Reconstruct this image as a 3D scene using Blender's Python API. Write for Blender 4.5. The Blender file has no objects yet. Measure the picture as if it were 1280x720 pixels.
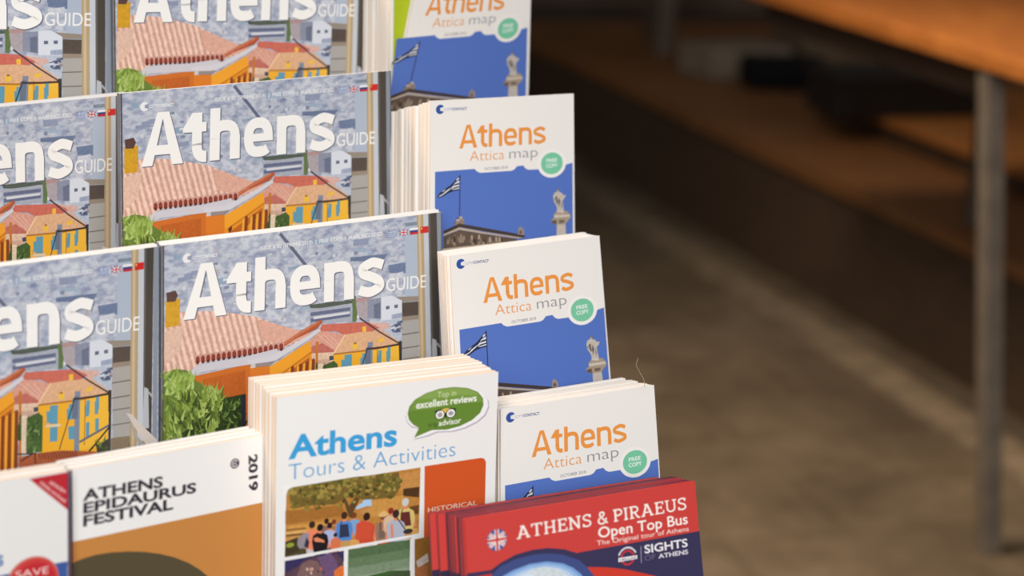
import bpy, bmesh, math, random
from mathutils import Matrix, Vector
R = random.Random(11)
C = bpy.context.scene.collection
sc = bpy.context.scene

# ---------------------------------------------------------------- camera
cam_d = bpy.data.cameras.new('camera')
cam = bpy.data.objects.new('camera', cam_d); C.objects.link(cam)
FW = Vector((0, .96316257, -.26891982)); RT = Vector((.99897057, .01219901, .04369193)); UP = Vector((-.04536299, .26864299, .96217106))
M = Matrix((RT, UP, -FW)).transposed().to_4x4(); M.translation = (0, 0, 1.17)
cam.matrix_world = M
cam_d.sensor_width = 36; cam_d.lens = 2280 / 1280 * 36
cam_d.clip_start = .05; cam_d.clip_end = 60
cam_d.dof.use_dof = True; cam_d.dof.focus_distance = 1.13; cam_d.dof.aperture_fstop = 4.7
sc.camera = cam

# ---------------------------------------------------------------- light
sc.view_settings.view_transform = 'Standard'; sc.view_settings.look = 'None'
sc.view_settings.gamma = 1; sc.view_settings.use_curve_mapping = False
sc.view_settings.exposure = 0.0
wd = bpy.data.worlds.new('world'); sc.world = wd; wd.use_nodes = True
bg = wd.node_tree.nodes['Background']; bg.inputs[0].default_value = (1, .93, .86, 1); bg.inputs[1].default_value = .10
def area(name, loc, target, size, power, col, spread=180):
    l = bpy.data.lights.new(name, 'AREA'); l.shape = 'RECTANGLE'; l.size, l.size_y = size; l.energy = power; l.color = col
    l.spread = math.radians(spread)
    o = bpy.data.objects.new(name, l); C.objects.link(o); o.location = loc
    o.rotation_euler = (Vector(target) - Vector(loc)).to_track_quat('-Z', 'Y').to_euler()
    return o
area('window_daylight', (.1, -1.2, 2.1), (-.05, 1.0, .85), (1.6, 1.4), 28, (1, .985, .97), 100)
area('ceiling_lamp', (-1.25, 1.35, 2.1), (-.1, 1.05, .9), (.5, .5), 8, (1, .76, .54), 100)
area('floor_fill', (-.3, 2.5, 2.4), (.75, 2.9, 0), (.6, .6), 14, (1, .82, .62), 80)  # added fill that brightens the floor and steps, not a known lamp

# ---------------------------------------------------------------- materials
def lin(c):
    c = c / 255
    return c / 12.92 if c <= .04045 else ((c + .055) / 1.055) ** 2.4
KEY = .92
def pc(c): return tuple(min(.95, lin(v) * KEY) for v in c) + (1,)
def nmat(name, rough=.5, spec=.3):
    m = bpy.data.materials.new(name); m.use_nodes = True
    nt = m.node_tree; b = nt.nodes['Principled BSDF']
    b.inputs['Roughness'].default_value = rough; b.inputs['Specular IOR Level'].default_value = spec
    return m, nt, b
def node(nt, t, **kw):
    n = nt.nodes.new(t)
    for k, v in kw.items(): setattr(n, k, v)
    return n
def objco(nt, scale=(1, 1, 1), rot=(0, 0, 0)):
    tc = node(nt, 'ShaderNodeTexCoord'); mp = node(nt, 'ShaderNodeMapping')
    mp.inputs['Scale'].default_value = scale; mp.inputs['Rotation'].default_value = rot
    nt.links.new(tc.outputs['Object'], mp.inputs[0]); return mp.outputs[0]
def noise(nt, vec, scale, detail=3, rough=.5):
    n = node(nt, 'ShaderNodeTexNoise'); n.inputs['Scale'].default_value = scale
    n.inputs['Detail'].default_value = detail; n.inputs['Roughness'].default_value = rough
    nt.links.new(vec, n.inputs['Vector']); return n
def ramp(nt, fac, stops):
    r = node(nt, 'ShaderNodeValToRGB'); e = r.color_ramp.elements
    while len(e) > 1: e.remove(e[-1])
    e[0].position, e[0].color = stops[0]
    for p, c in stops[1:]:
        k = e.new(p); k.color = c
    nt.links.new(fac, r.inputs[0]); return r.outputs[0]
def mix(nt, a, b, fac, mode='MIX'):
    m = node(nt, 'ShaderNodeMix', data_type='RGBA', blend_type=mode)
    if isinstance(fac, (int, float)): m.inputs[0].default_value = fac
    else: nt.links.new(fac, m.inputs[0])
    for i, v in ((6, a), (7, b)):
        if isinstance(v, tuple): m.inputs[i].default_value = v
        else: nt.links.new(v, m.inputs[i])
    return m.outputs[2]
def ink(name, kind, rough, spec):
    m, nt, b = nmat(name, rough, spec)
    at = node(nt, 'ShaderNodeVertexColor', layer_name='Ink'); col = at.outputs[0]
    v = objco(nt)
    if kind == 1:
        n = noise(nt, v, 420, 4, .7)
        col = mix(nt, col, ramp(nt, n.outputs[0], [(.25, (.62, .62, .64, 1)), (.5, (1, 1, 1, 1)), (.78, (1.35, 1.33, 1.3, 1))]), .55, 'MULTIPLY')
    elif kind == 2:
        n = noise(nt, objco(nt, (1, 1, 1.3)), 48, 3, .55)
        c1 = ramp(nt, n.outputs[0], [(.3, pc((138, 148, 178))), (.42, pc((160, 168, 190))), (.52, pc((178, 184, 202))), (.64, pc((204, 208, 218))), (.75, pc((172, 180, 200)))])
        n2 = noise(nt, objco(nt, (1, 1, 1.6)), 170, 2, .5)
        c2 = ramp(nt, n2.outputs[0], [(.28, pc((112, 124, 158))), (.45, pc((168, 176, 196))), (.58, pc((222, 225, 231))), (.72, pc((164, 186, 206)))])
        col = mix(nt, c1, c2, .5)
    elif kind == 3:
        w = node(nt, 'ShaderNodeTexWave', wave_type='BANDS', bands_direction='X'); w.inputs['Scale'].default_value = 78
        w.inputs['Distortion'].default_value = 1.2; w.inputs['Detail'].default_value = 2; w.inputs['Detail Scale'].default_value = 3
        nt.links.new(objco(nt, (1, 1, 1), (0, math.radians(14), 0)), w.inputs['Vector'])
        n = noise(nt, v, 260, 4, .7)
        a = ramp(nt, w.outputs[0], [(.15, (.72, .60, .54, 1)), (.5, (1, .96, .94, 1)), (.85, (1.2, 1.24, 1.26, 1))])
        k = ramp(nt, n.outputs[0], [(.3, (.75, .66, .62, 1)), (.55, (1, 1, 1, 1)), (.75, (1.2, 1.22, 1.22, 1))])
        col = mix(nt, mix(nt, col, a, .75, 'MULTIPLY'), k, .7, 'MULTIPLY')
    nt.links.new(col, b.inputs['Base Color'])
    return m
def inks(name, rough, spec): return [ink(name + s, k, rough, spec) for k, s in enumerate(('_flat', '_mottled', '_city', '_tiles'))]
INK_GLOSS = inks('gloss_print', .3, .35)
INK_MATT = inks('matt_print', .5, .25)
def paper(name, col, rough=.6, spec=.2, var=.05):
    m, nt, b = nmat(name, rough, spec)
    n = noise(nt, objco(nt), 900, 3)
    lo = tuple(v * (1 - var) for v in col[:3]) + (1,)
    nt.links.new(ramp(nt, n.outputs[0], [(.3, lo), (.7, col)]), b.inputs['Base Color']); return m
def edges(name, lo, hi, rough=.7):
    # cut page edges: thin streaks that follow the sheets through the thickness
    m, nt, b = nmat(name, rough, .15)
    n = noise(nt, objco(nt, (3, 1, 3)), 4200, 2, .7)
    n1 = noise(nt, objco(nt, (3, 260, 3)), 3, 2, .6)
    c = mix(nt, ramp(nt, n1.outputs[0], [(.3, lo), (.6, hi)]), ramp(nt, n.outputs[0], [(.3, lo), (.7, hi)]), .25)
    nt.links.new(c, b.inputs['Base Color']); return m
WHITE = paper('coated_white_paper', (.82, .81, .80, 1), .45, .3, .02)
MAPW = paper('uncoated_map_paper', (.80, .775, .745, 1), .6, .2, .03)
GREYW = paper('grey_white_paper', (.74, .735, .725, 1), .45, .3, .02)
EDGE = edges('page_edges', (.70, .57, .45, 1), (.86, .74, .61, 1))
EDGEW = edges('booklet_page_edges', (.66, .53, .42, 1), (.80, .675, .55, 1))
MAPE = edges('map_fold_edges', (.66, .56, .46, 1), (.84, .74, .64, 1))
REDP = paper('red_coated_paper', (.56, .052, .045, 1), .4, .3, .05)
REDE = edges('red_leaflet_edges', (.09, .03, .05, 1), (.60, .07, .06, 1), .5)
LILAC = paper('lilac_grey_sheet', (.27, .075, .09, 1), .5, .25, .2)
NAVY = paper('navy_coated_paper', (.03, .026, .06, 1), .4, .3, .05)
SPINE = paper('magazine_spine', (.15, .155, .18, 1), .35, .35, .05)
LIME = paper('lime_paper', (.42, .52, .02, 1), .5, .25, .05)
def plain(name, col, rough=.5, spec=.3, sc_=40, var=.25, metal=0, stretch=(1, 1, 1)):
    m, nt, b = nmat(name, rough, spec); b.inputs['Metallic'].default_value = metal
    n = noise(nt, objco(nt, stretch), sc_, 5, .6)
    lo = tuple(v * (1 - var) for v in col) + (1,); hi = tuple(min(1, v * (1 + var)) for v in col) + (1,)
    nt.links.new(ramp(nt, n.outputs[0], [(.3, lo), (.7, hi)]), b.inputs['Base Color']); return m
STEEL = plain('stand_grey_metal', (.32, .33, .35), .4, .5, 60, .1, .6)
POSE={'G1R':[[-0.26528,1.1801,1.05272],[37.099,1.154,-0.192],0.19591,-0.0208,-0.0156],'G2R':[[-0.24301,1.09456,0.97561],[38.472,1.478,0.559],0.19822,-0.0471,0.016],'G3R':[[-0.20508,1.02854,0.89885],[36.704,2.244,-0.031],0.19658,-0.0495,0.0443],'G2L':[[-0.38568,1.03906,0.96236],[46.0,1.673,-0.461],0.18837,0.026,-0.0357],'G3L':[[-0.34944,0.90754,0.90064],[40.107,1.77,-0.664],0.18719,0.0166,-0.0314],'FES':[[-0.22899,0.90005,0.80771],[36.195,3.58,-0.215],0.11557,-0.0516,-0.021],'SAV':[[-0.32763,0.82757,0.81181],[32.454,4.122,-0.317],0.119,0.0,-0.0591],'TOU':[[-0.12625,0.94641,0.8372],[29.431,3.467,-0.674],0.13834,-0.0205,-0.0076],'M2':[[-0.05845,1.18012,0.96483],[31.755,6.251,-0.325],0.11122,-0.0433,0.0103],'M3':[[-0.03868,1.08745,0.88521],[34.098,9.624,0.727],0.11349,-0.0325,0.0474],'M4':[[-0.00345,1.02644,0.80832],[31.405,9.607,0.098],0.11131,-0.081,0.0572],'BUS':[[-0.02017,0.92433,0.78011],[28.38,13.999,0.03],0.14989,-0.0377,0.0285],'G1L':[[-0.43888,1.07841,1.05329],[32.393,1.117,-0.274],0.20291,-0.0062,-0.0201],'M1':[[-0.08183,1.26924,1.03967],[39.506,1.319,1.434],0.11082,-0.2954,-0.0349],'M1R':[[-0.09162,1.26665,1.04081],[39.506,1.319,0.0],0.1064,0.0,0.0]}
ART={
'guide':[
('cover_photograph',2,(157,166,186),(0,0,200,0,200,235,0,235)),
('cover_photograph',1,(196,201,212),(40,10.1,47.6,9.5,47.6,12.2,40,12.2)),
('cover_photograph',1,(150,170,192),(85.1,23,98,22.7,98,24.7,85.1,24.7)),
('cover_photograph',1,(176,182,198),(30.9,10.3,36.8,10.7,36.8,15.1,30.9,15.1)),
('cover_photograph',1,(150,170,192),(33.9,24.4,43.5,23.9,43.5,28.4,33.9,28.4)),
('cover_photograph',1,(160,178,198),(93.2,49.3,101.8,49.1,101.8,51.5,93.2,51.5)),
('cover_photograph',1,(186,193,208),(142,59.4,154.5,59.9,154.5,63.9,142,63.9)),
('cover_photograph',1,(174,164,174),(88.4,63.9,100.1,63.8,100.1,67.2,88.4,67.2)),
('cover_photograph',1,(186,193,208),(47.5,34.1,53.6,33.6,53.6,36.6,47.5,36.6)),
('cover_photograph',1,(150,170,192),(72.6,71.8,81.3,71.4,81.3,75.6,72.6,75.6)),
('cover_photograph',1,(160,178,198),(103,7.6,115.2,7.3,115.2,11.3,103,11.3)),
('cover_photograph',1,(150,170,192),(57.2,54.5,64.1,54.1,64.1,58,57.2,58)),
('cover_photograph',1,(146,156,182),(14.9,18.8,25.8,18.3,25.8,22.4,14.9,22.4)),
('cover_photograph',1,(196,201,212),(140.6,23.1,144.8,23.5,144.8,25.8,140.6,25.8)),
('cover_photograph',1,(176,182,198),(143.5,53.7,156.1,53.5,156.1,55.3,143.5,55.3)),
('cover_photograph',1,(196,201,212),(28,48,39.8,47.7,39.8,52.5,28,52.5)),
('cover_photograph',1,(150,160,184),(33.6,33.6,38.8,33.4,38.8,36.5,33.6,36.5)),
('cover_photograph',1,(150,170,192),(7.4,6.1,12.9,6.7,12.9,10.3,7.4,10.3)),
('cover_photograph',1,(196,201,212),(88.3,33.3,94.2,32.8,94.2,38,88.3,38)),
('cover_photograph',1,(186,193,208),(14,14.6,24.1,14.7,24.1,16.7,14,16.7)),
('cover_photograph',1,(176,182,198),(89.9,25.2,94.2,25.5,94.2,29.6,89.9,29.6)),
('cover_photograph',1,(174,164,174),(64.9,71.1,73.2,71.1,73.2,73.5,64.9,73.5)),
('cover_photograph',1,(146,156,182),(37.5,33.6,47.4,33.6,47.4,36.6,37.5,36.6)),
('cover_photograph',1,(146,156,182),(10.6,20.6,16.7,20.5,16.7,22.8,10.6,22.8)),
('cover_photograph',1,(196,201,212),(43.7,25.4,55.7,26,55.7,28,43.7,28)),
('cover_photograph',1,(186,193,208),(64,65.2,73.9,65.2,73.9,69.4,64,69.4)),
('cover_photograph',1,(150,160,184),(19.4,17.6,31.2,17.4,31.2,22.2,19.4,22.2)),
('cover_photograph',1,(146,156,182),(100.6,58.2,110.4,58.4,110.4,62.5,100.6,62.5)),
('cover_photograph',1,(196,201,212),(104.8,21.5,117.1,21.9,117.1,26.4,104.8,26.4)),
('cover_photograph',1,(150,160,184),(46.3,46.3,52.1,46.6,52.1,49.2,46.3,49.2)),
('cover_photograph',1,(160,178,198),(44.8,62.1,56.6,62.2,56.6,66,44.8,66)),
('cover_photograph',1,(150,160,184),(113.5,67,119.5,66.4,119.5,68.5,113.5,68.5)),
('cover_photograph',1,(146,156,182),(132.2,11,143.5,11.1,143.5,15.2,132.2,15.2)),
('cover_photograph',1,(160,178,198),(132.5,16.9,142.6,17.4,142.6,19.6,132.5,19.6)),
('cover_photograph',1,(176,182,198),(69.3,8.5,79.6,8.6,79.6,10.3,69.3,10.3)),
('cover_photograph',1,(206,211,219),(29.1,29.4,31.1,28.9,32.4,29.7,32.1,30.9,30.1,31,28.8,30.4)),
('cover_photograph',1,(140,150,176),(53.1,28.3,54,27.6,54.5,28.7,54.4,30.4,53.6,30.6,53,29.8)),
('cover_photograph',1,(140,150,176),(65.9,59.1,67.2,58.8,68,59.3,67.8,60.2,66.6,60.3,65.7,59.9)),
('cover_photograph',1,(164,184,204),(138,32,138.9,31.4,139.4,32.4,139.3,34.1,138.5,34.3,137.9,33.5)),
('cover_photograph',1,(164,184,204),(142.6,39.9,144,39.3,145,40.3,144.7,41.9,143.3,42.1,142.3,41.3)),
('cover_photograph',1,(164,184,204),(75.5,48,77.8,47.5,79.4,48.3,79,49.7,76.7,49.8,75.1,49.2)),
('cover_photograph',1,(216,219,225),(80.8,12.3,82.4,11.9,83.5,12.5,83.2,13.5,81.6,13.7,80.5,13.2)),
('cover_photograph',1,(132,142,170),(34.8,14.5,36.4,14.1,37.4,14.7,37.1,15.7,35.6,15.8,34.5,15.3)),
('cover_photograph',1,(206,211,219),(156,4.3,157,3.8,157.7,4.7,157.5,6,156.5,6.2,155.8,5.5)),
('cover_photograph',1,(206,211,219),(90.8,38.1,92.8,37.6,94,38.3,93.7,39.5,91.8,39.6,90.5,39.1)),
('cover_photograph',1,(216,219,225),(87.1,32.8,88.4,32.5,89.2,33,89,33.8,87.8,33.9,86.9,33.5)),
('cover_photograph',1,(198,203,214),(157.8,47.9,159.7,47.4,160.9,48.2,160.6,49.5,158.8,49.6,157.5,49)),
('cover_photograph',1,(164,184,204),(90.7,67.6,92.7,67.2,94.1,68,93.8,69.2,91.7,69.3,90.4,68.7)),
('cover_photograph',1,(198,203,214),(85,34.9,86.8,34.5,87.9,35.1,87.6,36.1,85.9,36.3,84.7,35.8)),
('cover_photograph',1,(206,211,219),(125.2,29.4,127,29.1,128.3,29.5,127.9,30.3,126.1,30.3,124.9,30)),
('cover_photograph',1,(198,203,214),(100.1,51.3,101.8,50.9,103,51.5,102.7,52.4,100.9,52.5,99.8,52.1)),
('cover_photograph',1,(206,211,219),(38,59.6,39.9,59,41.1,60,40.8,61.6,38.9,61.8,37.7,61)),
('cover_photograph',1,(198,203,214),(69.2,69.5,70.2,69,70.9,69.9,70.7,71.2,69.7,71.4,69,70.7)),
('cover_photograph',1,(164,184,204),(34.5,65.8,36.3,65.4,37.4,66.1,37.1,67.3,35.4,67.5,34.3,66.9)),
('cover_photograph',1,(216,219,225),(134.1,60.1,136.2,59.4,137.6,60.5,137.2,62.2,135.2,62.4,133.8,61.6)),
('cover_photograph',1,(206,211,219),(35.7,73.1,37.6,72.4,38.8,73.5,38.5,75.3,36.6,75.5,35.4,74.6)),
('cover_photograph',1,(186,178,184),(123.6,71.8,124.5,71.3,125.1,72.1,124.9,73.5,124,73.6,123.4,73)),
('cover_photograph',1,(164,184,204),(142.7,19.6,144.8,19,146.1,19.9,145.8,21.2,143.7,21.4,142.4,20.7)),
('cover_photograph',1,(186,178,184),(149,32.4,150.8,31.8,151.9,32.8,151.6,34.5,149.9,34.7,148.7,33.9)),
('cover_photograph',1,(132,142,170),(41.6,29.7,43.6,29.3,44.9,30,44.6,31.2,42.6,31.4,41.3,30.8)),
('cover_photograph',1,(164,184,204),(159.5,66.9,160.9,66.5,161.8,67.2,161.5,68.2,160.2,68.4,159.2,67.8)),
('cover_photograph',1,(132,142,170),(55.6,34.7,57.3,34.4,58.4,34.9,58.2,35.8,56.4,35.9,55.3,35.4)),
('cover_photograph',1,(140,150,176),(77.7,43.3,79.8,42.9,81.2,43.5,80.9,44.6,78.8,44.7,77.3,44.2)),
('cover_photograph',1,(186,178,184),(102.7,14.9,103.6,14.3,104.1,15.4,104,17.1,103.1,17.3,102.6,16.4)),
('cover_photograph',1,(198,203,214),(147.8,46.3,149.1,46,149.9,46.4,149.7,47.1,148.5,47.2,147.6,46.9)),
('cover_photograph',1,(206,211,219),(81.5,48.8,83,48.3,84,49.1,83.8,50.4,82.2,50.6,81.2,49.9)),
('cover_photograph',1,(216,219,225),(30.6,20.7,31.8,20,32.6,21.1,32.4,22.8,31.2,23,30.4,22.2)),
('cover_photograph',1,(132,142,170),(68.5,44.7,70.2,44.2,71.4,45.1,71.1,46.5,69.4,46.7,68.2,46)),
('cover_photograph',1,(206,211,219),(47.9,40.7,48.9,40.5,49.5,40.9,49.4,41.6,48.4,41.6,47.7,41.3)),
('cover_photograph',1,(186,178,184),(152.3,9.7,153.5,9.1,154.2,10.1,154,11.8,152.9,12,152.1,11.1)),
('cover_photograph',1,(186,178,184),(51.9,66.3,53.8,65.8,55.1,66.7,54.8,68.1,52.9,68.3,51.6,67.6)),
('cover_photograph',1,(198,203,214),(71.1,13.1,73,12.9,74.3,13.3,73.9,13.9,72,14,70.8,13.7)),
('cover_photograph',1,(216,219,225),(113.5,54.7,115.1,54.2,116.2,55,115.9,56.1,114.3,56.3,113.2,55.7)),
('cover_photograph',1,(216,219,225),(40.7,24.9,42.3,24.5,43.3,25.1,43,26.1,41.5,26.3,40.4,25.8)),
('cover_photograph',1,(164,184,204),(141,21.9,142.3,21.4,143.3,22.3,143,23.6,141.7,23.8,140.7,23.1)),
('cover_photograph',1,(198,203,214),(68.9,15.9,69.7,15.3,70.3,16.4,70.1,18.1,69.3,18.3,68.8,17.4)),
('cover_photograph',1,(216,219,225),(141.3,5.3,143.6,5.1,145.1,5.5,144.8,6.3,142.4,6.4,140.9,6)),
('cover_photograph',1,(206,211,219),(25.6,46.7,26.4,46.3,26.9,46.9,26.7,47.7,26,47.8,25.5,47.4)),
('cover_photograph',1,(186,178,184),(80.5,54.3,81.5,53.7,82.2,54.7,82,56.2,81,56.4,80.3,55.7)),
('cover_photograph',1,(164,184,204),(115.4,68.5,117.7,68.1,119.2,68.7,118.8,69.8,116.5,69.9,115,69.4)),
('cover_photograph',1,(198,203,214),(34.2,41.1,35.3,40.7,36,41.4,35.8,42.5,34.7,42.7,34.1,42.1)),
('cover_photograph',1,(206,211,219),(54.4,49.3,56.6,48.8,58.1,49.6,57.7,50.9,55.5,51,54,50.4)),
('cover_photograph',1,(132,142,170),(132.7,18.8,134.4,18.3,135.6,19.2,135.3,20.7,133.6,20.9,132.5,20.2)),
('cover_photograph',1,(164,184,204),(54.7,66.7,56.5,66.3,57.7,66.9,57.4,67.9,55.6,68,54.4,67.5)),
('cover_photograph',1,(186,178,184),(20.7,20.5,21.9,20.3,22.7,20.7,22.5,21.4,21.3,21.5,20.5,21.1)),
('cover_photograph',1,(206,211,219),(13.8,26.6,15.3,25.9,16.3,27,16.1,28.7,14.6,28.9,13.6,28.1)),
('cover_photograph',1,(186,178,184),(34.9,7,36.5,6.4,37.6,7.4,37.3,9,35.7,9.2,34.7,8.4)),
('cover_photograph',1,(216,219,225),(46,18.1,46.8,17.5,47.4,18.4,47.2,19.9,46.4,20.1,45.8,19.4)),
('cover_photograph',1,(132,142,170),(113.9,12.2,116.3,11.6,117.8,12.6,117.4,14.1,115.1,14.3,113.5,13.5)),
('cover_photograph',1,(206,211,219),(135.5,9,136.6,8.7,137.3,9.2,137.2,10.1,136.1,10.2,135.3,9.8)),
('cover_photograph',1,(216,219,225),(143.4,72.1,144.1,71.6,144.6,72.5,144.5,73.9,143.7,74.1,143.2,73.4)),
('cover_photograph',1,(198,203,214),(62.7,66.3,64.7,65.7,66,66.7,65.7,68.2,63.7,68.4,62.4,67.7)),
('cover_photograph',1,(140,150,176),(138.4,48.3,139.8,48,140.7,48.4,140.5,49.2,139.1,49.3,138.2,48.9)),
('cover_photograph',1,(186,178,184),(156.2,56.8,158.4,56.4,159.8,57,159.4,57.9,157.3,58,155.8,57.6)),
('cover_photograph',1,(216,219,225),(51,18.5,52.9,18.2,54.2,18.8,53.8,19.7,51.9,19.8,50.7,19.4)),
('cover_photograph',1,(164,184,204),(10.7,66.1,13,65.8,14.5,66.3,14.2,67.2,11.9,67.3,10.3,66.9)),
('cover_photograph',1,(164,184,204),(146.1,70.5,148.4,70.1,149.9,70.8,149.5,71.8,147.2,71.9,145.7,71.4)),
('cover_photograph',1,(198,203,214),(102.3,21.9,103.8,21.7,104.9,22.1,104.6,22.7,103,22.7,102,22.4)),
('cover_photograph',1,(198,203,214),(100.6,51.3,102.4,50.8,103.5,51.6,103.2,52.9,101.5,53.1,100.3,52.4)),
('cover_photograph',1,(216,219,225),(21.2,73,22.2,72.8,22.8,73.2,22.7,73.9,21.7,74,21,73.6)),
('cover_photograph',1,(164,184,204),(150,21.8,151.1,21.3,151.8,22.1,151.7,23.4,150.6,23.6,149.8,22.9)),
('cover_photograph',1,(216,219,225),(25.3,27.8,26.8,27.2,27.8,28.3,27.6,30,26.1,30.2,25.1,29.4)),
('cover_photograph',1,(198,203,214),(22.2,40.3,23.1,39.8,23.7,40.7,23.5,42.2,22.7,42.4,22.1,41.7)),
('cover_photograph',1,(206,211,219),(53.1,43.7,54.9,43.1,56.1,44.1,55.8,45.8,54,46,52.8,45.1)),
('cover_photograph',1,(164,184,204),(108.6,73.5,110.8,73,112.3,73.9,111.9,75.4,109.7,75.6,108.2,74.8)),
('cover_photograph',1,(198,203,214),(124.5,16.7,125.6,16.4,126.3,16.8,126.1,17.4,125.1,17.5,124.4,17.2)),
('cover_photograph',1,(216,219,225),(104,55.5,106,54.9,107.3,55.9,107,57.5,105,57.7,103.6,56.9)),
('cover_photograph',1,(186,178,184),(34.1,19,36.5,18.4,38,19.5,37.6,21.2,35.3,21.4,33.7,20.5)),
('cover_photograph',1,(186,178,184),(150.8,69,152.7,68.7,153.9,69.2,153.6,70.1,151.8,70.2,150.5,69.8)),
('cover_photograph',1,(140,150,176),(109.9,38.6,112,38,113.5,38.9,113.1,40.5,111,40.7,109.5,39.9)),
('cover_photograph',1,(186,178,184),(80.8,42.2,82.4,41.9,83.5,42.5,83.2,43.5,81.6,43.6,80.5,43.1)),
('cover_photograph',1,(198,203,214),(69.7,6.5,71.9,6.2,73.5,6.7,73.1,7.5,70.8,7.6,69.3,7.2)),
('cover_photograph',1,(132,142,170),(41.3,20.7,43,20.4,44.1,20.9,43.9,21.7,42.2,21.8,41,21.4)),
('cover_photograph',1,(216,219,225),(111,30.9,112.6,30.6,113.7,31,113.4,31.7,111.8,31.8,110.7,31.5)),
('cover_photograph',1,(206,211,219),(37,28.4,39.3,28.1,40.9,28.6,40.5,29.4,38.2,29.5,36.6,29.1)),
('cover_photograph',1,(132,142,170),(25.9,24.8,27.8,24.4,29,25,28.7,26,26.8,26.1,25.6,25.6)),
('cover_photograph',1,(140,150,176),(83.6,6.9,84.8,6.4,85.7,7.3,85.4,8.7,84.2,8.9,83.4,8.1)),
('cover_photograph',1,(206,211,219),(32.9,73.7,34.6,73.3,35.8,73.9,35.5,74.9,33.8,75,32.6,74.5)),
('cover_photograph',1,(186,178,184),(75.9,13.5,76.6,13,77.1,13.9,77,15.4,76.2,15.6,75.7,14.9)),
('cover_photograph',1,(206,211,219),(116.9,18.8,118.1,18.3,119,19.1,118.8,20.4,117.5,20.6,116.7,19.9)),
('cover_photograph',1,(216,219,225),(144,37.7,146.3,37.3,147.9,38,147.5,39.2,145.2,39.4,143.6,38.8)),
('cover_photograph',1,(186,178,184),(134.9,20.9,136.2,20.7,137.1,21,136.8,21.6,135.6,21.7,134.7,21.4)),
('cover_photograph',1,(206,211,219),(11.5,34.6,13.5,34.3,14.9,34.8,14.6,35.5,12.5,35.6,11.1,35.2)),
('cover_photograph',1,(132,142,170),(28.4,46.4,29.5,45.8,30.2,46.7,30,48.2,28.9,48.4,28.2,47.6)),
('cover_photograph',1,(132,142,170),(104.4,15.9,105.7,15.4,106.6,16.2,106.4,17.6,105.1,17.8,104.2,17.1)),
('cover_photograph',0,(105,110,135),(78.6,1.9,93.9,20.3,95.5,18.9,80.2,0.5)),
('cover_photograph',0,(105,110,135),(93.9,20.3,101.4,29.2,103,27.8,95.5,18.9)),
('cover_photograph',0,(176,188,206),(171.1,2.5,183.2,2.7,181.6,64.5,169.8,62.9)),
('cover_photograph',1,(128,140,158),(171.1,4.3,181.7,4.4,181.6,6.6,171.6,6.6)),
('cover_photograph',1,(112,128,160),(157.6,30.4,171.1,30,171,37.2,158.6,35.6)),
('cover_photograph',1,(205,210,220),(158.6,36.7,169.2,35.9,169.1,40,158.6,39.7)),
('cover_photograph',1,(110,125,155),(129.9,22.1,157.7,22.8,154.1,27,129.9,24.6)),
('cover_photograph',0,(172,170,166),(167.3,62,180.3,62,180.3,235,167.3,235)),
('cover_photograph',0,(150,140,128),(163.4,51.9,181.6,53.8,181.5,56.8,165.5,56.1)),
('cover_photograph',1,(88,78,72),(167.8,56.4,180.3,57.1,180.1,66.5,167.8,65.8)),
('cover_photograph',0,(152,138,124),(167.4,65.7,180.7,66.3,180.6,69,167.3,68.7)),
('cover_photograph',0,(96,84,80),(167.4,78.1,180.4,78.2,180.4,77.6,167.4,77.5)),
('cover_photograph',0,(96,84,80),(167.2,87.3,180.2,87.5,180.2,86.9,167.2,86.7)),
('cover_photograph',0,(110,100,95),(167.8,94.7,181,95.1,181,94.5,167.8,94.1)),
('cover_photograph',0,(110,100,95),(167.8,103.8,181.1,104.2,181.1,103.6,167.8,103.2)),
('cover_photograph',1,(140,125,105),(166.8,111.2,182.6,112.3,184.1,120.6,166.9,122)),
('cover_photograph',0,(95,88,82),(181.1,112.4,185.5,113.2,184.6,122.6,179.1,122.9)),
('cover_photograph',0,(184,160,124),(180.3,0,185.4,0,185.4,133,180.3,133)),
('cover_photograph',0,(204,186,152),(181.5,0,183.3,0,183.3,133,181.5,133)),
('cover_photograph',0,(198,204,212),(185.4,0,189.2,0,189.2,150,185.4,150)),
('cover_photograph',0,(76,70,64),(189.2,0,195.9,0,195.9,128,189.2,128)),
('cover_photograph',0,(100,98,96),(189.2,0,190.8,0,190.8,128,189.2,128)),
('cover_photograph',0,(140,148,160),(195.9,0,199.2,0,199.2,170,195.9,170)),
('cover_photograph',0,(88,96,110),(199.2,0,200,0,200,235,199.2,235)),
('cover_photograph',0,(186,190,196),(190.2,83.6,193.3,85.3,194.1,109.6,189.3,109.1)),
('cover_photograph',0,(170,172,176),(192.9,87.6,196.7,92,197.7,91.2,193.9,86.8)),
('cover_photograph',0,(214,204,196),(177.4,97.6,181.7,99,187.6,105.9,202.4,119.9,202.4,124.5,194.3,123.3)),
('cover_photograph',1,(150,168,200),(186.2,113.9,194.3,123.3,186.3,124.2)),
('cover_photograph',0,(176,166,158),(178.9,98.8,186.2,113.9,196.6,124.7,192.9,124.8,183.3,113.4)),
('cover_photograph',1,(170,176,190),(99.9,51.2,131.1,52.5,131,63.8,100.9,61.5)),
('cover_photograph',1,(104,112,142),(100.9,53.8,129.5,54.2,129.4,56.4,101.1,56.2)),
('cover_photograph',1,(104,112,142),(100.9,57.6,129.4,58.2,129.4,60.3,101.1,60.1)),
('cover_photograph',0,(216,218,226),(103.1,56.8,128.9,57.1,128.9,58.4,103,58.4)),
('cover_photograph',1,(88,98,88),(99.9,48.8,115.9,49,131.1,49.9,131.1,51.8,108.4,51.9,101,51.1)),
('cover_photograph',1,(100,122,76),(130.1,47,133.6,47.5,134.9,55.5,133.7,64.2,130.8,63.9,131.1,55)),
('cover_photograph',1,(176,166,172),(133.5,51.9,142.1,51.5,142,63.3,136.5,63.4,134.3,57.4)),
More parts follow.
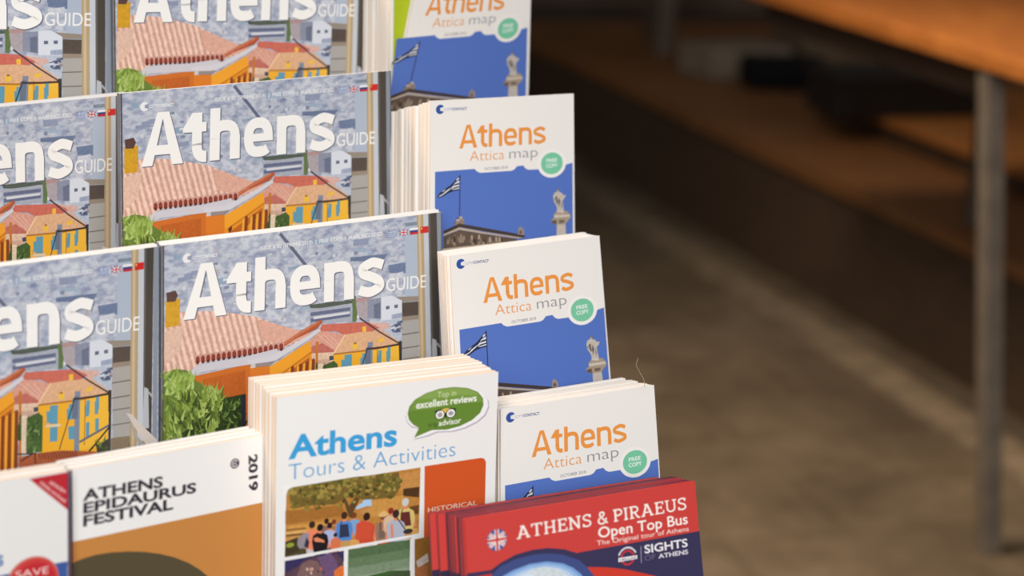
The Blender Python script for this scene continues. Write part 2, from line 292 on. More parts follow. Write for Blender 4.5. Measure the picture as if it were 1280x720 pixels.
('cover_photograph',1,(180,150,150),(133.1,48.9,142.2,49.1,145.5,51.5,133.9,51.9)),
('cover_photograph',1,(142,148,168),(142.1,51,152.1,50.9,151.9,64.7,142,63.3)),
('cover_photograph',1,(110,118,142),(146.5,55.1,151.5,53.8,151.4,64.7,146.9,64)),
('cover_photograph',0,(218,224,234),(152.1,50.9,160,50.4,167.6,54.9,167.3,67.4,151.9,66.2)),
('cover_photograph',0,(98,108,130),(155.6,57.1,158.3,57.1,158.3,59.2,155.6,59.3)),
('cover_photograph',0,(98,108,130),(161.9,57.1,164.6,57.1,164.6,59.3,161.9,59.3)),
('cover_photograph',1,(160,172,196),(159.8,63.3,167.4,62.9,167.4,66.4,159.7,66.3)),
('cover_photograph',1,(186,196,212),(151.3,66.1,167.4,66.9,167,82,153.9,78)),
('cover_photograph',0,(210,216,226),(163.3,72.4,165.3,72.4,165.3,73.9,163.3,73.7)),
('cover_photograph',0,(80,90,120),(160.4,70.1,162.4,70.1,162.4,71.6,160.4,71.4)),
('cover_photograph',0,(110,122,150),(162.5,70.6,164.5,70.6,164.5,72.1,162.4,71.9)),
('cover_photograph',0,(80,90,120),(162,74.3,164.1,74.3,164,75.8,162,75.6)),
('cover_photograph',0,(110,122,150),(164.9,72.8,166.9,72.8,166.9,74.3,164.9,74.1)),
('cover_photograph',0,(80,90,120),(159.5,73,161.5,73,161.5,74.5,159.5,74.3)),
('cover_photograph',0,(80,90,120),(162.4,70.5,164.5,70.5,164.4,72,162.4,71.8)),
('cover_photograph',0,(110,122,150),(163.7,68.3,165.8,68.3,165.7,69.8,163.7,69.6)),
('cover_photograph',0,(80,90,120),(162.5,69.8,164.5,69.8,164.5,71.3,162.5,71.1)),
('cover_photograph',0,(210,216,226),(160.6,74.5,162.6,74.5,162.6,76,160.6,75.8)),
('cover_photograph',0,(210,216,226),(160,71.2,162,71.1,162,72.6,160,72.5)),
('cover_photograph',0,(80,90,120),(162.3,73.7,164.3,73.7,164.3,75.2,162.3,75)),
('cover_photograph',0,(150,130,140),(165,70.4,167,70.4,167,71.9,165,71.7)),
('cover_photograph',0,(210,216,226),(158.8,70,160.9,70,160.8,71.5,158.8,71.3)),
('cover_photograph',0,(80,90,120),(159,70.7,161,70.7,161,72.2,159,72)),
('cover_photograph',0,(80,90,120),(164.3,74.3,166.3,74.3,166.3,75.8,164.3,75.6)),
('cover_photograph',0,(110,122,150),(160.5,74.2,162.5,74.2,162.5,75.7,160.5,75.5)),
('cover_photograph',0,(80,90,120),(164.5,69.6,166.5,69.6,166.5,71.1,164.5,70.9)),
('cover_photograph',0,(80,90,120),(165.8,68.3,167.9,68.3,167.8,69.8,165.8,69.6)),
('cover_photograph',0,(150,130,140),(165.5,72.3,167.5,72.3,167.5,73.8,165.4,73.6)),
('cover_photograph',0,(210,216,226),(159,71.4,161,71.4,161,72.9,158.9,72.7)),
('cover_photograph',0,(80,90,120),(163.3,72.9,165.4,72.9,165.3,74.4,163.3,74.2)),
('cover_photograph',1,(216,178,168),(140.8,65.7,158,68.6,158.5,71.2,150.6,74,143,70.4)),
('cover_photograph',1,(206,112,96),(106.7,66.7,108.9,62.6,141.9,65.5,150.7,70.5,142.9,73.4,125.5,72.3,119,68.4)),
('cover_photograph',1,(218,160,142),(99.8,72,107.8,66.5,119,69.4,124.9,71.9,121.6,78.1,117.3,81.4,99.8,80.7)),
('cover_photograph',0,(226,182,164),(104.9,68.2,117.7,79.8,118.1,79.2,105.3,67.6)),
('cover_photograph',0,(226,182,164),(109.7,69.4,119.3,79,119.7,78.6,110.1,69)),
('cover_photograph',0,(226,182,164),(114.4,70.7,120.8,78.3,121.4,77.9,115,70.3)),
('cover_photograph',1,(192,112,100),(99.8,78.9,101.7,75.6,109.3,74.8,117.6,80.7,117.3,82.2,101.9,80.5)),
('cover_photograph',1,(226,196,170),(100.8,80.1,117.4,81.8,117.4,88.3,102.9,87)),
('cover_photograph',1,(206,170,150),(101.7,84.9,114.6,85.4,114.5,93.8,101.6,93.7)),
('cover_photograph',1,(70,76,96),(113.8,84,117.4,84,117.4,86.8,114.2,86.8)),
('cover_photograph',0,(232,148,40),(49.6,78.9,72.8,84.2,100.3,71.8,101.4,80,100.9,131,49.9,121.7)),
('cover_photograph',0,(206,112,44),(18.4,82.4,59.4,80.3,60.4,121,19,113.5)),
('cover_photograph',1,(190,98,40),(28.1,85.3,55.9,83.7,56,101.2,28.2,96.5)),
('cover_photograph',0,(220,126,44),(59,82.2,72.4,82.3,72.5,104,60,101.9)),
('cover_photograph',0,(205,205,205),(60.1,80.4,72.4,80.3,72.4,83.1,59.4,83.2)),
('cover_photograph',0,(240,164,48),(72.6,84.2,100.3,72,101.7,79.8,89.3,84.9,78,91.8,72.6,92.4)),
('cover_photograph',0,(190,104,40),(74.9,96.1,99.8,82.2,100,85.6,78,99.5)),
('cover_photograph',0,(200,122,38),(77.2,92.6,102,79.7,101.4,78.7,76.6,91.6)),
('cover_photograph',0,(96,54,30),(74.9,93.2,77.5,91.2,78,93.7,75.9,96.3)),
('cover_photograph',0,(110,56,28),(86,91.5,87.7,90.7,89.7,91.8,88.5,93.9,88.5,98.4,86.8,98.7,86.4,93.2)),
('cover_photograph',0,(110,56,28),(90.8,89.1,92.4,88.2,94.5,89.3,93.3,91.5,93.3,95.9,91.6,96.2,91.2,90.7)),
('cover_photograph',0,(110,56,28),(95.4,86.7,97,85.8,99.1,86.9,97.9,89.1,97.9,93.6,96.2,93.9,95.8,88.3)),
('cover_photograph',0,(134,66,34),(86.8,87.1,88.6,85.9,89.3,87.5,87.8,116.3,85.2,117)),
('cover_photograph',0,(240,170,60),(85.4,88.1,87,87.1,85.2,117,83.6,116.8)),
('cover_photograph',0,(134,66,34),(92.4,86.3,94.3,85.2,95,86.8,93.5,117.4,90.9,118.1)),
('cover_photograph',0,(240,170,60),(91.1,87.3,92.7,86.4,90.9,118.1,89.3,117.8)),
('cover_photograph',0,(134,66,34),(96.9,85.4,98.7,84.3,99.5,85.8,98,118.2,95.3,118.9)),
('cover_photograph',0,(240,170,60),(95.5,86.4,97.1,85.4,95.3,118.9,93.8,118.6)),
('cover_photograph',0,(134,66,34),(101.3,84.4,103.2,83.3,103.9,84.9,102.5,119,99.8,119.7)),
('cover_photograph',0,(240,170,60),(100,85.4,101.6,84.5,99.8,119.7,98.2,119.5)),
('cover_photograph',0,(196,120,50),(104.5,73.1,106.3,72.9,104.8,119.5,103.3,119.2)),
('cover_photograph',3,(232,196,180),(2.7,72.8,2.8,45.8,13.6,41.5,35.8,43.8,61.4,50.6,84.6,61.2,102.3,69.2,79.5,73.9,55.8,72,26.5,75.2,15.7,80.7,2.3,81.7)),
('cover_photograph',1,(226,190,170),(2.3,52.1,15.1,50.1,12.7,65.2,3.4,72.9)),
('cover_photograph',1,(222,172,154),(64.2,53,102.3,67.8,84.6,72.3,67.2,66.7)),
('cover_photograph',1,(178,92,62),(76.7,72.8,93.5,64.8,107.3,59.3,109.6,60.8,105.1,65,89.3,69.4,78.4,75)),
('cover_photograph',1,(204,120,84),(79,71.8,93.5,65,106.2,59.8,107.5,60.7,93.5,66.7,80,73.1)),
('cover_photograph',1,(208,160,146),(22.5,69.4,26.3,69.5,26.2,74.5,22.7,74.4)),
('cover_photograph',0,(140,62,50),(23.2,71.1,24.4,70,25.6,71.2,25.8,73.9,24.5,75.2,23.2,73.7)),
('cover_photograph',0,(84,46,48),(23.6,73.5,25.3,73.5,25.2,75.1,23.8,75.1)),
('cover_photograph',1,(208,160,146),(25.8,69.4,29.7,69.5,29.6,74.5,26.1,74.4)),
('cover_photograph',0,(140,62,50),(26.6,71.1,27.8,70,29,71.2,29.2,73.9,27.9,75.3,26.6,73.7)),
('cover_photograph',0,(84,46,48),(27,73.5,28.7,73.5,28.5,75.1,27.2,75.1)),
('cover_photograph',1,(208,160,146),(29.2,69.4,33.1,69.5,33,74.5,29.5,74.5)),
('cover_photograph',0,(140,62,50),(30,71.1,31.2,70,32.5,71.2,32.6,73.9,31.3,75.3,30,73.8)),
('cover_photograph',0,(84,46,48),(30.4,73.6,32.1,73.6,32,75.1,30.6,75.2)),
('cover_photograph',1,(208,160,146),(32.7,69.5,36.5,69.5,36.5,74.5,32.9,74.5)),
('cover_photograph',0,(140,62,50),(33.4,71.1,34.6,70,35.9,71.3,36,73.9,34.7,75.3,33.4,73.8)),
('cover_photograph',0,(84,46,48),(33.8,73.6,35.5,73.6,35.4,75.1,34,75.2)),
('cover_photograph',1,(208,160,146),(36.1,69.5,40,69.5,39.9,74.5,36.3,74.5)),
('cover_photograph',0,(140,62,50),(36.8,71.2,38,70,39.3,71.3,39.5,73.9,38.1,75.3,36.8,73.8)),
('cover_photograph',0,(84,46,48),(37.3,73.6,38.9,73.6,38.8,75.2,37.4,75.2)),
('cover_photograph',1,(208,160,146),(39.5,69.5,43.4,69.5,43.4,74.5,39.7,74.5)),
('cover_photograph',0,(140,62,50),(40.2,71.2,41.5,70,42.8,71.3,42.9,74,41.5,75.3,40.3,73.8)),
('cover_photograph',0,(84,46,48),(40.7,73.6,42.4,73.6,42.2,75.2,40.8,75.2)),
('cover_photograph',1,(208,160,146),(43,69.5,46.9,69.5,46.8,74.6,43.2,74.5)),
('cover_photograph',0,(140,62,50),(43.7,71.2,44.9,70,46.2,71.3,46.4,74,45,75.3,43.7,73.8)),
('cover_photograph',0,(84,46,48),(44.1,73.6,45.8,73.6,45.7,75.2,44.3,75.2)),
('cover_photograph',1,(208,160,146),(46.4,69.5,50.4,69.5,50.3,74.6,46.6,74.6)),
('cover_photograph',0,(140,62,50),(47.2,71.2,48.4,70,49.7,71.3,49.9,74,48.5,75.4,47.2,73.8)),
('cover_photograph',0,(84,46,48),(47.6,73.6,49.3,73.6,49.2,75.2,47.8,75.3)),
('cover_photograph',1,(208,160,146),(49.9,69.5,53.9,69.6,53.8,74.6,50.1,74.6)),
('cover_photograph',0,(140,62,50),(50.6,71.2,51.9,70.1,53.2,71.3,53.3,74,51.9,75.4,50.7,73.9)),
('cover_photograph',0,(84,46,48),(51.1,73.7,52.8,73.6,52.6,75.2,51.2,75.3)),
('cover_photograph',1,(208,160,146),(53.4,69.5,57.4,69.6,57.3,74.6,53.6,74.6)),
('cover_photograph',0,(140,62,50),(54.1,71.2,55.4,70.1,56.7,71.3,56.8,74,55.4,75.4,54.1,73.9)),
('cover_photograph',0,(84,46,48),(54.6,73.7,56.3,73.7,56.1,75.2,54.7,75.3)),
('cover_photograph',1,(208,160,146),(56.9,69.5,60.9,69.6,60.8,74.6,57.1,74.6)),
('cover_photograph',0,(140,62,50),(57.6,71.2,58.9,70.1,60.2,71.3,60.3,74,58.9,75.4,57.6,73.9)),
('cover_photograph',0,(84,46,48),(58.1,73.7,59.8,73.7,59.6,75.3,58.2,75.3)),
('cover_photograph',1,(208,160,146),(60.4,69.5,64.4,69.6,64.3,74.7,60.6,74.6)),
('cover_photograph',0,(140,62,50),(61.1,71.2,62.4,70.1,63.7,71.4,63.9,74.1,62.5,75.4,61.2,73.9)),
('cover_photograph',0,(84,46,48),(61.6,73.7,63.3,73.7,63.2,75.3,61.7,75.3)),
('cover_photograph',1,(208,160,146),(63.9,69.5,68,69.6,67.8,74.7,64.1,74.6)),
('cover_photograph',0,(140,62,50),(64.7,71.2,66,70.1,67.3,71.4,67.4,74.1,66,75.5,64.7,73.9)),
('cover_photograph',0,(84,46,48),(65.1,73.7,66.8,73.7,66.7,75.3,65.3,75.4)),
('cover_photograph',1,(208,160,146),(67.5,69.5,71.5,69.6,71.4,74.7,67.7,74.7)),
('cover_photograph',0,(140,62,50),(68.2,71.3,69.5,70.1,70.8,71.4,71,74.1,69.5,75.5,68.2,73.9)),
('cover_photograph',0,(84,46,48),(68.7,73.7,70.4,73.7,70.2,75.3,68.8,75.4)),
('cover_photograph',1,(208,160,146),(71,69.5,75.1,69.6,75,74.7,71.2,74.7)),
('cover_photograph',0,(140,62,50),(71.8,71.3,73.1,70.1,74.4,71.4,74.5,74.1,73.1,75.5,71.8,74)),
('cover_photograph',0,(84,46,48),(72.2,73.8,73.9,73.7,73.8,75.3,72.4,75.4)),
('cover_photograph',1,(208,160,146),(74.6,69.6,78.7,69.6,78.5,74.7,74.8,74.7)),
('cover_photograph',0,(140,62,50),(75.3,71.3,76.6,70.1,77.9,71.4,78.1,74.1,76.6,75.5,75.3,74)),
('cover_photograph',0,(84,46,48),(75.8,73.8,77.5,73.8,77.4,75.4,75.9,75.4)),
('cover_photograph',1,(208,160,146),(78.2,69.6,82.3,69.6,82.1,74.7,78.3,74.7)),
('cover_photograph',0,(140,62,50),(78.9,71.3,80.2,70.1,81.5,71.4,81.7,74.1,80.2,75.5,78.9,74)),
('cover_photograph',0,(84,46,48),(79.4,73.8,81.1,73.8,81,75.4,79.5,75.4)),
('cover_photograph',0,(206,204,212),(15.7,82.9,23.1,75.9,36.2,75.2,55.8,75.2,77.3,73.3,78.8,77.2,60.1,80.7,28,80.4,17.8,82.7)),
('cover_photograph',0,(208,206,214),(54.4,76.8,78.8,74.9,84.6,76.3,78.8,79.5,60.1,81.2)),
('cover_photograph',0,(214,212,220),(57.6,77.8,72.8,77.5,81,75.1,107.5,64.8,107.7,66.5,99.8,70.8,76.4,80.8,70.8,81,57.6,80.1)),
('cover_photograph',0,(150,140,138),(62.6,80.7,70.8,81.1,76.4,81,72.8,83.5,62.7,83)),
('cover_photograph',1,(214,162,48),(3.1,33.3,12.4,33,12.1,49.6,3.2,49.7)),
('cover_photograph',1,(96,72,66),(3.3,28.6,9.3,27.9,10.9,30.9,9.4,34.5,3.9,34.3)),
('cover_photograph',0,(240,178,52),(117,83.1,165.5,83.5,164.2,121.2,117.5,127.1)),
('cover_photograph',0,(244,190,66),(144.7,82,165.8,81.9,164,115.1,143.7,114.7)),
('cover_photograph',1,(224,178,140),(116.8,82.8,125.5,71.4,136.4,71.4,153.4,73.1,166.7,83.1,145,83.5)),
('cover_photograph',0,(240,206,168),(117.2,83.1,125.9,71.7,125.1,71.1,116.4,82.5)),
('cover_photograph',0,(176,116,60),(117,83.6,141.7,84.8,141.7,83.8,117,82.6)),
('cover_photograph',0,(176,116,60),(141.7,84.8,165.5,84.5,165.5,83.5,141.7,83.8)),
('cover_photograph',0,(240,194,70),(130.6,78.3,134.3,78.3,134.6,82.1,130.8,82.3)),
('cover_photograph',0,(240,194,70),(137.7,68.2,140.6,68.1,140.7,71.6,138,71.7)),
('cover_photograph',0,(240,194,70),(149.1,78.1,153.9,77.5,153.9,79.8,149.4,80.5)),
('cover_photograph',0,(150,100,50),(131.5,77.8,133.4,77.7,133.4,78.7,131.7,78.9)),
('cover_photograph',0,(98,158,182),(122.4,87.7,128.1,87.8,128.1,94.6,122.5,94.7)),
('cover_photograph',0,(98,158,182),(136.1,88.5,143.6,88.4,143.5,95.4,136.3,95.1)),
('cover_photograph',0,(98,158,182),(148.8,88.4,151.3,88.3,151.2,95.1,148.8,95.1)),
('cover_photograph',0,(98,158,182),(155.2,87,157.8,86.9,157.6,94.7,155.3,94.9)),
('cover_photograph',0,(98,158,182),(124.8,84.7,130.2,85,129.7,96.2,124.5,95.6)),
('cover_photograph',0,(98,158,182),(124.6,97.7,129.8,98,129.4,106.6,124.3,106.2)),
('cover_photograph',0,(98,158,182),(137.6,85.8,141.5,85.8,141.4,94.4,137.5,93.8)),
('cover_photograph',0,(98,158,182),(137,99.2,141.4,99.4,141.3,107.4,137.2,107)),
('cover_photograph',0,(98,158,182),(149.5,85.5,151.9,85.6,151.6,93.6,149.4,93.6)),
('cover_photograph',0,(98,158,182),(156.1,84,158.4,84.2,158.3,92.4,156.1,92.2)),
('cover_photograph',0,(98,158,182),(149.1,98.8,151.6,98.7,151.3,107.9,149,107.8)),
('cover_photograph',0,(98,158,182),(155.5,97.4,158.1,97.5,158,105.1,155.5,104.9)),
('cover_photograph',0,(226,206,176),(121.1,95.6,131.9,96.6,131.9,98.1,121.5,97.1)),
('cover_photograph',0,(176,150,110),(121.2,92.9,121.4,96.6,121.8,96.6,121.6,92.9)),
('cover_photograph',0,(176,110,50),(148.5,82.6,147.6,112.3,148.2,112.3,149.1,82.6)),
('cover_photograph',0,(130,142,160),(141.6,79,145.4,79.1,144,121,140.6,120.4)),
('cover_photograph',0,(108,118,138),(140,82.9,142.2,81.5,144.1,82,143.3,95.4,139.5,94.8)),
('cover_photograph',0,(60,58,66),(141.2,83.2,130.4,111.7,131,111.9,141.8,83.4)),
('cover_photograph',0,(60,58,66),(141.4,82.1,136.6,94.8,137.2,95,142,82.3)),
('cover_photograph',0,(74,66,72),(135.6,62.4,150.4,73.9,151,73.1,136.2,61.6)),
('cover_photograph',0,(74,66,72),(150.4,73.9,165.2,83.9,165.8,83.1,151,73.1)),
('cover_photograph',0,(66,54,50),(141.7,84,153.8,84.4,153.8,83.2,141.7,82.8)),
('cover_photograph',0,(66,54,50),(153.8,84.4,166.7,84.3,166.7,83.1,153.8,83.2)),
('cover_photograph',0,(66,54,50),(164.6,81.7,164.7,94.9,166.7,94.9,166.6,81.7)),
('cover_photograph',0,(110,112,118),(144.7,110.5,166.3,103.4,165.9,102,144.3,109.1)),
('cover_photograph',0,(60,58,60),(165.3,81.7,164.6,121.7,166.2,121.7,166.9,81.7)),
('cover_photograph',0,(54,50,50),(145.5,122.3,155.3,114,154.5,113,144.7,121.3)),
('cover_photograph',0,(54,50,50),(155.3,113.9,165.8,104.5,165,103.7,154.5,113.1)),
('cover_photograph',1,(176,96,62),(103.2,111.8,115.2,111.5,131.4,112.5,156.3,117.6,156.2,123.9,145,124.3,103,119.1)),
('cover_photograph',0,(112,60,44),(116.2,111.6,117.7,115.8,118.3,115.6,116.8,111.4)),
('cover_photograph',0,(112,60,44),(118.1,111.8,119.6,116,120.2,115.8,118.7,111.6)),
('cover_photograph',0,(112,60,44),(120,112,121.5,116.2,122.1,116,120.6,111.8)),
('cover_photograph',0,(112,60,44),(121.9,112.2,123.4,116.5,124,116.3,122.5,112)),
('cover_photograph',0,(112,60,44),(123.8,112.4,125.3,116.7,125.9,116.5,124.4,112.2)),
('cover_photograph',0,(112,60,44),(125.6,112.6,127.2,116.9,127.8,116.7,126.2,112.4)),
('cover_photograph',0,(112,60,44),(127.5,112.9,129.1,117.1,129.7,116.9,128.1,112.7)),
('cover_photograph',0,(112,60,44),(129.4,113.1,131,117.3,131.6,117.1,130,112.9)),
('cover_photograph',0,(112,60,44),(131.4,113.3,132.9,117.5,133.5,117.3,132,113.1)),
('cover_photograph',0,(112,60,44),(133.3,113.5,134.9,117.8,135.5,117.6,133.9,113.3)),
('cover_photograph',0,(112,60,44),(135.2,113.7,136.8,118,137.4,117.8,135.8,113.5)),
('cover_photograph',0,(112,60,44),(137.1,113.9,138.7,118.2,139.3,118,137.7,113.7)),
('cover_photograph',0,(112,60,44),(139,114.2,140.6,118.4,141.2,118.2,139.6,114)),
('cover_photograph',0,(112,60,44),(140.9,114.4,142.6,118.7,143.2,118.5,141.5,114.2)),
('cover_photograph',0,(70,54,50),(102.5,110.2,115.1,111.9,115.3,111.1,102.7,109.4)),
('cover_photograph',0,(70,54,50),(104.6,114.9,115.1,110.6,114.7,109.8,104.2,114.1)),
('cover_photograph',0,(70,54,50),(113.7,111.3,114,117.5,114.8,117.5,114.5,111.3)),
('cover_photograph',1,(72,70,62),(156.3,113.8,166.4,110.5,166.4,122.5,156.8,122.1)),
('cover_photograph',1,(66,86,46),(102.9,93.9,105,90.3,110.3,89.4,116.9,92,116.8,104.1,102.9,101.7)),
('cover_photograph',0,(40,54,30),(112.4,92,112.2,90.6,113.4,92.1)),
('cover_photograph',0,(40,54,30),(107.9,93.4,108.8,91.8,108.9,93.6)),
('cover_photograph',0,(52,72,34),(111.1,95.8,110.5,94.9,112.1,96)),
('cover_photograph',0,(92,120,58),(113.3,95.9,112.2,94.4,114.3,96.1)),
('cover_photograph',0,(40,54,30),(111.1,98.9,112.7,97.3,112.2,99)),
('cover_photograph',0,(40,54,30),(109.4,98.7,112.1,96.8,110.5,98.9)),
('cover_photograph',0,(40,54,30),(110.5,95.8,109.5,93,111.6,95.9)),
('cover_photograph',0,(92,120,58),(112.7,99.1,112.7,97,113.8,99.2)),
('cover_photograph',0,(40,54,30),(105.9,91.7,109.2,92.5,107,91.9)),
('cover_photograph',0,(70,96,44),(109.8,93.4,109.4,91.6,110.9,93.5)),
('cover_photograph',0,(70,96,44),(107.8,97.5,109,95,108.8,97.7)),
('cover_photograph',0,(40,54,30),(109.3,98.7,108.4,97.2,110.3,98.8)),
('cover_photograph',0,(70,96,44),(104,96.9,106.9,96.8,105.1,97.1)),
('cover_photograph',0,(116,146,76),(115.1,94.9,115.7,92.5,116.2,95)),
('cover_photograph',0,(52,72,34),(106.9,94.1,107.3,92.7,107.9,94.2)),
('cover_photograph',0,(70,96,44),(105.1,90.8,104.7,89.7,106.2,90.9)),
('cover_photograph',0,(92,120,58),(109.2,96.8,108.2,97.8,110.3,96.9)),
('cover_photograph',0,(52,72,34),(114.7,92.9,113.6,91.5,115.7,93.1)),
('cover_photograph',0,(52,72,34),(113.2,96.1,111.8,97,114.2,96.3)),
('cover_photograph',0,(70,96,44),(108.7,91.6,109.5,89.7,109.8,91.7)),
('cover_photograph',0,(92,120,58),(113.1,92.3,114.5,90.6,114.2,92.5)),
('cover_photograph',0,(92,120,58),(113.1,98.6,114.2,97,114.2,98.7)),
('cover_photograph',0,(116,146,76),(114.8,95,116.4,92.5,115.8,95.1)),
('cover_photograph',0,(116,146,76),(115.9,98.6,115.8,96.1,116.9,98.8)),
('cover_photograph',0,(116,146,76),(115.9,94.9,116.9,93.6,117,95.1)),
('cover_photograph',0,(70,96,44),(107.4,93.3,109.4,93.9,108.5,93.5)),
('cover_photograph',0,(116,146,76),(111.4,97.4,112.3,94.7,112.5,97.6)),
('cover_photograph',0,(52,72,34),(109,97.6,111,97.2,110.1,97.8)),
('cover_photograph',0,(70,96,44),(114.2,95.2,112.1,93.8,115.2,95.3)),
('cover_photograph',0,(40,54,30),(105.7,93.2,108.1,93.4,106.7,93.4)),
('cover_photograph',0,(116,146,76),(115.1,99.6,114.1,98.9,116.1,99.8)),
('cover_photograph',0,(40,54,30),(115.2,97.8,116,96,116.3,98)),
('cover_photograph',0,(116,146,76),(113.9,99.2,115.1,96.7,114.9,99.4)),
('cover_photograph',0,(40,54,30),(107,95.5,107.5,94,108.1,95.7)),
('cover_photograph',0,(52,72,34),(106.1,90.6,108.6,91.3,107.2,90.8)),
('cover_photograph',0,(92,120,58),(104,92,103.5,90.2,105,92.1)),
('cover_photograph',1,(60,82,40),(104,89.6,105.2,86.2,106.7,89.6,106.3,91)),
('cover_photograph',1,(72,98,54),(109,89.6,117,87.3,119.9,90.2,119,110.9,108.5,110.3)),
('cover_photograph',0,(52,72,34),(116.2,108.3,115.5,106.5,117.5,108.5)),
('cover_photograph',0,(70,96,44),(109.3,92,108.7,88.1,110.6,92.2)),
('cover_photograph',0,(52,72,34),(110.7,106.5,113.8,106,112,106.7)),
('cover_photograph',0,(52,72,34),(116.7,101.6,118.7,99.7,118,101.8)),
('cover_photograph',0,(92,120,58),(113.5,97.1,114,94.9,114.8,97.4)),
('cover_photograph',0,(92,120,58),(114.8,105.1,118.7,103.6,116.1,105.4)),
('cover_photograph',0,(116,146,76),(109.5,107.6,107.1,103.9,110.8,107.8)),
('cover_photograph',0,(150,176,110),(109.3,104.4,112.1,104.2,110.6,104.7)),
('cover_photograph',0,(70,96,44),(112.6,91.7,116.5,89.2,113.9,91.9)),
('cover_photograph',0,(116,146,76),(115.4,107.8,112.4,105.3,116.7,108.1)),
('cover_photograph',0,(150,176,110),(113.6,98.2,113.9,96.2,114.9,98.4)),
('cover_photograph',0,(116,146,76),(112.8,108.2,111.7,105.1,114.2,108.5)),
('cover_photograph',0,(52,72,34),(112.1,101.9,112.9,99.3,113.5,102.1)),
('cover_photograph',0,(150,176,110),(111.2,104.3,114.8,104.1,112.5,104.5)),
('cover_photograph',0,(70,96,44),(111.2,109.2,112.9,105.5,112.6,109.5)),
('cover_photograph',0,(150,176,110),(115.2,98.8,114.2,95.5,116.6,99)),
('cover_photograph',0,(92,120,58),(110.3,106.6,109.7,102.7,111.7,106.8)),
('cover_photograph',0,(150,176,110),(109.1,100.1,109.3,96.4,110.4,100.3)),
('cover_photograph',0,(92,120,58),(113.8,96.2,116.3,94.8,115.1,96.4)),
('cover_photograph',0,(52,72,34),(114.3,96.1,110.3,94.5,115.6,96.3)),
('cover_photograph',0,(150,176,110),(109.8,97.3,112.5,94.6,111.1,97.5)),
('cover_photograph',0,(116,146,76),(111.9,104.8,109.9,104,113.2,105)),
('cover_photograph',0,(70,96,44),(117.9,94.5,118.7,92.6,119.2,94.7)),
('cover_photograph',0,(92,120,58),(110.5,101,107.7,97.4,111.8,101.3)),
('cover_photograph',0,(116,146,76),(110.1,93.4,107.9,89.8,111.4,93.6)),
('cover_photograph',0,(52,72,34),(111.9,110.7,116.3,108.2,113.3,110.9)),
('cover_photograph',0,(150,176,110),(116.3,100.9,116.9,97.2,117.6,101.1)),
('cover_photograph',0,(150,176,110),(112.6,110.4,115,107.5,114,110.6)),
('cover_photograph',0,(40,54,30),(113.1,110.4,116.4,108.4,114.4,110.6)),
('cover_photograph',0,(70,96,44),(111.8,90.3,113.9,87.9,113.1,90.5)),
('cover_photograph',0,(40,54,30),(115.1,100.6,117.4,98.9,116.4,100.9)),
('cover_photograph',0,(92,120,58),(110.4,99.6,111.6,96,111.7,99.8)),
('cover_photograph',0,(40,54,30),(112.5,97.1,114.7,93.8,113.8,97.3)),
('cover_photograph',0,(52,72,34),(109.1,108.1,112.3,107.9,110.4,108.3)),
('cover_photograph',0,(92,120,58),(113.8,97.3,114.9,95.4,115.1,97.6)),
('cover_photograph',0,(92,120,58),(109.1,104.8,108.1,107.3,110.5,105)),
('cover_photograph',0,(70,96,44),(111.1,99.1,111.1,95.1,112.4,99.3)),
('cover_photograph',0,(150,176,110),(112.9,110.8,114.2,107,114.3,111.1)),
('cover_photograph',0,(70,96,44),(115.4,110.4,113.2,107.7,116.7,110.6)),
('cover_photograph',0,(70,96,44),(110.1,102.7,110.3,99.4,111.4,103)),
('cover_photograph',0,(92,120,58),(109.3,103.6,110.5,100,110.6,103.8)),
('cover_photograph',0,(116,146,76),(114.7,94.7,114.5,90.7,116,95)),
('cover_photograph',0,(70,96,44),(112.5,100.6,115.2,101.9,113.9,100.8)),
('cover_photograph',0,(92,120,58),(117.1,111.2,116.8,107,118.5,111.4)),
('cover_photograph',0,(92,120,58),(113.7,109.6,117.3,107.6,115.1,109.8)),
('cover_photograph',0,(116,146,76),(113.6,109,109.5,108.7,114.9,109.2)),
('cover_photograph',0,(52,72,34),(110.6,90.3,110.1,87.5,111.9,90.6)),
('cover_photograph',0,(40,54,30),(114.2,94.2,117.5,91.1,115.5,94.4)),
('cover_photograph',0,(150,176,110),(109.7,101.6,113.3,101.9,111,101.9)),
('cover_photograph',0,(40,54,30),(110,97.8,114.5,96.6,111.3,98.1)),
('cover_photograph',0,(70,96,44),(161.7,116.8,166.8,116.4,162.9,117)),
('cover_photograph',0,(52,72,34),(158.4,113.9,157.2,110.6,159.6,114.1)),
('cover_photograph',0,(92,120,58),(159.9,115.9,155.7,112.7,161.1,116.1)),
('cover_photograph',0,(116,146,76),(165.3,118.7,160.9,117.4,166.4,118.9)),
('cover_photograph',0,(116,146,76),(158.2,115.1,156.9,109.8,159.3,115.3)),
('cover_photograph',0,(70,96,44),(159.3,119.1,159.6,115.4,160.4,119.3)),
('cover_photograph',0,(116,146,76),(157.9,114,162.2,110.1,159.1,114.2)),
('cover_photograph',0,(116,146,76),(158.5,114.6,160.1,111.9,159.6,114.8)),
('cover_photograph',0,(92,120,58),(157.8,114.2,157.9,111.3,159,114.4)),
('cover_photograph',0,(116,146,76),(159.9,112.8,163.7,110.4,161,113)),
('cover_photograph',0,(92,120,58),(161.4,111.5,162.6,108.2,162.5,111.7)),
('cover_photograph',0,(40,54,30),(159.2,120,159.7,117.3,160.3,120.2)),
('cover_photograph',0,(40,54,30),(156.3,113.7,156,111,157.4,113.9)),
('cover_photograph',0,(116,146,76),(161,116.5,157,115.3,162.2,116.7)),
('cover_photograph',0,(70,96,44),(160.5,117.7,163.3,115.2,161.6,117.9)),
('cover_photograph',0,(40,54,30),(163.7,121,168.9,121.1,164.9,121.2)),
('cover_photograph',0,(116,146,76),(157.3,111.9,156.6,108.9,158.4,112.1)),
('cover_photograph',0,(40,54,30),(157,110.4,154.4,111.2,158.1,110.6)),
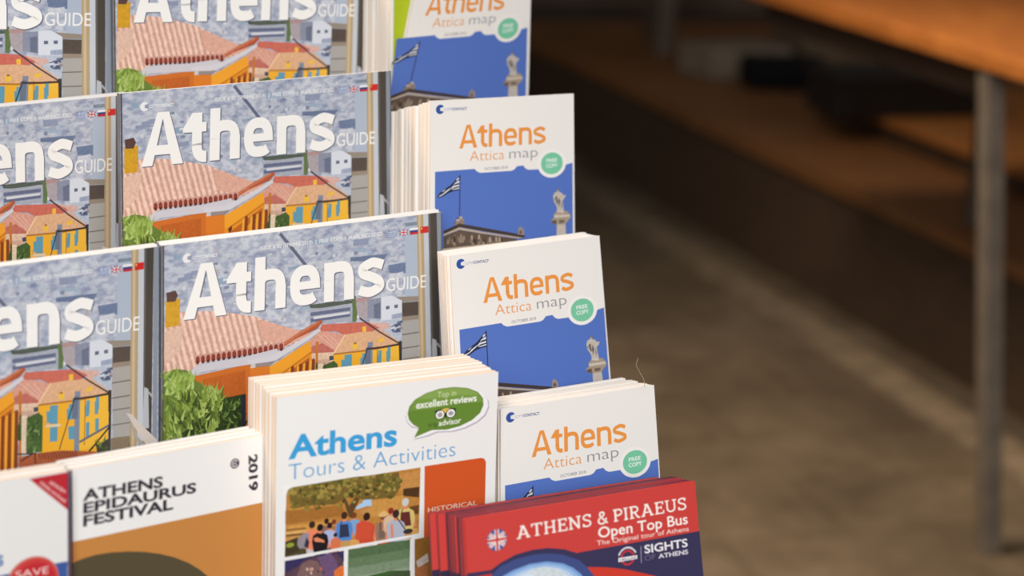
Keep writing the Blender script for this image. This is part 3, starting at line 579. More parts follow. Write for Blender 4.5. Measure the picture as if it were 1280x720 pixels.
('cover_photograph',0,(92,120,58),(163.3,117.3,162,114.2,164.5,117.5)),
('cover_photograph',0,(52,72,34),(162.3,120.4,167.8,118,163.5,120.6)),
('cover_photograph',0,(70,96,44),(156.1,115.1,155,110.1,157.2,115.3)),
('cover_photograph',0,(92,120,58),(161.7,117.1,166.2,115.2,162.8,117.3)),
('cover_photograph',0,(40,54,30),(156.6,111.5,160.2,112.6,157.7,111.6)),
('cover_photograph',0,(92,120,58),(158.2,119.3,161.4,121.2,159.3,119.5)),
('cover_photograph',1,(226,206,180),(105.7,87.8,109.3,87.8,108,110.2,105.1,109.7)),
('cover_photograph',1,(104,128,56),(1.9,77.2,10.2,75.9,17,77.6,23.3,85.1,30.9,90.3,39.2,94.4,42,98.9,40.9,120.1,1.8,120.8)),
('cover_photograph',1,(48,66,34),(39.3,99.1,56,98.8,56.2,122.9,23.2,123.5,1.8,123.5,20.3,113.7)),
('cover_photograph',0,(182,202,124),(7.2,83.5,5,80,9.6,83.9)),
('cover_photograph',0,(182,202,124),(19.7,89.8,22.1,81,22.2,90.2)),
('cover_photograph',0,(182,202,124),(2.3,79.2,9.2,74.2,4.8,79.6)),
('cover_photograph',0,(120,146,62),(2.6,82.6,3.4,75.6,5,83)),
('cover_photograph',0,(120,146,62),(15.9,82.2,13.5,75.8,18.4,82.6)),
('cover_photograph',0,(142,170,76),(7.3,80.5,10,76.1,9.7,80.9)),
('cover_photograph',0,(182,202,124),(8.7,83.9,12.2,77,11.1,84.3)),
('cover_photograph',0,(182,202,124),(4.1,84.9,2.8,78.3,6.5,85.3)),
('cover_photograph',0,(120,146,62),(3.3,82.1,-0.2,76.1,5.7,82.5)),
('cover_photograph',0,(160,186,96),(3.7,90.6,7.6,84.2,6.1,91)),
('cover_photograph',0,(142,170,76),(15.1,92.8,14.3,83.6,17.5,93.2)),
('cover_photograph',0,(142,170,76),(15.3,83.4,17,79.5,17.7,83.8)),
('cover_photograph',0,(160,186,96),(15.4,84.7,14.6,77.8,17.8,85.1)),
('cover_photograph',0,(120,146,62),(9.4,93.1,17.1,88.6,11.8,93.6)),
('cover_photograph',0,(120,146,62),(19.5,84.7,17.2,77,22,85.1)),
('cover_photograph',0,(142,170,76),(14.4,84.7,18.4,77.8,16.9,85.1)),
('cover_photograph',0,(182,202,124),(6.5,90.5,8.6,82.3,9,90.9)),
('cover_photograph',0,(182,202,124),(9.6,93.1,14.7,88.6,12,93.6)),
('cover_photograph',0,(160,186,96),(5.9,91.4,9.1,84.8,8.3,91.8)),
('cover_photograph',0,(120,146,62),(12.9,85.4,14.3,78.1,15.4,85.8)),
('cover_photograph',0,(142,170,76),(11,80.9,9.8,72.5,13.4,81.3)),
('cover_photograph',0,(142,170,76),(19.7,82.8,19.2,76.6,22.2,83.2)),
('cover_photograph',0,(142,170,76),(18.6,83.3,20.2,79.5,21,83.7)),
('cover_photograph',0,(120,146,62),(19.5,91.8,18.6,87,21.9,92.3)),
('cover_photograph',0,(120,146,62),(6.5,90.1,3.5,81.9,9,90.5)),
('cover_photograph',0,(182,202,124),(6.9,85.4,15.1,80.6,9.4,85.8)),
('cover_photograph',0,(182,202,124),(3.7,90.8,5,84.9,6.1,91.2)),
('cover_photograph',0,(182,202,124),(5,83.7,7.8,80.2,7.4,84.1)),
('cover_photograph',0,(182,202,124),(12.1,92.3,6.4,85,14.5,92.7)),
('cover_photograph',0,(142,170,76),(9.9,86.3,10.6,79.7,12.3,86.7)),
('cover_photograph',0,(120,146,62),(14.8,86.3,19.1,79.9,17.3,86.7)),
('cover_photograph',0,(160,186,96),(7.6,85.7,8.3,77.9,10.1,86.1)),
('cover_photograph',0,(142,170,76),(15.8,83,18.7,78,18.2,83.4)),
('cover_photograph',0,(120,146,62),(12.7,86.3,10.9,81.3,15.1,86.7)),
('cover_photograph',0,(142,170,76),(11.5,83.4,12.7,77.7,13.9,83.7)),
('cover_photograph',0,(120,146,62),(14.8,82.4,17,77.4,17.2,82.8)),
('cover_photograph',0,(160,186,96),(15.1,83.7,16.4,79.3,17.6,84.1)),
('cover_photograph',0,(142,170,76),(17.8,87.2,18.4,79.7,20.3,87.6)),
('cover_photograph',0,(142,170,76),(5.2,83.5,10.5,80,7.6,83.9)),
('cover_photograph',0,(120,146,62),(14.3,88.4,18.9,83.6,16.8,88.8)),
('cover_photograph',0,(120,146,62),(12.3,93.4,13.9,84.3,14.7,93.8)),
('cover_photograph',0,(142,170,76),(13.1,87,15.5,83.6,15.6,87.4)),
('cover_photograph',0,(160,186,96),(18.9,85.1,20.1,78.3,21.4,85.5)),
('cover_photograph',0,(142,170,76),(2.3,80,-4.2,76.8,4.7,80.4)),
('cover_photograph',0,(142,170,76),(16,93.4,18.5,84.7,18.5,93.8)),
('cover_photograph',0,(182,202,124),(10.2,88.8,6.6,81.4,12.7,89.2)),
('cover_photograph',0,(142,170,76),(3.2,81,1.8,74.9,5.6,81.4)),
('cover_photograph',0,(182,202,124),(5.4,84.8,2.8,79.6,7.8,85.2)),
('cover_photograph',0,(160,186,96),(19.4,85.5,23.9,78.2,21.8,85.9)),
('cover_photograph',0,(120,146,62),(2.4,83.5,5.4,77.8,4.8,83.9)),
('cover_photograph',0,(142,170,76),(4.6,86.9,8.3,81.8,7.1,87.3)),
('cover_photograph',0,(182,202,124),(14.2,91.3,20,87.2,16.6,91.7)),
('cover_photograph',0,(120,146,62),(19,94.3,24.1,89.6,21.4,94.7)),
('cover_photograph',0,(120,146,62),(15.6,89.5,13.2,81.8,18.1,89.9)),
('cover_photograph',0,(182,202,124),(16.3,90.1,20,85.4,18.8,90.5)),
('cover_photograph',0,(182,202,124),(2.3,85.1,4.7,81.8,4.7,85.5)),
('cover_photograph',0,(120,146,62),(11.2,90.3,16.6,85.1,13.7,90.7)),
('cover_photograph',0,(160,186,96),(11.2,88.6,6.8,80.2,13.7,89)),
('cover_photograph',0,(182,202,124),(17.6,88.5,21.5,85.5,20,88.9)),
('cover_photograph',0,(182,202,124),(6.9,90.4,12.9,85.7,9.3,90.8)),
('cover_photograph',0,(160,186,96),(10.3,84.3,17,78,12.7,84.7)),
('cover_photograph',0,(142,170,76),(14.8,91.9,15.9,86.8,17.2,92.3)),
('cover_photograph',0,(142,170,76),(3.8,86.2,6.4,81.3,6.2,86.6)),
('cover_photograph',0,(142,170,76),(12.5,89.1,10.5,80.3,14.9,89.5)),
('cover_photograph',0,(160,186,96),(11.8,83.5,13.7,78.2,14.2,83.9)),
('cover_photograph',0,(142,170,76),(14.2,91,15.5,85.4,16.7,91.4)),
('cover_photograph',0,(142,170,76),(8.5,89,13.1,84.3,10.9,89.4)),
('cover_photograph',0,(142,170,76),(10.6,85.3,11.1,81.4,13,85.7)),
('cover_photograph',0,(142,170,76),(10.9,91.6,7.3,84,13.4,92)),
('cover_photograph',0,(142,170,76),(1.7,80.1,9.4,75.9,4.2,80.5)),
('cover_photograph',0,(170,190,106),(32.2,97.5,31.6,88.5,34.4,97.8)),
('cover_photograph',0,(126,148,62),(37.8,96.2,39.8,92.4,40,96.6)),
('cover_photograph',0,(148,170,84),(37.9,105,35.8,99.7,40.1,105.4)),
('cover_photograph',0,(170,190,106),(38,95,35.7,91.2,40.2,95.4)),
('cover_photograph',0,(126,148,62),(35.2,106.4,37.6,103,37.4,106.8)),
('cover_photograph',0,(126,148,62),(21.8,103.8,19.5,99.6,24,104.1)),
('cover_photograph',0,(148,170,84),(38.5,94.9,41.8,90.1,40.8,95.3)),
('cover_photograph',0,(148,170,84),(20.8,98.5,19.8,94.8,23,98.9)),
('cover_photograph',0,(170,190,106),(32.3,94,32.4,89.4,34.5,94.4)),
('cover_photograph',0,(170,190,106),(37.5,101.4,43.4,97.3,39.7,101.8)),
('cover_photograph',0,(148,170,84),(25.5,98.6,24.8,93.3,27.7,99)),
('cover_photograph',0,(170,190,106),(31.1,105.4,32.9,100.7,33.3,105.7)),
('cover_photograph',0,(148,170,84),(36.1,95.7,31.7,87.3,38.3,96.1)),
('cover_photograph',0,(170,190,106),(27,102,33.4,96.7,29.2,102.4)),
('cover_photograph',0,(126,148,62),(30.7,106.5,31.6,99.5,32.9,106.9)),
('cover_photograph',0,(126,148,62),(31,96.1,34.1,91.7,33.2,96.5)),
('cover_photograph',0,(126,148,62),(32.8,103.1,30.6,99.1,35,103.4)),
('cover_photograph',0,(126,148,62),(15.2,92.3,13.2,85.3,17.3,92.6)),
('cover_photograph',0,(126,148,62),(35.7,106.9,30.7,98.9,37.9,107.3)),
('cover_photograph',0,(148,170,84),(31.2,93.2,35.4,89,33.4,93.6)),
('cover_photograph',0,(126,148,62),(38.3,99.6,46.3,95.5,40.5,100)),
('cover_photograph',0,(170,190,106),(17.6,102.1,22.9,99.1,19.7,102.5)),
('cover_photograph',0,(170,190,106),(34.8,100.6,33.7,93.7,37,101)),
('cover_photograph',0,(126,148,62),(16,99.3,12.5,95.5,18.2,99.6)),
('cover_photograph',0,(170,190,106),(18.3,103.9,16.1,97.6,20.5,104.3)),
('cover_photograph',0,(126,148,62),(19.2,99.9,23.7,95.5,21.4,100.3)),
('cover_photograph',0,(126,148,62),(24.5,98.8,20.7,99.5,26.7,99.2)),
('cover_photograph',0,(126,148,62),(17.9,93.1,20.6,85.3,20.1,93.5)),
('cover_photograph',0,(148,170,84),(33.7,94.6,37.7,89.1,35.9,94.9)),
('cover_photograph',0,(148,170,84),(34,98,38.5,92.7,36.2,98.4)),
('cover_photograph',0,(170,190,106),(28.3,106.2,27.5,102.3,30.5,106.6)),
('cover_photograph',0,(126,148,62),(18.2,94,17,88.5,20.4,94.4)),
('cover_photograph',0,(126,148,62),(38.1,104.6,37,95.3,40.3,105)),
('cover_photograph',0,(148,170,84),(28.3,106.1,24.3,103.6,30.5,106.5)),
('cover_photograph',0,(148,170,84),(14,91.1,16.1,82.2,16.2,91.5)),
('cover_photograph',0,(170,190,106),(27.6,101,25.5,94,29.8,101.4)),
('cover_photograph',0,(126,148,62),(20.1,103.7,19,97.1,22.2,104.1)),
('cover_photograph',0,(126,148,62),(27.9,103.4,31.3,100.3,30.1,103.8)),
('cover_photograph',0,(148,170,84),(29.9,97.7,31.2,91.1,32.1,98.1)),
('cover_photograph',0,(126,148,62),(27.9,97,28.6,89.6,30.1,97.3)),
('cover_photograph',0,(148,170,84),(33.7,103,34.8,98.8,35.9,103.4)),
('cover_photograph',0,(126,148,62),(33.5,105.7,35.5,100.6,35.7,106)),
('cover_photograph',0,(170,190,106),(30.8,96.4,35.1,94,33,96.7)),
('cover_photograph',0,(148,170,84),(34.6,95.9,37.8,87.2,36.8,96.2)),
('cover_photograph',0,(126,148,62),(31.1,101.1,27.8,94.9,33.3,101.5)),
('cover_photograph',0,(170,190,106),(18.1,95.3,20.6,90.6,20.3,95.7)),
('cover_photograph',0,(148,170,84),(15.2,101.5,14.7,97.2,17.4,101.9)),
('cover_photograph',0,(148,170,84),(25.5,100.5,25.9,96.4,27.7,100.9)),
('cover_photograph',0,(126,148,62),(13.8,93.9,19.6,88.7,16,94.3)),
('cover_photograph',0,(170,190,106),(24.8,96.9,25.1,92.1,27,97.3)),
('cover_photograph',0,(148,170,84),(27.3,97.9,27.4,92.4,29.4,98.3)),
('cover_photograph',0,(170,190,106),(26.4,105.6,26.2,97.8,28.6,106)),
('cover_photograph',0,(148,170,84),(24.1,100.6,25.6,93.1,26.3,101)),
('cover_photograph',0,(126,148,62),(34.3,100.1,33,94.5,36.5,100.4)),
('cover_photograph',0,(170,190,106),(23.6,95,20.4,89.5,25.8,95.4)),
('cover_photograph',0,(170,190,106),(33.9,101.2,33.7,97,36.1,101.5)),
('cover_photograph',0,(126,148,62),(37.9,98.3,38.3,94,40.2,98.7)),
('cover_photograph',0,(126,148,62),(16.6,103.3,15.3,96.6,18.8,103.7)),
('cover_photograph',0,(126,148,62),(18.9,105.4,22.9,98.5,21,105.7)),
('cover_photograph',0,(126,148,62),(19.3,99.5,15.5,92,21.4,99.8)),
('cover_photograph',0,(170,190,106),(21.5,101.9,22.8,97.3,23.7,102.2)),
('cover_photograph',0,(148,170,84),(35.6,95.8,37.4,90.7,37.8,96.2)),
('cover_photograph',0,(148,170,84),(29.9,106,31.3,99,32.1,106.4)),
('cover_photograph',0,(170,190,106),(26.7,93.4,30.2,88,28.9,93.7)),
('cover_photograph',0,(170,190,106),(36.4,95.2,31.5,88.6,38.6,95.6)),
('cover_photograph',0,(148,170,84),(15,103.9,20.5,98.7,17.2,104.3)),
('cover_photograph',0,(126,148,62),(26.5,99.5,31.8,95.4,28.7,99.8)),
('cover_photograph',0,(170,190,106),(21.5,101.9,26,95.5,23.7,102.3)),
('cover_photograph',0,(148,170,84),(28.5,92.9,32.3,88.8,30.7,93.3)),
('cover_photograph',0,(126,148,62),(28.5,92.8,27.1,84.9,30.7,93.2)),
('cover_photograph',0,(148,170,84),(35.9,107.7,37.4,103.5,38.1,108)),
('cover_photograph',0,(62,80,36),(8.4,108.3,8.6,103.9,10.6,108.7)),
('cover_photograph',0,(62,80,36),(24.6,113.1,24.2,107,26.7,113.5)),
('cover_photograph',0,(62,80,36),(3.4,110.4,-0.2,101.6,5.5,110.8)),
('cover_photograph',0,(148,170,84),(30.1,120,32.9,113.3,32.3,120.4)),
('cover_photograph',0,(62,80,36),(32,108.7,33.6,104.5,34.2,109.1)),
('cover_photograph',0,(106,128,54),(26.1,109.8,33.3,105.7,28.3,110.2)),
('cover_photograph',0,(84,104,46),(38.7,98.7,41.3,91.7,40.9,99.1)),
('cover_photograph',0,(126,148,62),(3.3,109.3,2,104,5.4,109.7)),
('cover_photograph',0,(84,104,46),(10.2,116,16,112.6,12.3,116.4)),
('cover_photograph',0,(126,148,62),(11.7,94.7,13.8,90.9,13.9,95.1)),
('cover_photograph',0,(106,128,54),(25.6,96.8,26.9,90.3,27.8,97.2)),
('cover_photograph',0,(170,190,106),(33,105.8,35.8,98.6,35.2,106.2)),
('cover_photograph',0,(106,128,54),(3,99.4,3.3,92.6,5.2,99.7)),
('cover_photograph',0,(62,80,36),(7.9,105.8,10.5,97.9,10,106.2)),
('cover_photograph',0,(106,128,54),(27.1,113.7,27.2,108.1,29.3,114.1)),
('cover_photograph',0,(106,128,54),(7.1,100.7,8.5,94,9.2,101.1)),
('cover_photograph',0,(62,80,36),(14.4,96.7,14,89.3,16.6,97)),
('cover_photograph',0,(62,80,36),(16.1,113.6,12.8,106.3,18.2,114)),
('cover_photograph',0,(170,190,106),(4.7,113.8,5.4,108.8,6.8,114.2)),
('cover_photograph',0,(170,190,106),(23.7,106.1,22.5,99.4,25.9,106.5)),
('cover_photograph',0,(126,148,62),(22.9,106.4,24.7,98.9,25.1,106.8)),
('cover_photograph',0,(126,148,62),(17.5,101.2,20.8,97.5,19.7,101.5)),
('cover_photograph',0,(106,128,54),(28.4,112.5,29.3,108.3,30.6,112.9)),
('cover_photograph',0,(126,148,62),(3.9,113.7,7.6,105.9,6,114.1)),
('cover_photograph',0,(170,190,106),(24.1,117.7,30.6,116,26.3,118.1)),
('cover_photograph',0,(62,80,36),(15.7,107.8,16.5,103.8,17.9,108.2)),
('cover_photograph',0,(84,104,46),(23.3,98.8,23.5,94.8,25.5,99.2)),
('cover_photograph',0,(170,190,106),(36.3,116.7,34.6,109.4,38.5,117.1)),
('cover_photograph',0,(106,128,54),(34.4,124.3,36.1,118.9,36.6,124.7)),
('cover_photograph',0,(106,128,54),(11.4,107,10.9,99.4,13.5,107.3)),
('cover_photograph',0,(126,148,62),(26.9,99.3,28.5,91.7,29.1,99.7)),
('cover_photograph',0,(84,104,46),(24,111.1,20.6,103,26.2,111.5)),
('cover_photograph',0,(62,80,36),(26.5,119.4,24.5,116,28.7,119.9)),
('cover_photograph',0,(84,104,46),(8.6,102.1,6.5,94.9,10.8,102.5)),
('cover_photograph',0,(106,128,54),(35.9,124.4,33.4,118.5,38.1,124.8)),
('cover_photograph',0,(106,128,54),(15.6,106.3,19.2,99.6,17.8,106.7)),
('cover_photograph',0,(106,128,54),(2.7,99.6,6,91.7,4.8,100)),
('cover_photograph',0,(170,190,106),(6.6,117.9,10.1,114,8.8,118.3)),
('cover_photograph',0,(126,148,62),(5.2,110.8,4.5,104.7,7.4,111.1)),
('cover_photograph',0,(62,80,36),(16.2,98.4,15.8,89.8,18.4,98.8)),
('cover_photograph',0,(148,170,84),(7.7,113.2,5.9,105.3,9.8,113.6)),
('cover_photograph',0,(106,128,54),(20.3,97.8,26.9,93.8,22.5,98.2)),
('cover_photograph',0,(62,80,36),(37.6,113.8,42.7,107.6,39.8,114.2)),
('cover_photograph',0,(84,104,46),(13.9,106.3,15.2,102.1,16.1,106.7)),
('cover_photograph',0,(106,128,54),(16.1,98.8,14.3,93.4,18.3,99.2)),
('cover_photograph',0,(84,104,46),(25.7,97.2,21.6,88.7,27.9,97.5)),
('cover_photograph',0,(170,190,106),(25.2,108.7,24.6,102.7,27.4,109.1)),
('cover_photograph',0,(170,190,106),(29.3,106.1,33.1,98.3,31.5,106.5)),
('cover_photograph',0,(148,170,84),(35.4,117,33.6,112.8,37.6,117.4)),
('cover_photograph',0,(84,104,46),(15.4,111.5,15.7,107.2,17.6,111.9)),
('cover_photograph',0,(106,128,54),(8.5,109.3,6.9,103.8,10.7,109.7)),
('cover_photograph',0,(62,80,36),(31.1,105.6,32.8,101.1,33.3,106)),
('cover_photograph',0,(126,148,62),(16.7,96.1,17.5,90.5,18.8,96.4)),
('cover_photograph',0,(84,104,46),(39.4,108.2,38,104,41.6,108.6)),
('cover_photograph',0,(106,128,54),(10.1,110.9,8,106.3,12.3,111.3)),
('cover_photograph',0,(170,190,106),(10,109.5,9.8,101.6,12.1,109.9)),
('cover_photograph',0,(106,128,54),(32.3,102.9,32.3,94.6,34.5,103.3)),
('cover_photograph',0,(126,148,62),(34.5,121.3,36.3,113.8,36.7,121.7)),
('cover_photograph',0,(170,190,106),(26.8,108.2,29.8,101.2,29,108.6)),
('cover_photograph',0,(170,190,106),(13.3,108.2,16.8,100.6,15.5,108.6)),
('cover_photograph',0,(170,190,106),(4.3,116,2.7,109.7,6.4,116.4)),
('cover_photograph',0,(126,148,62),(6.7,108.5,7.5,103,8.9,108.8)),
('cover_photograph',0,(148,170,84),(31.8,119.3,32.9,109.9,34,119.7)),
('cover_photograph',0,(148,170,84),(3.3,100.5,6.5,95.6,5.5,100.8)),
('cover_photograph',0,(126,148,62),(22.4,123.1,23.7,118.6,24.6,123.5)),
('cover_photograph',0,(106,128,54),(36,112.6,34.4,103.3,38.2,113)),
('cover_photograph',0,(126,148,62),(38.6,101.3,38.5,93.6,40.8,101.7)),
('cover_photograph',0,(106,128,54),(37,114.7,39.1,107.8,39.2,115.1)),
('cover_photograph',0,(170,190,106),(34.9,101.8,37,93.8,37.1,102.2)),
('cover_photograph',0,(62,80,36),(19.2,104.4,22.6,99.1,21.4,104.8)),
('cover_photograph',0,(62,80,36),(19.5,113.3,22.6,104.9,21.7,113.7)),
('cover_photograph',0,(62,80,36),(17.3,97.6,18.2,91.2,19.5,98)),
('cover_photograph',0,(126,148,62),(13.6,119.5,13.2,115.6,15.8,119.9)),
('cover_photograph',0,(148,170,84),(7.5,118.1,14.8,116.8,9.7,118.5)),
('cover_photograph',0,(62,80,36),(24.4,122.2,25.2,113.7,26.6,122.7)),
('cover_photograph',0,(148,170,84),(25.7,105.5,25.8,97.6,27.9,105.9)),
('cover_photograph',0,(62,80,36),(35.1,103.3,36.8,97.2,37.3,103.7)),
('cover_photograph',0,(148,170,84),(29.4,117.4,33.7,114.5,31.6,117.8)),
('cover_photograph',0,(148,170,84),(34.9,102.9,34.1,97.5,37.1,103.3)),
('cover_photograph',0,(126,148,62),(35.1,99.5,36.9,93.3,37.3,99.9)),
('cover_photograph',0,(126,148,62),(12.1,93.8,8.5,88.9,14.2,94.2)),
('cover_photograph',0,(84,104,46),(30.2,104.1,31.1,98.8,32.4,104.4)),
('cover_photograph',0,(84,104,46),(34.8,108.3,30.2,101.5,37,108.7)),
('cover_photograph',0,(84,104,46),(9.1,110.6,5.1,105.7,11.2,111)),
('cover_photograph',0,(62,80,36),(29.2,103.9,33.4,97.9,31.4,104.3)),
('cover_photograph',0,(148,170,84),(36.1,116.2,37.8,108.1,38.3,116.6)),
('cover_photograph',0,(170,190,106),(13.5,120.8,13.3,112,15.7,121.2)),
('cover_photograph',0,(170,190,106),(33.8,116,34,108.2,36,116.4)),
('cover_photograph',0,(170,190,106),(34.9,122.6,33.5,114.1,37.1,123)),
('cover_photograph',0,(148,170,84),(18.7,103.2,17.7,99.4,20.9,103.6)),
('cover_photograph',0,(126,148,62),(5.1,106.9,4.5,98.8,7.3,107.3)),
('cover_photograph',0,(106,128,54),(19.9,110.7,23.3,107.1,22.1,111.1)),
('cover_photograph',0,(84,104,46),(32.3,110.5,38.2,103.8,34.5,110.9)),
('cover_photograph',0,(170,190,106),(28.4,117,31.2,110.6,30.6,117.4)),
('cover_photograph',0,(106,128,54),(3.2,116.8,4.8,108.2,5.4,117.2)),
('cover_photograph',0,(84,104,46),(12.3,97.9,12,92.4,14.5,98.2)),
('cover_photograph',0,(170,190,106),(17.9,119.8,20.3,114.1,20.1,120.2)),
('cover_photograph',0,(126,148,62),(34.4,116.3,33.8,112.5,36.6,116.7)),
('cover_photograph',0,(126,148,62),(25.5,122,30,118.3,27.6,122.4)),
('cover_photograph',0,(148,170,84),(18,114.4,18.9,109.5,20.2,114.8)),
('cover_photograph',0,(84,104,46),(18.4,95.1,17.7,89.1,20.6,95.4)),
('cover_photograph',0,(84,104,46),(12.2,110,10.5,100.8,14.4,110.4)),
('cover_photograph',0,(126,148,62),(22,99.8,18.7,92.4,24.2,100.2)),
('cover_photograph',0,(62,80,36),(17.6,96.2,19.2,89.2,19.8,96.6)),
('cover_photograph',0,(148,170,84),(4.7,118.8,7.5,113.9,6.9,119.2)),
('cover_photograph',0,(84,104,46),(17.3,106.6,20.2,100.7,19.5,107)),
('cover_photograph',0,(106,128,54),(21.6,102,24.3,93.3,23.8,102.4)),
('cover_photograph',0,(62,80,36),(24.9,103.4,24.8,95.4,27,103.8)),
('cover_photograph',0,(170,190,106),(12.1,118,13.7,112.2,14.2,118.4)),
('cover_photograph',0,(62,80,36),(27.4,120.5,30.1,113.6,29.5,120.9)),
('cover_photograph',0,(106,128,54),(36.4,110,35.7,100.5,38.6,110.4)),
('cover_photograph',0,(170,190,106),(11.9,119,12.3,112.5,14,119.4)),
('cover_photograph',0,(106,128,54),(27.1,120.1,25.3,110.7,29.3,120.5)),
('cover_photograph',0,(106,128,54),(7.4,104.5,7.6,97.9,9.6,104.9)),
('cover_photograph',0,(148,170,84),(33,118.3,37.5,113.9,35.2,118.7)),
('cover_photograph',0,(148,170,84),(6.5,107.4,6.2,99.9,8.7,107.8)),
('cover_photograph',0,(126,148,62),(22.8,121.6,23.3,115.1,25,122)),
('cover_photograph',0,(106,128,54),(23.4,116.3,22.7,112.5,25.5,116.7)),
('cover_photograph',0,(84,104,46),(35.7,111.8,32.2,103.9,37.9,112.2)),
('cover_photograph',0,(170,190,106),(11.3,94.8,11.5,87.6,13.4,95.2)),
('cover_photograph',0,(170,190,106),(9.5,115.3,8.9,107.6,11.6,115.7)),
('cover_photograph',0,(106,128,54),(36.5,112.6,38.1,105.9,38.7,113)),
('cover_photograph',0,(148,170,84),(18.2,102.6,12.9,95.4,20.4,103)),
('cover_photograph',0,(148,170,84),(12,117.7,8.3,112.1,14.1,118.1)),
('cover_photograph',0,(170,190,106),(9.7,115.2,9.6,111.3,11.8,115.6)),
('cover_photograph',0,(62,80,36),(22.4,101.2,23.9,96.6,24.6,101.6)),
('cover_photograph',0,(170,190,106),(38.3,106.6,41.3,100.6,40.5,106.9)),
('cover_photograph',0,(126,148,62),(30.3,117.2,36.5,111.3,32.5,117.6)),
('cover_photograph',0,(148,170,84),(36.1,116.2,32.7,112,38.3,116.6)),
('cover_photograph',0,(62,80,36),(21.2,112.2,20.4,105.1,23.4,112.6)),
('cover_photograph',0,(84,104,46),(24.7,123.5,24.4,115.7,26.8,123.9)),
('cover_photograph',0,(62,80,36),(12.6,110.5,12.6,101.7,14.8,110.9)),
('cover_photograph',0,(170,190,106),(29.6,110.9,33.6,107.9,31.8,111.3)),
('cover_photograph',0,(170,190,106),(35.8,99.6,35,92.8,38,100)),
('cover_photograph',0,(170,190,106),(20.1,115.2,20.5,110.9,22.2,115.6)),
('cover_photograph',0,(62,80,36),(29,119.2,28.1,111.7,31.2,119.6)),
('cover_photograph',0,(126,148,62),(8.6,119,17.1,117.3,10.8,119.4)),
('cover_photograph',0,(84,104,46),(4.6,97,5,91.5,6.7,97.4)),
('cover_photograph',0,(62,80,36),(19.2,115.4,27,114.7,21.3,115.8)),
('cover_photograph',0,(106,128,54),(2.1,93.5,1.6,87.5,4.2,93.9)),
('cover_photograph',0,(106,128,54),(8.6,117.2,9,110.6,10.7,117.6)),
('cover_photograph',0,(148,170,84),(30.2,123.7,34.3,117.5,32.4,124.1)),
('cover_photograph',0,(148,170,84),(20.5,108.8,19.3,103.1,22.7,109.2)),
('cover_photograph',0,(148,170,84),(11.3,108,9.7,103.2,13.5,108.4)),
('cover_photograph',0,(126,148,62),(10.8,101.3,11.5,95.7,13,101.7)),
('cover_photograph',0,(106,128,54),(35,104.5,38.2,97.3,37.2,104.8)),
('cover_photograph',0,(62,80,36),(20.5,100.1,25.2,93,22.7,100.4)),
('cover_photograph',0,(148,170,84),(11.4,97.8,5.5,92.1,13.6,98.2)),
('cover_photograph',0,(126,148,62),(10.3,100.4,10.4,92.9,12.5,100.8)),
('cover_photograph',0,(70,96,44),(41,112.9,41,109.2,43.2,113.3)),
('cover_photograph',0,(70,96,44),(43.3,105.5,40.7,100.7,45.5,105.9)),
('cover_photograph',0,(70,96,44),(42.1,110.4,46.5,105.4,44.3,110.8)),
('cover_photograph',0,(100,130,50),(43.5,107.2,44.8,103.9,45.7,107.6)),
('cover_photograph',0,(52,72,34),(43.5,108.6,46.2,106.5,45.7,109)),
('cover_photograph',0,(70,96,44),(42.9,106,49.6,102.8,45.2,106.4)),
('cover_photograph',0,(52,72,34),(53.5,120.2,55.5,116.2,55.7,120.6)),
('cover_photograph',0,(100,130,50),(48.9,106.5,54.3,101.2,51.2,106.9)),
('cover_photograph',0,(116,146,76),(40.8,111.2,45.8,107.6,43,111.6)),
('cover_photograph',0,(40,54,30),(45.4,117.9,52.5,116.3,47.6,118.3)),
('cover_photograph',0,(92,120,58),(41.1,110.8,43.4,105.7,43.3,111.2)),
('cover_photograph',0,(40,54,30),(54,119.2,58.6,114.4,56.2,119.6)),
('cover_photograph',0,(92,120,58),(47.7,120.4,51.6,114.3,49.9,120.8)),
('cover_photograph',0,(52,72,34),(50.3,105.3,46.7,105.4,52.6,105.7)),
('cover_photograph',0,(92,120,58),(44,104.6,42,98.3,46.2,105)),
('cover_photograph',0,(92,120,58),(44.9,107.4,50.9,106.3,47.2,107.7)),
('cover_photograph',0,(70,96,44),(42.1,102.5,40,99.9,44.3,102.9)),
('cover_photograph',0,(100,130,50),(44.1,105.2,47.4,100.5,46.4,105.6)),
('cover_photograph',0,(40,54,30),(47.5,107.7,42.9,104.2,49.7,108.1)),
('cover_photograph',0,(116,146,76),(44.1,113.6,39.1,111.7,46.3,114)),
('cover_photograph',0,(116,146,76),(49.9,116.8,44.6,114.7,52.1,117.2)),
('cover_photograph',0,(100,130,50),(53.2,108.5,53.5,104.2,55.4,108.9)),
('cover_photograph',0,(40,54,30),(51.6,114.5,52.1,111.2,53.9,114.9)),
('cover_photograph',0,(52,72,34),(46.1,106.8,47.4,100.4,48.3,107.2)),
('cover_photograph',0,(52,72,34),(42.7,104.5,44.7,101.3,44.9,104.9)),
('cover_photograph',0,(40,54,30),(40.9,109.8,45.5,111.1,43.1,110.2)),
('cover_photograph',0,(52,72,34),(48.4,103.5,49.8,100.6,50.6,103.9)),
('cover_photograph',0,(40,54,30),(40.5,113.6,36.9,108.4,42.7,114)),
('cover_photograph',0,(116,146,76),(53.9,119.6,56.8,113.1,56.1,120)),
('cover_photograph',0,(70,96,44),(51.1,121.3,55.4,116.4,53.3,121.7)),
('cover_photograph',0,(92,120,58),(47.9,117.1,52.9,121.5,50.2,117.5)),
('cover_photograph',0,(100,130,50),(53.8,113.5,49.4,108.2,56.1,113.9)),
('cover_photograph',0,(116,146,76),(53.7,108.2,55.6,104.9,56,108.6)),
('cover_photograph',0,(52,72,34),(42.4,107.5,45.3,102.8,44.6,107.9)),
('cover_photograph',0,(70,96,44),(51.6,113.8,52.9,110.2,53.8,114.2)),
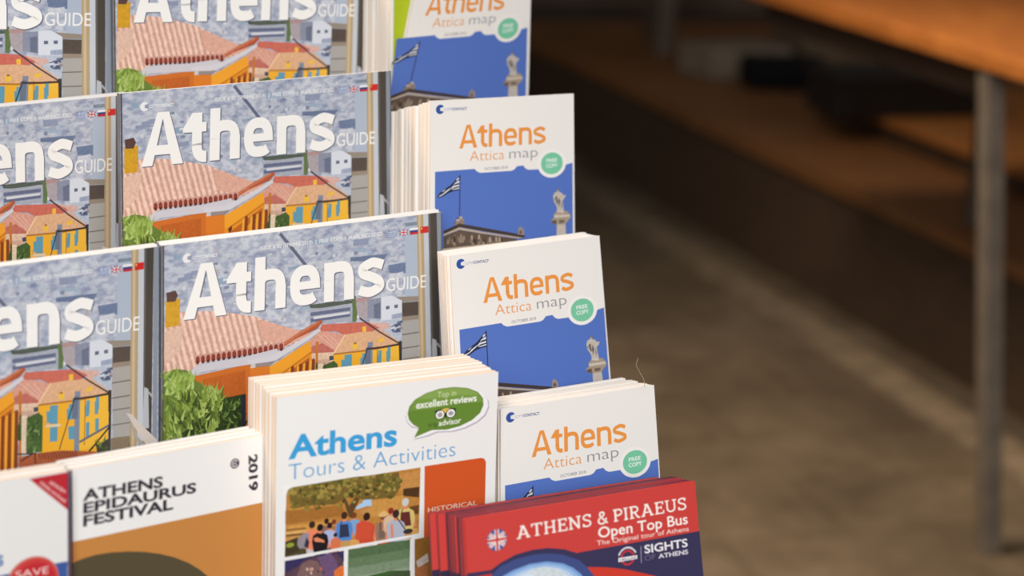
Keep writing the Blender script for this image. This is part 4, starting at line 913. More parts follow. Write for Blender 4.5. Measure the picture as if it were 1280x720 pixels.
('cover_photograph',0,(52,72,34),(53.1,112.3,57.5,111,55.3,112.7)),
('cover_photograph',0,(40,54,30),(50.1,117.4,52.6,113.5,52.3,117.8)),
('cover_photograph',0,(70,96,44),(44.7,105.9,45.5,102.7,46.9,106.2)),
('cover_photograph',0,(100,130,50),(44.9,114.5,45.5,111.3,47.1,114.9)),
('cover_photograph',0,(116,146,76),(47.3,107.7,49.2,101.5,49.6,108.1)),
('cover_photograph',0,(40,54,30),(48,110.5,51,104.4,50.2,110.9)),
('cover_photograph',0,(52,72,34),(47.9,116.1,51.3,110.5,50.2,116.5)),
('cover_photograph',0,(116,146,76),(40.7,110,47.7,111.1,42.9,110.4)),
('cover_photograph',0,(116,146,76),(46.7,115.8,43.7,111.2,48.9,116.3)),
('cover_photograph',0,(40,54,30),(50.3,107.4,52.1,104.4,52.6,107.8)),
('cover_photograph',0,(52,72,34),(50.3,110.1,47.4,109.2,52.6,110.5)),
('cover_photograph',0,(52,72,34),(43.4,103.8,37.1,102.4,45.7,104.2)),
('cover_photograph',0,(116,146,76),(50.1,103.9,52,100.6,52.4,104.3)),
('cover_photograph',0,(52,72,34),(52.3,103.8,48.9,100.2,54.5,104.2)),
('cover_photograph',0,(92,120,58),(53.7,120.6,55,114.4,56,121)),
('cover_photograph',0,(52,72,34),(39.8,107.1,41.7,103.8,42,107.5)),
('cover_photograph',0,(116,146,76),(48.6,112.8,47.4,109.8,50.8,113.2)),
('cover_photograph',0,(116,146,76),(43.2,116.1,39.5,114.9,45.4,116.5)),
('cover_photograph',0,(40,54,30),(42.1,119.9,42.3,114.2,44.4,120.3)),
('cover_photograph',0,(40,54,30),(52.9,107.2,59.1,108.4,55.2,107.6)),
('cover_photograph',0,(100,130,50),(46.4,104.7,52.1,101.4,48.7,105)),
('cover_photograph',0,(70,96,44),(52.4,114.5,46.4,113,54.7,114.9)),
('cover_photograph',0,(100,130,50),(42.8,118.9,46.5,113.3,45,119.3)),
('cover_photograph',0,(40,54,30),(52.8,118.5,50.4,113.6,55,118.9)),
('cover_photograph',0,(100,130,50),(43.2,112.1,51.2,113.7,45.4,112.5)),
('cover_photograph',1,(44,46,60),(52.9,99.4,56,98.8,56.2,122.9,53.4,122.4)),
('cover_photograph',0,(92,84,84),(0,0,1.1,0,1.1,235,0,235)),
('title_lettering','T',(104,110,128),('Athens',(15.2,47.2),(155.2,50),33.25,'B',0.0)),
('title_lettering','T',(250,249,246),('Athens',(14.5,46.6),(154.5,49.4),33.25,'B',0.0)),
('title_lettering','T',(244,244,242),('GUIDE',(156.1,47.4),(186.3,48.5),8.38,'n',0.0)),
('small_print','T',(232,234,238),('ISSUE # 82 (SPRING 2019)  |  FREE COPY  |  MAPS INCLUDED',(65.7,10),(154.3,10.5),2.3,'n',0.022)),
('publisher_logo',0,(240,240,242),(19.5,9.4,19.4,10.2,19.1,10.9,18.7,11.5,18,11.9,17.4,12.2,16.6,12.3,15.8,12.2,15.1,11.9,14.5,11.5,14.1,10.8,13.8,10.2,13.7,9.4,13.8,8.6,14.1,7.9,14.5,7.3,15.2,6.9,15.8,6.6,16.6,6.5,17.4,6.6,18.1,6.9,18.7,7.3,19.1,8,19.4,8.6)),
('publisher_logo',0,(150,160,180),(16.8,8.5,19.5,7.8,19.5,11,16.8,10.3)),
('publisher_logo','T',(240,240,242),('CITYCONTACT',(20.3,10.5),(36.8,10.6),1.8,'n',0.03)),
('language_flags',0,(120,140,185),(158.8,8.2,165.1,8.2,165.1,12.5,158.8,12.5)),
('language_flags',0,(214,220,232),(161.4,8.6,165.1,8.6,165.1,9.1,161.4,9.1)),
('language_flags',0,(214,220,232),(161.4,9.6,165.1,9.6,165.1,10,161.4,10)),
('language_flags',0,(214,220,232),(158.8,10.6,165.1,10.6,165.1,11,158.8,11)),
('language_flags',0,(214,220,232),(158.8,11.6,165.1,11.6,165.1,12,158.8,12)),
('language_flags',0,(214,220,232),(159.9,8.2,160.5,8.2,160.5,10.4,159.9,10.4)),
('language_flags',0,(214,220,232),(158.8,9.1,161.4,9.1,161.4,9.5,158.8,9.5)),
('language_flags',0,(62,70,130),(166.9,8.2,173.2,8.2,173.2,12.5,166.9,12.5)),
('language_flags',0,(236,225,228),(166.9,8.2,168,8.2,173.2,12.5,172.1,12.5)),
('language_flags',0,(236,225,228),(166.9,12.5,168,12.5,173.2,8.2,172.1,8.2)),
('language_flags',0,(236,225,228),(166.9,9.6,173.2,9.6,173.2,11.1,166.9,11.1)),
('language_flags',0,(236,225,228),(169.4,8.2,170.7,8.2,170.7,12.5,169.4,12.5)),
('language_flags',0,(200,50,55),(166.9,10,173.2,10,173.2,10.7,166.9,10.7)),
('language_flags',0,(200,50,55),(169.7,8.2,170.4,8.2,170.4,12.5,169.7,12.5)),
('language_flags',0,(238,238,240),(174.7,8.1,181,8.1,181,9.6,174.7,9.6)),
('language_flags',0,(52,66,130),(174.7,9.6,181,9.6,181,11,174.7,11)),
('language_flags',0,(196,44,48),(174.7,11,181,11,181,12.4,174.7,12.4)),
('language_flags',0,(206,46,44),(182.8,8.1,189.1,8.1,189.1,12.4,182.8,12.4)),
('language_flags',0,(232,200,80),(183.4,8.7,184.3,8.7,184.3,9.8,183.4,9.8)),
],
'map':[
('cover_photograph',0,(86,117,194),(4,46.7,32.6,46.7,34.3,48.5,36.7,49.6,59.8,49.8,62.1,49,64,47,68.7,46.8,70.5,49,72.6,50,82.4,50.2,100.5,48.5,106.5,47.4,106.5,196,4,196)),
('free_copy_badge',0,(244,240,236),(101.4,46.8,101.1,49,100.3,51.1,99,52.9,97.3,54.5,95.2,55.6,92.9,56.4,90.5,56.6,88.1,56.4,85.8,55.6,83.7,54.5,82,52.9,80.7,51.1,79.9,49,79.6,46.8,79.9,44.6,80.7,42.5,82,40.7,83.7,39.1,85.8,38,88.1,37.2,90.5,37,92.9,37.2,95.2,38,97.3,39.1,99,40.7,100.3,42.5,101.1,44.6)),
('free_copy_badge',0,(122,200,164),(98.9,46.8,98.7,48.5,98.1,50.1,97.1,51.5,95.7,52.7,94.2,53.6,92.4,54.1,90.5,54.3,88.6,54.1,86.8,53.6,85.3,52.7,83.9,51.5,82.9,50.1,82.3,48.5,82.1,46.8,82.3,45.1,82.9,43.5,83.9,42.1,85.3,40.9,86.8,40,88.6,39.5,90.5,39.3,92.4,39.5,94.2,40,95.7,40.9,97.1,42.1,98.1,43.5,98.7,45.1)),
('free_copy_badge','T',(236,244,238),('FREE',(86.3,45.9),(94.6,45.8),2.3,'n',0.02)),
('free_copy_badge','T',(236,244,238),('COPY',(86,49.5),(95.1,49.5),2.4,'n',0.02)),
('cover_photograph',0,(40,46,74),(21.9,50.3,21.8,60.1,18.2,60.4,14.2,61.4,10.3,63.5,6.5,64.2,6.3,62.7,8.2,60.3,12.2,58.1,15.6,56.2,18.6,53.4)),
('cover_photograph',0,(214,218,228),(21.7,53.6,21.7,55.3,19.1,55.6,17.3,56.8,18.6,54.9)),
('cover_photograph',0,(214,218,228),(21.7,56.4,21.7,57.5,17.9,58,15.2,59.3,16.9,57)),
('cover_photograph',0,(214,218,228),(21.7,58.3,21.8,59.2,16.8,59.6,16.4,59.2)),
('cover_photograph',0,(214,218,228),(21.2,51.6,21.4,52.7,19.7,54,19.5,52.9)),
('cover_photograph',0,(214,218,228),(15.9,57.8,14.2,59.8,10.4,61.7,11.2,60.5)),
('cover_photograph',0,(214,218,228),(13.2,60.4,9.8,62.6,7.1,63.5,7.5,62.7)),
('cover_photograph',0,(214,218,228),(12.2,58.8,10.4,60,8.8,60.6,10.2,59.5)),
('cover_photograph',0,(52,48,70),(21.7,50,21.8,77.6,22.4,77.6,22.3,50)),
('cover_photograph',0,(88,74,66),(20,78.3,21.4,78.3,21.5,79.9,20,79.9)),
('cover_photograph',0,(168,152,134),(18.9,81.7,20.3,81.7,20.4,83.3,18.9,83.3)),
('cover_photograph',0,(196,182,164),(20,79.5,21.4,79.5,21.5,81.1,20,81)),
('cover_photograph',0,(120,104,92),(22.5,80.1,23.9,80.1,24.1,81.7,22.6,81.7)),
('cover_photograph',0,(88,74,66),(23.6,80.8,25,80.8,25.1,82.4,23.6,82.4)),
('cover_photograph',0,(120,104,92),(22.8,80.3,24.2,80.3,24.3,81.9,22.9,81.8)),
('cover_photograph',0,(196,182,164),(20,81.1,21.4,81.2,21.5,82.8,20,82.7)),
('cover_photograph',0,(196,182,164),(24.1,80.9,25.5,80.9,25.7,82.5,24.2,82.5)),
('cover_photograph',0,(88,74,66),(23.7,80.3,25.1,80.3,25.2,81.9,23.7,81.9)),
('cover_photograph',0,(120,104,92),(23.2,79.4,24.6,79.4,24.7,81,23.3,80.9)),
('cover_photograph',0,(168,152,134),(22.1,77.8,23.5,77.9,23.6,79.5,22.1,79.4)),
('cover_photograph',0,(168,152,134),(19.6,81.4,21,81.4,21.1,83,19.7,83)),
('cover_photograph',0,(196,182,164),(22.6,77.9,24,78,24.1,79.6,22.6,79.5)),
('cover_photograph',0,(168,152,134),(21.6,78.4,23,78.4,23.2,80,21.7,80)),
('cover_photograph',0,(168,152,134),(22.2,81,23.6,81,23.8,82.6,22.3,82.5)),
('cover_photograph',0,(168,152,134),(23.7,81,25.1,81,25.2,82.6,23.7,82.6)),
('cover_photograph',0,(168,152,134),(21.6,79.3,22.9,79.3,23.1,80.9,21.6,80.9)),
('cover_photograph',0,(168,152,134),(19.6,80.8,21,80.8,21.2,82.4,19.7,82.4)),
('cover_photograph',0,(168,152,134),(23.9,79.8,25.3,79.8,25.4,81.4,23.9,81.4)),
('cover_photograph',0,(88,74,66),(18.4,80.9,19.8,80.9,19.9,82.5,18.5,82.5)),
('cover_photograph',0,(88,74,66),(19.6,82,20.9,82,21.1,83.6,19.6,83.5)),
('cover_photograph',0,(120,104,92),(23.8,80.6,25.2,80.7,25.3,82.3,23.8,82.2)),
('cover_photograph',1,(140,124,108),(19,81.1,25.7,81.3,25.7,83.7,19.1,83.5)),
('cover_photograph',1,(70,58,52),(10.9,86.4,22,82.5,69.8,94.5,69.5,96.5,39.6,89.2,22.1,84.9,11,88.6)),
('cover_photograph',1,(190,174,150),(11,88.6,22.1,85.1,41.7,90.2,69.5,96.5,64.1,96.2,39.7,90.9,22.1,86.6,11,89.9)),
('cover_photograph',1,(98,82,72),(11,90.1,22.1,86.8,41.7,91.5,64.1,96.6,64.1,104,11.2,99)),
('cover_photograph',0,(70,58,52),(38.8,94.4,39.8,94.3,40.3,97.3,38.5,97.4)),
('cover_photograph',0,(150,134,114),(17.1,92.7,18.1,92.6,18.6,95.7,16.8,95.7)),
('cover_photograph',0,(150,134,114),(35.7,95.7,36.7,95.6,37.2,98.7,35.4,98.7)),
('cover_photograph',0,(70,58,52),(45.5,95.9,46.5,95.8,47,98.9,45.2,98.9)),
('cover_photograph',0,(70,58,52),(52.3,95.5,53.3,95.4,53.8,98.5,52,98.5)),
('cover_photograph',0,(150,134,114),(24.8,90.9,25.8,90.8,26.4,93.9,24.6,93.9)),
('cover_photograph',0,(150,134,114),(13.8,92.5,14.7,92.4,15.3,95.4,13.5,95.4)),
('cover_photograph',0,(128,110,94),(21.4,91.4,22.4,91.3,22.9,94.3,21.2,94.4)),
('cover_photograph',0,(178,160,138),(50.6,94.2,51.6,94.1,52.2,97.1,50.3,97.2)),
('cover_photograph',0,(150,134,114),(31,93.4,31.9,93.3,32.5,96.4,30.7,96.4)),
('cover_photograph',0,(150,134,114),(31.2,94.8,32.2,94.7,32.8,97.7,31,97.8)),
('cover_photograph',0,(70,58,52),(49.9,95.8,50.9,95.7,51.4,98.8,49.6,98.8)),
('cover_photograph',0,(178,160,138),(30.5,91.2,31.5,91.1,32.1,94.2,30.3,94.2)),
('cover_photograph',0,(178,160,138),(48.3,93.9,49.3,93.8,49.8,96.9,48,96.9)),
('cover_photograph',0,(70,58,52),(31.8,93.1,32.8,93,33.4,96.1,31.6,96.1)),
('cover_photograph',0,(128,110,94),(42.9,94.1,43.9,94,44.5,97,42.7,97.1)),
('cover_photograph',0,(150,134,114),(48.8,96.7,49.8,96.6,50.3,99.7,48.5,99.7)),
('cover_photograph',0,(150,134,114),(13.5,92.6,14.4,92.5,15,95.6,13.2,95.6)),
('cover_photograph',0,(70,58,52),(54.5,97.4,55.5,97.3,56,100.4,54.2,100.4)),
('cover_photograph',0,(178,160,138),(43.8,93.6,44.8,93.5,45.3,96.6,43.5,96.6)),
('cover_photograph',0,(128,110,94),(41.4,96.9,42.4,96.8,42.9,99.8,41.1,99.9)),
('cover_photograph',0,(150,134,114),(22.3,92.6,23.3,92.5,23.8,95.5,22,95.5)),
('cover_photograph',0,(128,110,94),(41.9,96.3,42.9,96.2,43.4,99.3,41.6,99.3)),
('cover_photograph',0,(128,110,94),(18.3,89.4,19.2,89.3,19.8,92.3,18,92.3)),
('cover_photograph',0,(128,110,94),(36.9,93.9,37.9,93.8,38.4,96.9,36.6,96.9)),
('cover_photograph',0,(70,58,52),(33,93.8,34,93.7,34.6,96.8,32.8,96.8)),
('cover_photograph',0,(128,110,94),(45.7,96.2,46.7,96.1,47.2,99.2,45.4,99.2)),
('cover_photograph',0,(128,110,94),(50.8,97.4,51.8,97.3,52.4,100.4,50.5,100.4)),
('cover_photograph',0,(70,58,52),(40.4,95.5,41.4,95.4,41.9,98.4,40.1,98.5)),
('cover_photograph',0,(178,160,138),(51.1,99,52.1,98.9,52.6,102,50.8,102)),
('cover_photograph',0,(128,110,94),(37.6,94.6,38.6,94.5,39.2,97.5,37.4,97.6)),
('cover_photograph',0,(150,134,114),(24,92.5,25,92.4,25.6,95.4,23.8,95.5)),
('cover_photograph',0,(128,110,94),(14.7,90.8,15.7,90.7,16.3,93.7,14.5,93.7)),
('cover_photograph',0,(70,58,52),(50.9,96.2,51.9,96.1,52.4,99.2,50.6,99.2)),
('cover_photograph',0,(150,134,114),(18.2,94.2,19.2,94.1,19.7,97.1,17.9,97.1)),
('cover_photograph',0,(150,134,114),(47,97.6,48,97.5,48.5,100.5,46.7,100.6)),
('cover_photograph',0,(178,160,138),(43.8,94.2,44.8,94.1,45.4,97.2,43.6,97.2)),
('cover_photograph',0,(70,58,52),(17.9,91.7,18.8,91.6,19.4,94.7,17.6,94.7)),
('cover_photograph',0,(128,110,94),(20.7,91.5,21.7,91.4,22.3,94.5,20.5,94.5)),
('cover_photograph',0,(178,160,138),(39.2,96.5,40.2,96.4,40.8,99.5,39,99.5)),
('cover_photograph',0,(178,160,138),(50.7,94.7,51.7,94.6,52.2,97.7,50.4,97.7)),
('cover_photograph',0,(128,110,94),(29.8,93.2,30.8,93.1,31.3,96.1,29.5,96.1)),
('cover_photograph',0,(70,58,52),(18.2,90.7,19.2,90.6,19.7,93.7,18,93.7)),
('cover_photograph',0,(178,160,138),(54.2,98.2,55.2,98.1,55.7,101.2,53.9,101.2)),
('cover_photograph',0,(178,160,138),(35.8,91.3,36.8,91.2,37.3,94.3,35.5,94.3)),
('cover_photograph',0,(150,134,114),(22.8,89.7,23.8,89.6,24.3,92.7,22.5,92.7)),
('cover_photograph',1,(196,180,158),(4.2,98.4,69.3,97.8,69.3,99.9,4.2,102.1)),
('cover_photograph',1,(150,132,112),(4,112,71.6,112,71.6,196,4,196)),
('cover_photograph',1,(156,140,130),(64.6,93.6,64.9,90,66.4,88,67.4,89,69,90.3,69.5,94.5)),
('cover_photograph',0,(100,88,84),(65.6,91.7,67.4,90.7,67.8,92.9,66.2,93.7)),
('cover_photograph',1,(196,186,176),(94.1,88.9,100.5,89.2,101.4,101.7,93.7,101.5)),
('cover_photograph',1,(170,152,132),(91.7,82.3,93.9,80.2,101.8,80.4,104.2,83,104.6,85.3,102.2,87.8,100.2,89.6,93.8,89.4,90.3,88.3,89.7,86,92,84.4)),
('cover_photograph',0,(206,196,182),(91.7,82.7,103.7,83.1,104.2,84.7,92.3,84.6)),
('cover_photograph',0,(104,88,78),(90.1,86.4,93.8,86,93.8,89.2,90.3,88.3)),
('cover_photograph',0,(112,98,88),(95.4,86.4,100.2,86.6,99.6,88.5,95.9,88.6)),
('cover_photograph',1,(206,198,188),(94,80.7,94.4,78.8,98.9,78.4,99.5,81.9)),
('cover_photograph',1,(196,186,176),(91.3,69.2,92.6,67.1,94.9,66.5,97.5,67.5,99.3,69.4,101.1,69.3,100.2,71.4,98.5,72.6,98.9,76.3,99.5,80,94.8,80.2,93.6,75.9,91.7,73)),
('cover_photograph',0,(92,84,84),(92.9,70,94.3,69.7,94.9,75,93.8,74.7)),
('cover_photograph',0,(92,84,84),(95.5,70.2,96.6,73.2,95.9,78,95.1,74.1)),
('cover_photograph',0,(92,84,84),(97.4,72.3,98.3,76.2,97.6,79.1)),
('cover_photograph',0,(92,84,84),(91.8,71.4,92.6,71.2,92.8,73.4)),
('cover_photograph',0,(120,108,106),(96.4,65.6,96.4,65.9,96.3,66.2,96.2,66.5,96,66.7,95.8,66.9,95.6,67,95.4,67,95.2,67,95,66.9,94.8,66.7,94.6,66.5,94.5,66.2,94.4,65.9,94.4,65.6,94.4,65.3,94.5,65,94.6,64.7,94.8,64.5,95,64.3,95.2,64.2,95.4,64.2,95.6,64.2,95.8,64.3,96,64.5,96.2,64.7,96.3,65,96.4,65.3)),
('cover_photograph',0,(190,180,172),(95.8,66.2,95.8,66.4,95.7,66.5,95.6,66.6,95.5,66.7,95.4,66.8,95.3,66.9,95.1,66.9,94.9,66.9,94.8,66.8,94.7,66.7,94.6,66.6,94.5,66.5,94.4,66.4,94.4,66.2,94.4,66,94.5,65.9,94.6,65.8,94.7,65.7,94.8,65.6,94.9,65.5,95.1,65.5,95.3,65.5,95.4,65.6,95.5,65.7,95.6,65.8,95.7,65.9,95.8,66)),
('title_lettering','T',(236,152,72),('Athens',(21.1,32.5),(85.9,32.9),15.53,'M',0.0)),
('subtitle_lettering','T',(232,160,96),('Attica',(28.9,41.3),(54.4,41.6),6.64,'n',-0.008)),
('subtitle_lettering','T',(150,150,152),('map',(58.2,41.5),(79.6,41.6),6.98,'n',-0.008)),
('small_print','T',(140,138,142),('OCTOBER 2018',(39.8,48),(57,48.1),1.7,'n',0.01)),
('publisher_logo',0,(52,84,160),(9.9,5.9,9.8,6.7,9.5,7.5,9,8.1,8.3,8.6,7.6,8.9,6.8,9,6,8.9,5.2,8.6,4.6,8.1,4.1,7.4,3.8,6.7,3.7,5.9,3.8,5.1,4.1,4.3,4.6,3.7,5.3,3.2,6,2.9,6.8,2.8,7.6,2.9,8.4,3.2,9,3.7,9.5,4.4,9.8,5.1)),
('publisher_logo',0,(232,230,228),(6.8,5,10,4.2,10,7.6,6.8,6.8)),
('publisher_logo','T',(120,140,190),('CITY',(10,6.9),(15,6.9),1.5,'n',0.0)),
('publisher_logo','T',(70,88,150),('CONTACT',(15.2,6.9),(26.3,7.1),1.6,'n',0.03)),
],
'tour':[
('cover_photograph',1,(190,132,64),(6.4,93.3,6.7,55.9,7.4,54,9.8,52.9,89.6,51.8,89.6,91.9)),
('cover_photograph',1,(214,156,78),(7.4,75.1,19.5,75.6,36.6,75.8,36.8,86.1,6.6,84.2)),
('cover_photograph',1,(206,150,76),(57.6,67.8,79.1,67.1,79.4,79.4,57.8,77.1)),
('cover_photograph',1,(168,112,52),(6.3,65.9,40.1,64.3,42.3,73.9,6.4,74.1)),
('cover_photograph',1,(206,146,72),(8.1,62.5,19.3,62.3,40.2,66.2,40.2,67.3,8.1,66.1)),
('cover_photograph',1,(150,104,56),(6.9,76.9,18.6,77.4,19.6,78.6,7,78.2)),
('cover_photograph',1,(226,180,110),(7,78.7,18.7,79.2,19.6,80.5,7,80)),
('cover_photograph',1,(120,84,48),(7,80.1,18.7,80.6,19.6,81.9,7,81.4)),
('cover_photograph',1,(200,150,86),(7,81.5,18.7,82,19.7,83.2,7.1,82.8)),
('cover_photograph',1,(86,76,50),(6.5,88.6,29.2,87.7,29.3,93.3,6.4,93.3)),
('cover_photograph',1,(70,60,40),(6.6,84.2,14,82.6,15.1,91,6.4,92.6)),
('cover_photograph',1,(150,164,60),(11.9,86.6,11.9,86.9,11.7,87.2,11.4,87.4,11,87.6,10.6,87.8,10,87.9,9.5,87.9,9,87.9,8.4,87.8,8,87.6,7.6,87.4,7.3,87.2,7.1,86.9,7.1,86.6,7.1,86.3,7.3,86,7.6,85.8,8,85.6,8.4,85.4,9,85.3,9.5,85.3,10,85.3,10.6,85.4,11,85.6,11.4,85.8,11.7,86,11.9,86.3)),
('cover_photograph',1,(222,166,92),(29.2,89.5,88.7,88.4,89.6,91.9,29.3,93.3)),
('cover_photograph',1,(202,144,78),(61.1,54.3,89.7,53.5,89.2,63.8,61.4,64.6)),
('cover_photograph',1,(84,58,34),(78.8,63.3,89.2,63.4,89.1,69.9,78.9,67.5)),
('cover_photograph',1,(110,72,40),(83.3,74.8,89.3,74.4,89.2,79.9,83.4,80)),
('cover_photograph',0,(174,206,236),(48.9,70.7,53.6,66.7,58.7,65.6,59.2,70.6,55.7,70.5,49.9,71.5)),
('cover_photograph',0,(190,214,236),(48.5,61.1,50.4,60.8,50.7,63.1,48.9,63.3)),
('cover_photograph',1,(198,144,84),(51.8,72.5,59,71,59.1,73.6,53.9,75.6)),
('cover_photograph',1,(98,72,44),(38.1,60.4,41,59.9,45,68.7,46.5,66.2,50.6,62.1,52.8,63,48,72,47.1,76.5,45,75.2,42.1,66.5)),
('cover_photograph',1,(120,98,48),(7.9,54.3,10.2,52.8,47.5,51.9,75.8,52.8,77,62.1,73.2,67.7,61.4,66.9,53.6,66.3,44.9,62.2,36.4,66.6,19.3,65,10.9,65.6,9,59.9)),
('cover_photograph',0,(152,136,66),(57.9,52.5,58.8,52,60.4,52.5,60.1,53.8,58.6,53.8)),
('cover_photograph',0,(152,136,66),(8.2,53.3,9.2,52.7,11,53.1,10.6,54.6,9,54.5)),
('cover_photograph',0,(134,122,58),(43.8,52.6,44.4,52.4,45.4,52.8,45.1,53.6,44.3,53.6)),
('cover_photograph',0,(92,88,40),(64.8,55.9,65.7,54.8,67.5,55.6,67.1,57,65.5,56.9)),
('cover_photograph',0,(168,146,74),(10,55.9,11.2,54.7,13.2,55.6,12.7,57.4,10.9,57.3)),
('cover_photograph',0,(134,122,58),(45.5,66.7,46,66.2,47,66.6,46.8,67.5,45.9,67.4)),
('cover_photograph',0,(112,104,50),(35.6,53.1,36.9,52.3,39.2,53.3,38.7,55.2,36.6,55.1)),
('cover_photograph',0,(168,146,74),(26.6,58.4,27.9,57.3,30.2,58.3,29.6,60.2,27.6,60.1)),
('cover_photograph',0,(74,68,34),(8,53.1,8.6,52.8,9.6,53.3,9.4,54.2,8.4,54.1)),
('cover_photograph',0,(74,68,34),(49.1,61.3,50.2,60,52,60.8,51.6,62.4,49.9,62.3)),
('cover_photograph',0,(168,146,74),(28.4,58.1,29.7,56.9,31.9,57.9,31.4,59.7,29.4,59.6)),
('cover_photograph',0,(168,146,74),(31.1,61.2,32.2,60.4,34.1,61.2,33.7,62.9,31.9,62.8)),
('cover_photograph',0,(92,88,40),(61.4,56.6,62.3,55.4,64.1,56.2,63.7,57.7,62.1,57.6)),
('cover_photograph',0,(152,136,66),(37.3,60.2,37.9,59.5,39.1,60,38.8,61,37.8,60.9)),
('cover_photograph',0,(168,146,74),(28.4,55.3,29.5,54.4,31.4,55.3,31,56.9,29.3,56.8)),
('cover_photograph',0,(112,104,50),(42.4,56.1,43.5,54.7,45.5,55.5,45,57.2,43.2,57.1)),
('cover_photograph',0,(134,122,58),(23.1,57.5,24.1,56.6,25.8,57.4,25.4,58.9,23.8,58.8)),
('cover_photograph',0,(92,88,40),(37.2,66.8,38.4,65.9,40.5,66.9,40,68.6,38.1,68.5)),
('cover_photograph',0,(168,146,74),(20.5,53.5,21.1,52.6,22.2,53.1,21.9,54,20.9,54)),
('cover_photograph',0,(74,68,34),(69.5,61.5,70.6,60.6,72.5,61.4,72.1,63.1,70.3,63)),
('cover_photograph',0,(92,88,40),(28.7,59.8,29.7,58.7,31.6,59.5,31.1,61,29.5,60.9)),
('cover_photograph',0,(92,88,40),(41.2,53,42,52.3,43.3,52.8,43,53.9,41.8,53.8)),
('cover_photograph',0,(134,122,58),(34.9,56.2,35.6,55.8,36.8,56.4,36.5,57.4,35.4,57.3)),
('cover_photograph',0,(134,122,58),(55.8,56,56.4,55.7,57.4,56.2,57.2,57,56.2,57)),
('cover_photograph',0,(168,146,74),(51.6,67.5,52.2,66.9,53.4,67.4,53.1,68.4,52.1,68.3)),
('cover_photograph',0,(168,146,74),(32.5,53.3,33.2,52.4,34.5,52.9,34.2,54,33,53.9)),
('cover_photograph',0,(134,122,58),(25.9,59.7,26.7,59.4,28,60,27.7,61.1,26.5,61)),
('cover_photograph',0,(112,104,50),(12.5,52.8,13.6,52.6,15.6,53,15.1,54.7,13.4,54.6)),
('cover_photograph',0,(152,136,66),(57.3,60.7,58.1,59.9,59.5,60.5,59.2,61.7,57.9,61.6)),
('cover_photograph',0,(134,122,58),(40,55.5,40.7,54.7,41.9,55.2,41.6,56.2,40.5,56.2)),
('cover_photograph',0,(134,122,58),(51.6,56.3,52.7,55.4,54.6,56.3,54.1,57.9,52.4,57.8)),
('cover_photograph',0,(152,136,66),(39.9,55,41.1,54.1,43.1,55,42.7,56.8,40.8,56.7)),
('cover_photograph',0,(152,136,66),(48.9,52.7,49.5,52.3,50.5,52.7,50.3,53.6,49.4,53.6)),
('cover_photograph',0,(74,68,34),(61.6,58.4,62.7,57.3,64.7,58.2,64.2,59.8,62.4,59.7)),
('cover_photograph',0,(152,136,66),(65.6,52.7,66.6,51.9,68.5,52.4,68.1,54,66.4,53.9)),
('cover_photograph',0,(168,146,74),(42.2,53.7,43.2,52.6,44.9,53.4,44.5,54.8,42.9,54.7)),
('cover_photograph',0,(152,136,66),(32.1,59.5,32.6,58.7,33.6,59.2,33.3,60,32.5,59.9)),
('cover_photograph',0,(74,68,34),(36.5,52.6,37.7,52.3,39.6,52.7,39.2,54.4,37.4,54.3)),
('cover_photograph',0,(134,122,58),(40.6,66.5,41.3,65.4,42.6,66,42.3,67.1,41.2,67)),
('cover_photograph',0,(74,68,34),(62.7,59.3,63.8,58.5,65.6,59.3,65.2,60.8,63.5,60.8)),
('cover_photograph',0,(168,146,74),(54.6,61,55.8,59.9,57.9,60.9,57.4,62.6,55.5,62.5)),
('cover_photograph',0,(112,104,50),(63,52.4,63.6,52.1,64.7,52.6,64.4,53.4,63.5,53.4)),
('cover_photograph',0,(92,88,40),(14.9,55.7,16.2,54.8,18.4,55.8,17.9,57.7,15.9,57.6)),
('cover_photograph',0,(92,88,40),(64.4,52.8,65.1,52,66.3,52.5,66,53.5,64.9,53.4)),
('cover_photograph',0,(168,146,74),(64.1,58.7,65,57.4,66.8,58.3,66.4,59.7,64.8,59.6)),
('cover_photograph',0,(74,68,34),(68.3,61.5,68.9,60.6,69.9,61,69.7,61.8,68.8,61.8)),
('cover_photograph',0,(112,104,50),(75.2,59,75.9,58.3,77.1,58.8,76.8,59.8,75.7,59.8)),
('cover_photograph',0,(134,122,58),(17.3,53,18.3,52.6,20,53,19.6,54.4,18,54.4)),
('cover_photograph',0,(152,136,66),(41.5,52.5,42.9,52.2,45.2,52.5,44.6,54.5,42.5,54.4)),
('cover_photograph',0,(134,122,58),(6.9,53.4,7.9,52.7,9.7,53.1,9.3,54.6,7.6,54.6)),
('cover_photograph',0,(152,136,66),(44.2,59.4,45.5,58,47.7,59.1,47.2,60.9,45.2,60.8)),
('cover_photograph',0,(134,122,58),(9.1,54.9,9.7,54.3,10.8,54.8,10.5,55.7,9.6,55.7)),
('cover_photograph',0,(112,104,50),(35.8,56.7,36.6,55.9,38,56.5,37.7,57.7,36.4,57.6)),
('cover_photograph',0,(134,122,58),(65.1,61.1,65.8,60.4,66.9,60.9,66.6,61.8,65.6,61.7)),
('cover_photograph',0,(168,146,74),(43.4,55.7,44.6,54.4,46.8,55.5,46.3,57.3,44.3,57.2)),
('cover_photograph',0,(168,146,74),(24.1,53.3,25,52.5,26.5,52.9,26.2,54.2,24.8,54.2)),
('cover_photograph',0,(74,68,34),(21.6,53.1,22.2,52.6,23.4,53.2,23.1,54.1,22.1,54.1)),
('cover_photograph',0,(112,104,50),(42.2,55.1,43.3,53.8,45.3,54.7,44.8,56.3,43,56.3)),
('cover_photograph',0,(92,88,40),(70.1,59.8,70.8,59.4,72,60,71.7,61,70.6,60.9)),
('cover_photograph',0,(134,122,58),(57.4,54.1,58.1,53.6,59.5,54.2,59.2,55.3,58,55.3)),
('cover_photograph',0,(134,122,58),(12.9,58.1,13.8,57.4,15.4,58.1,15.1,59.5,13.6,59.4)),
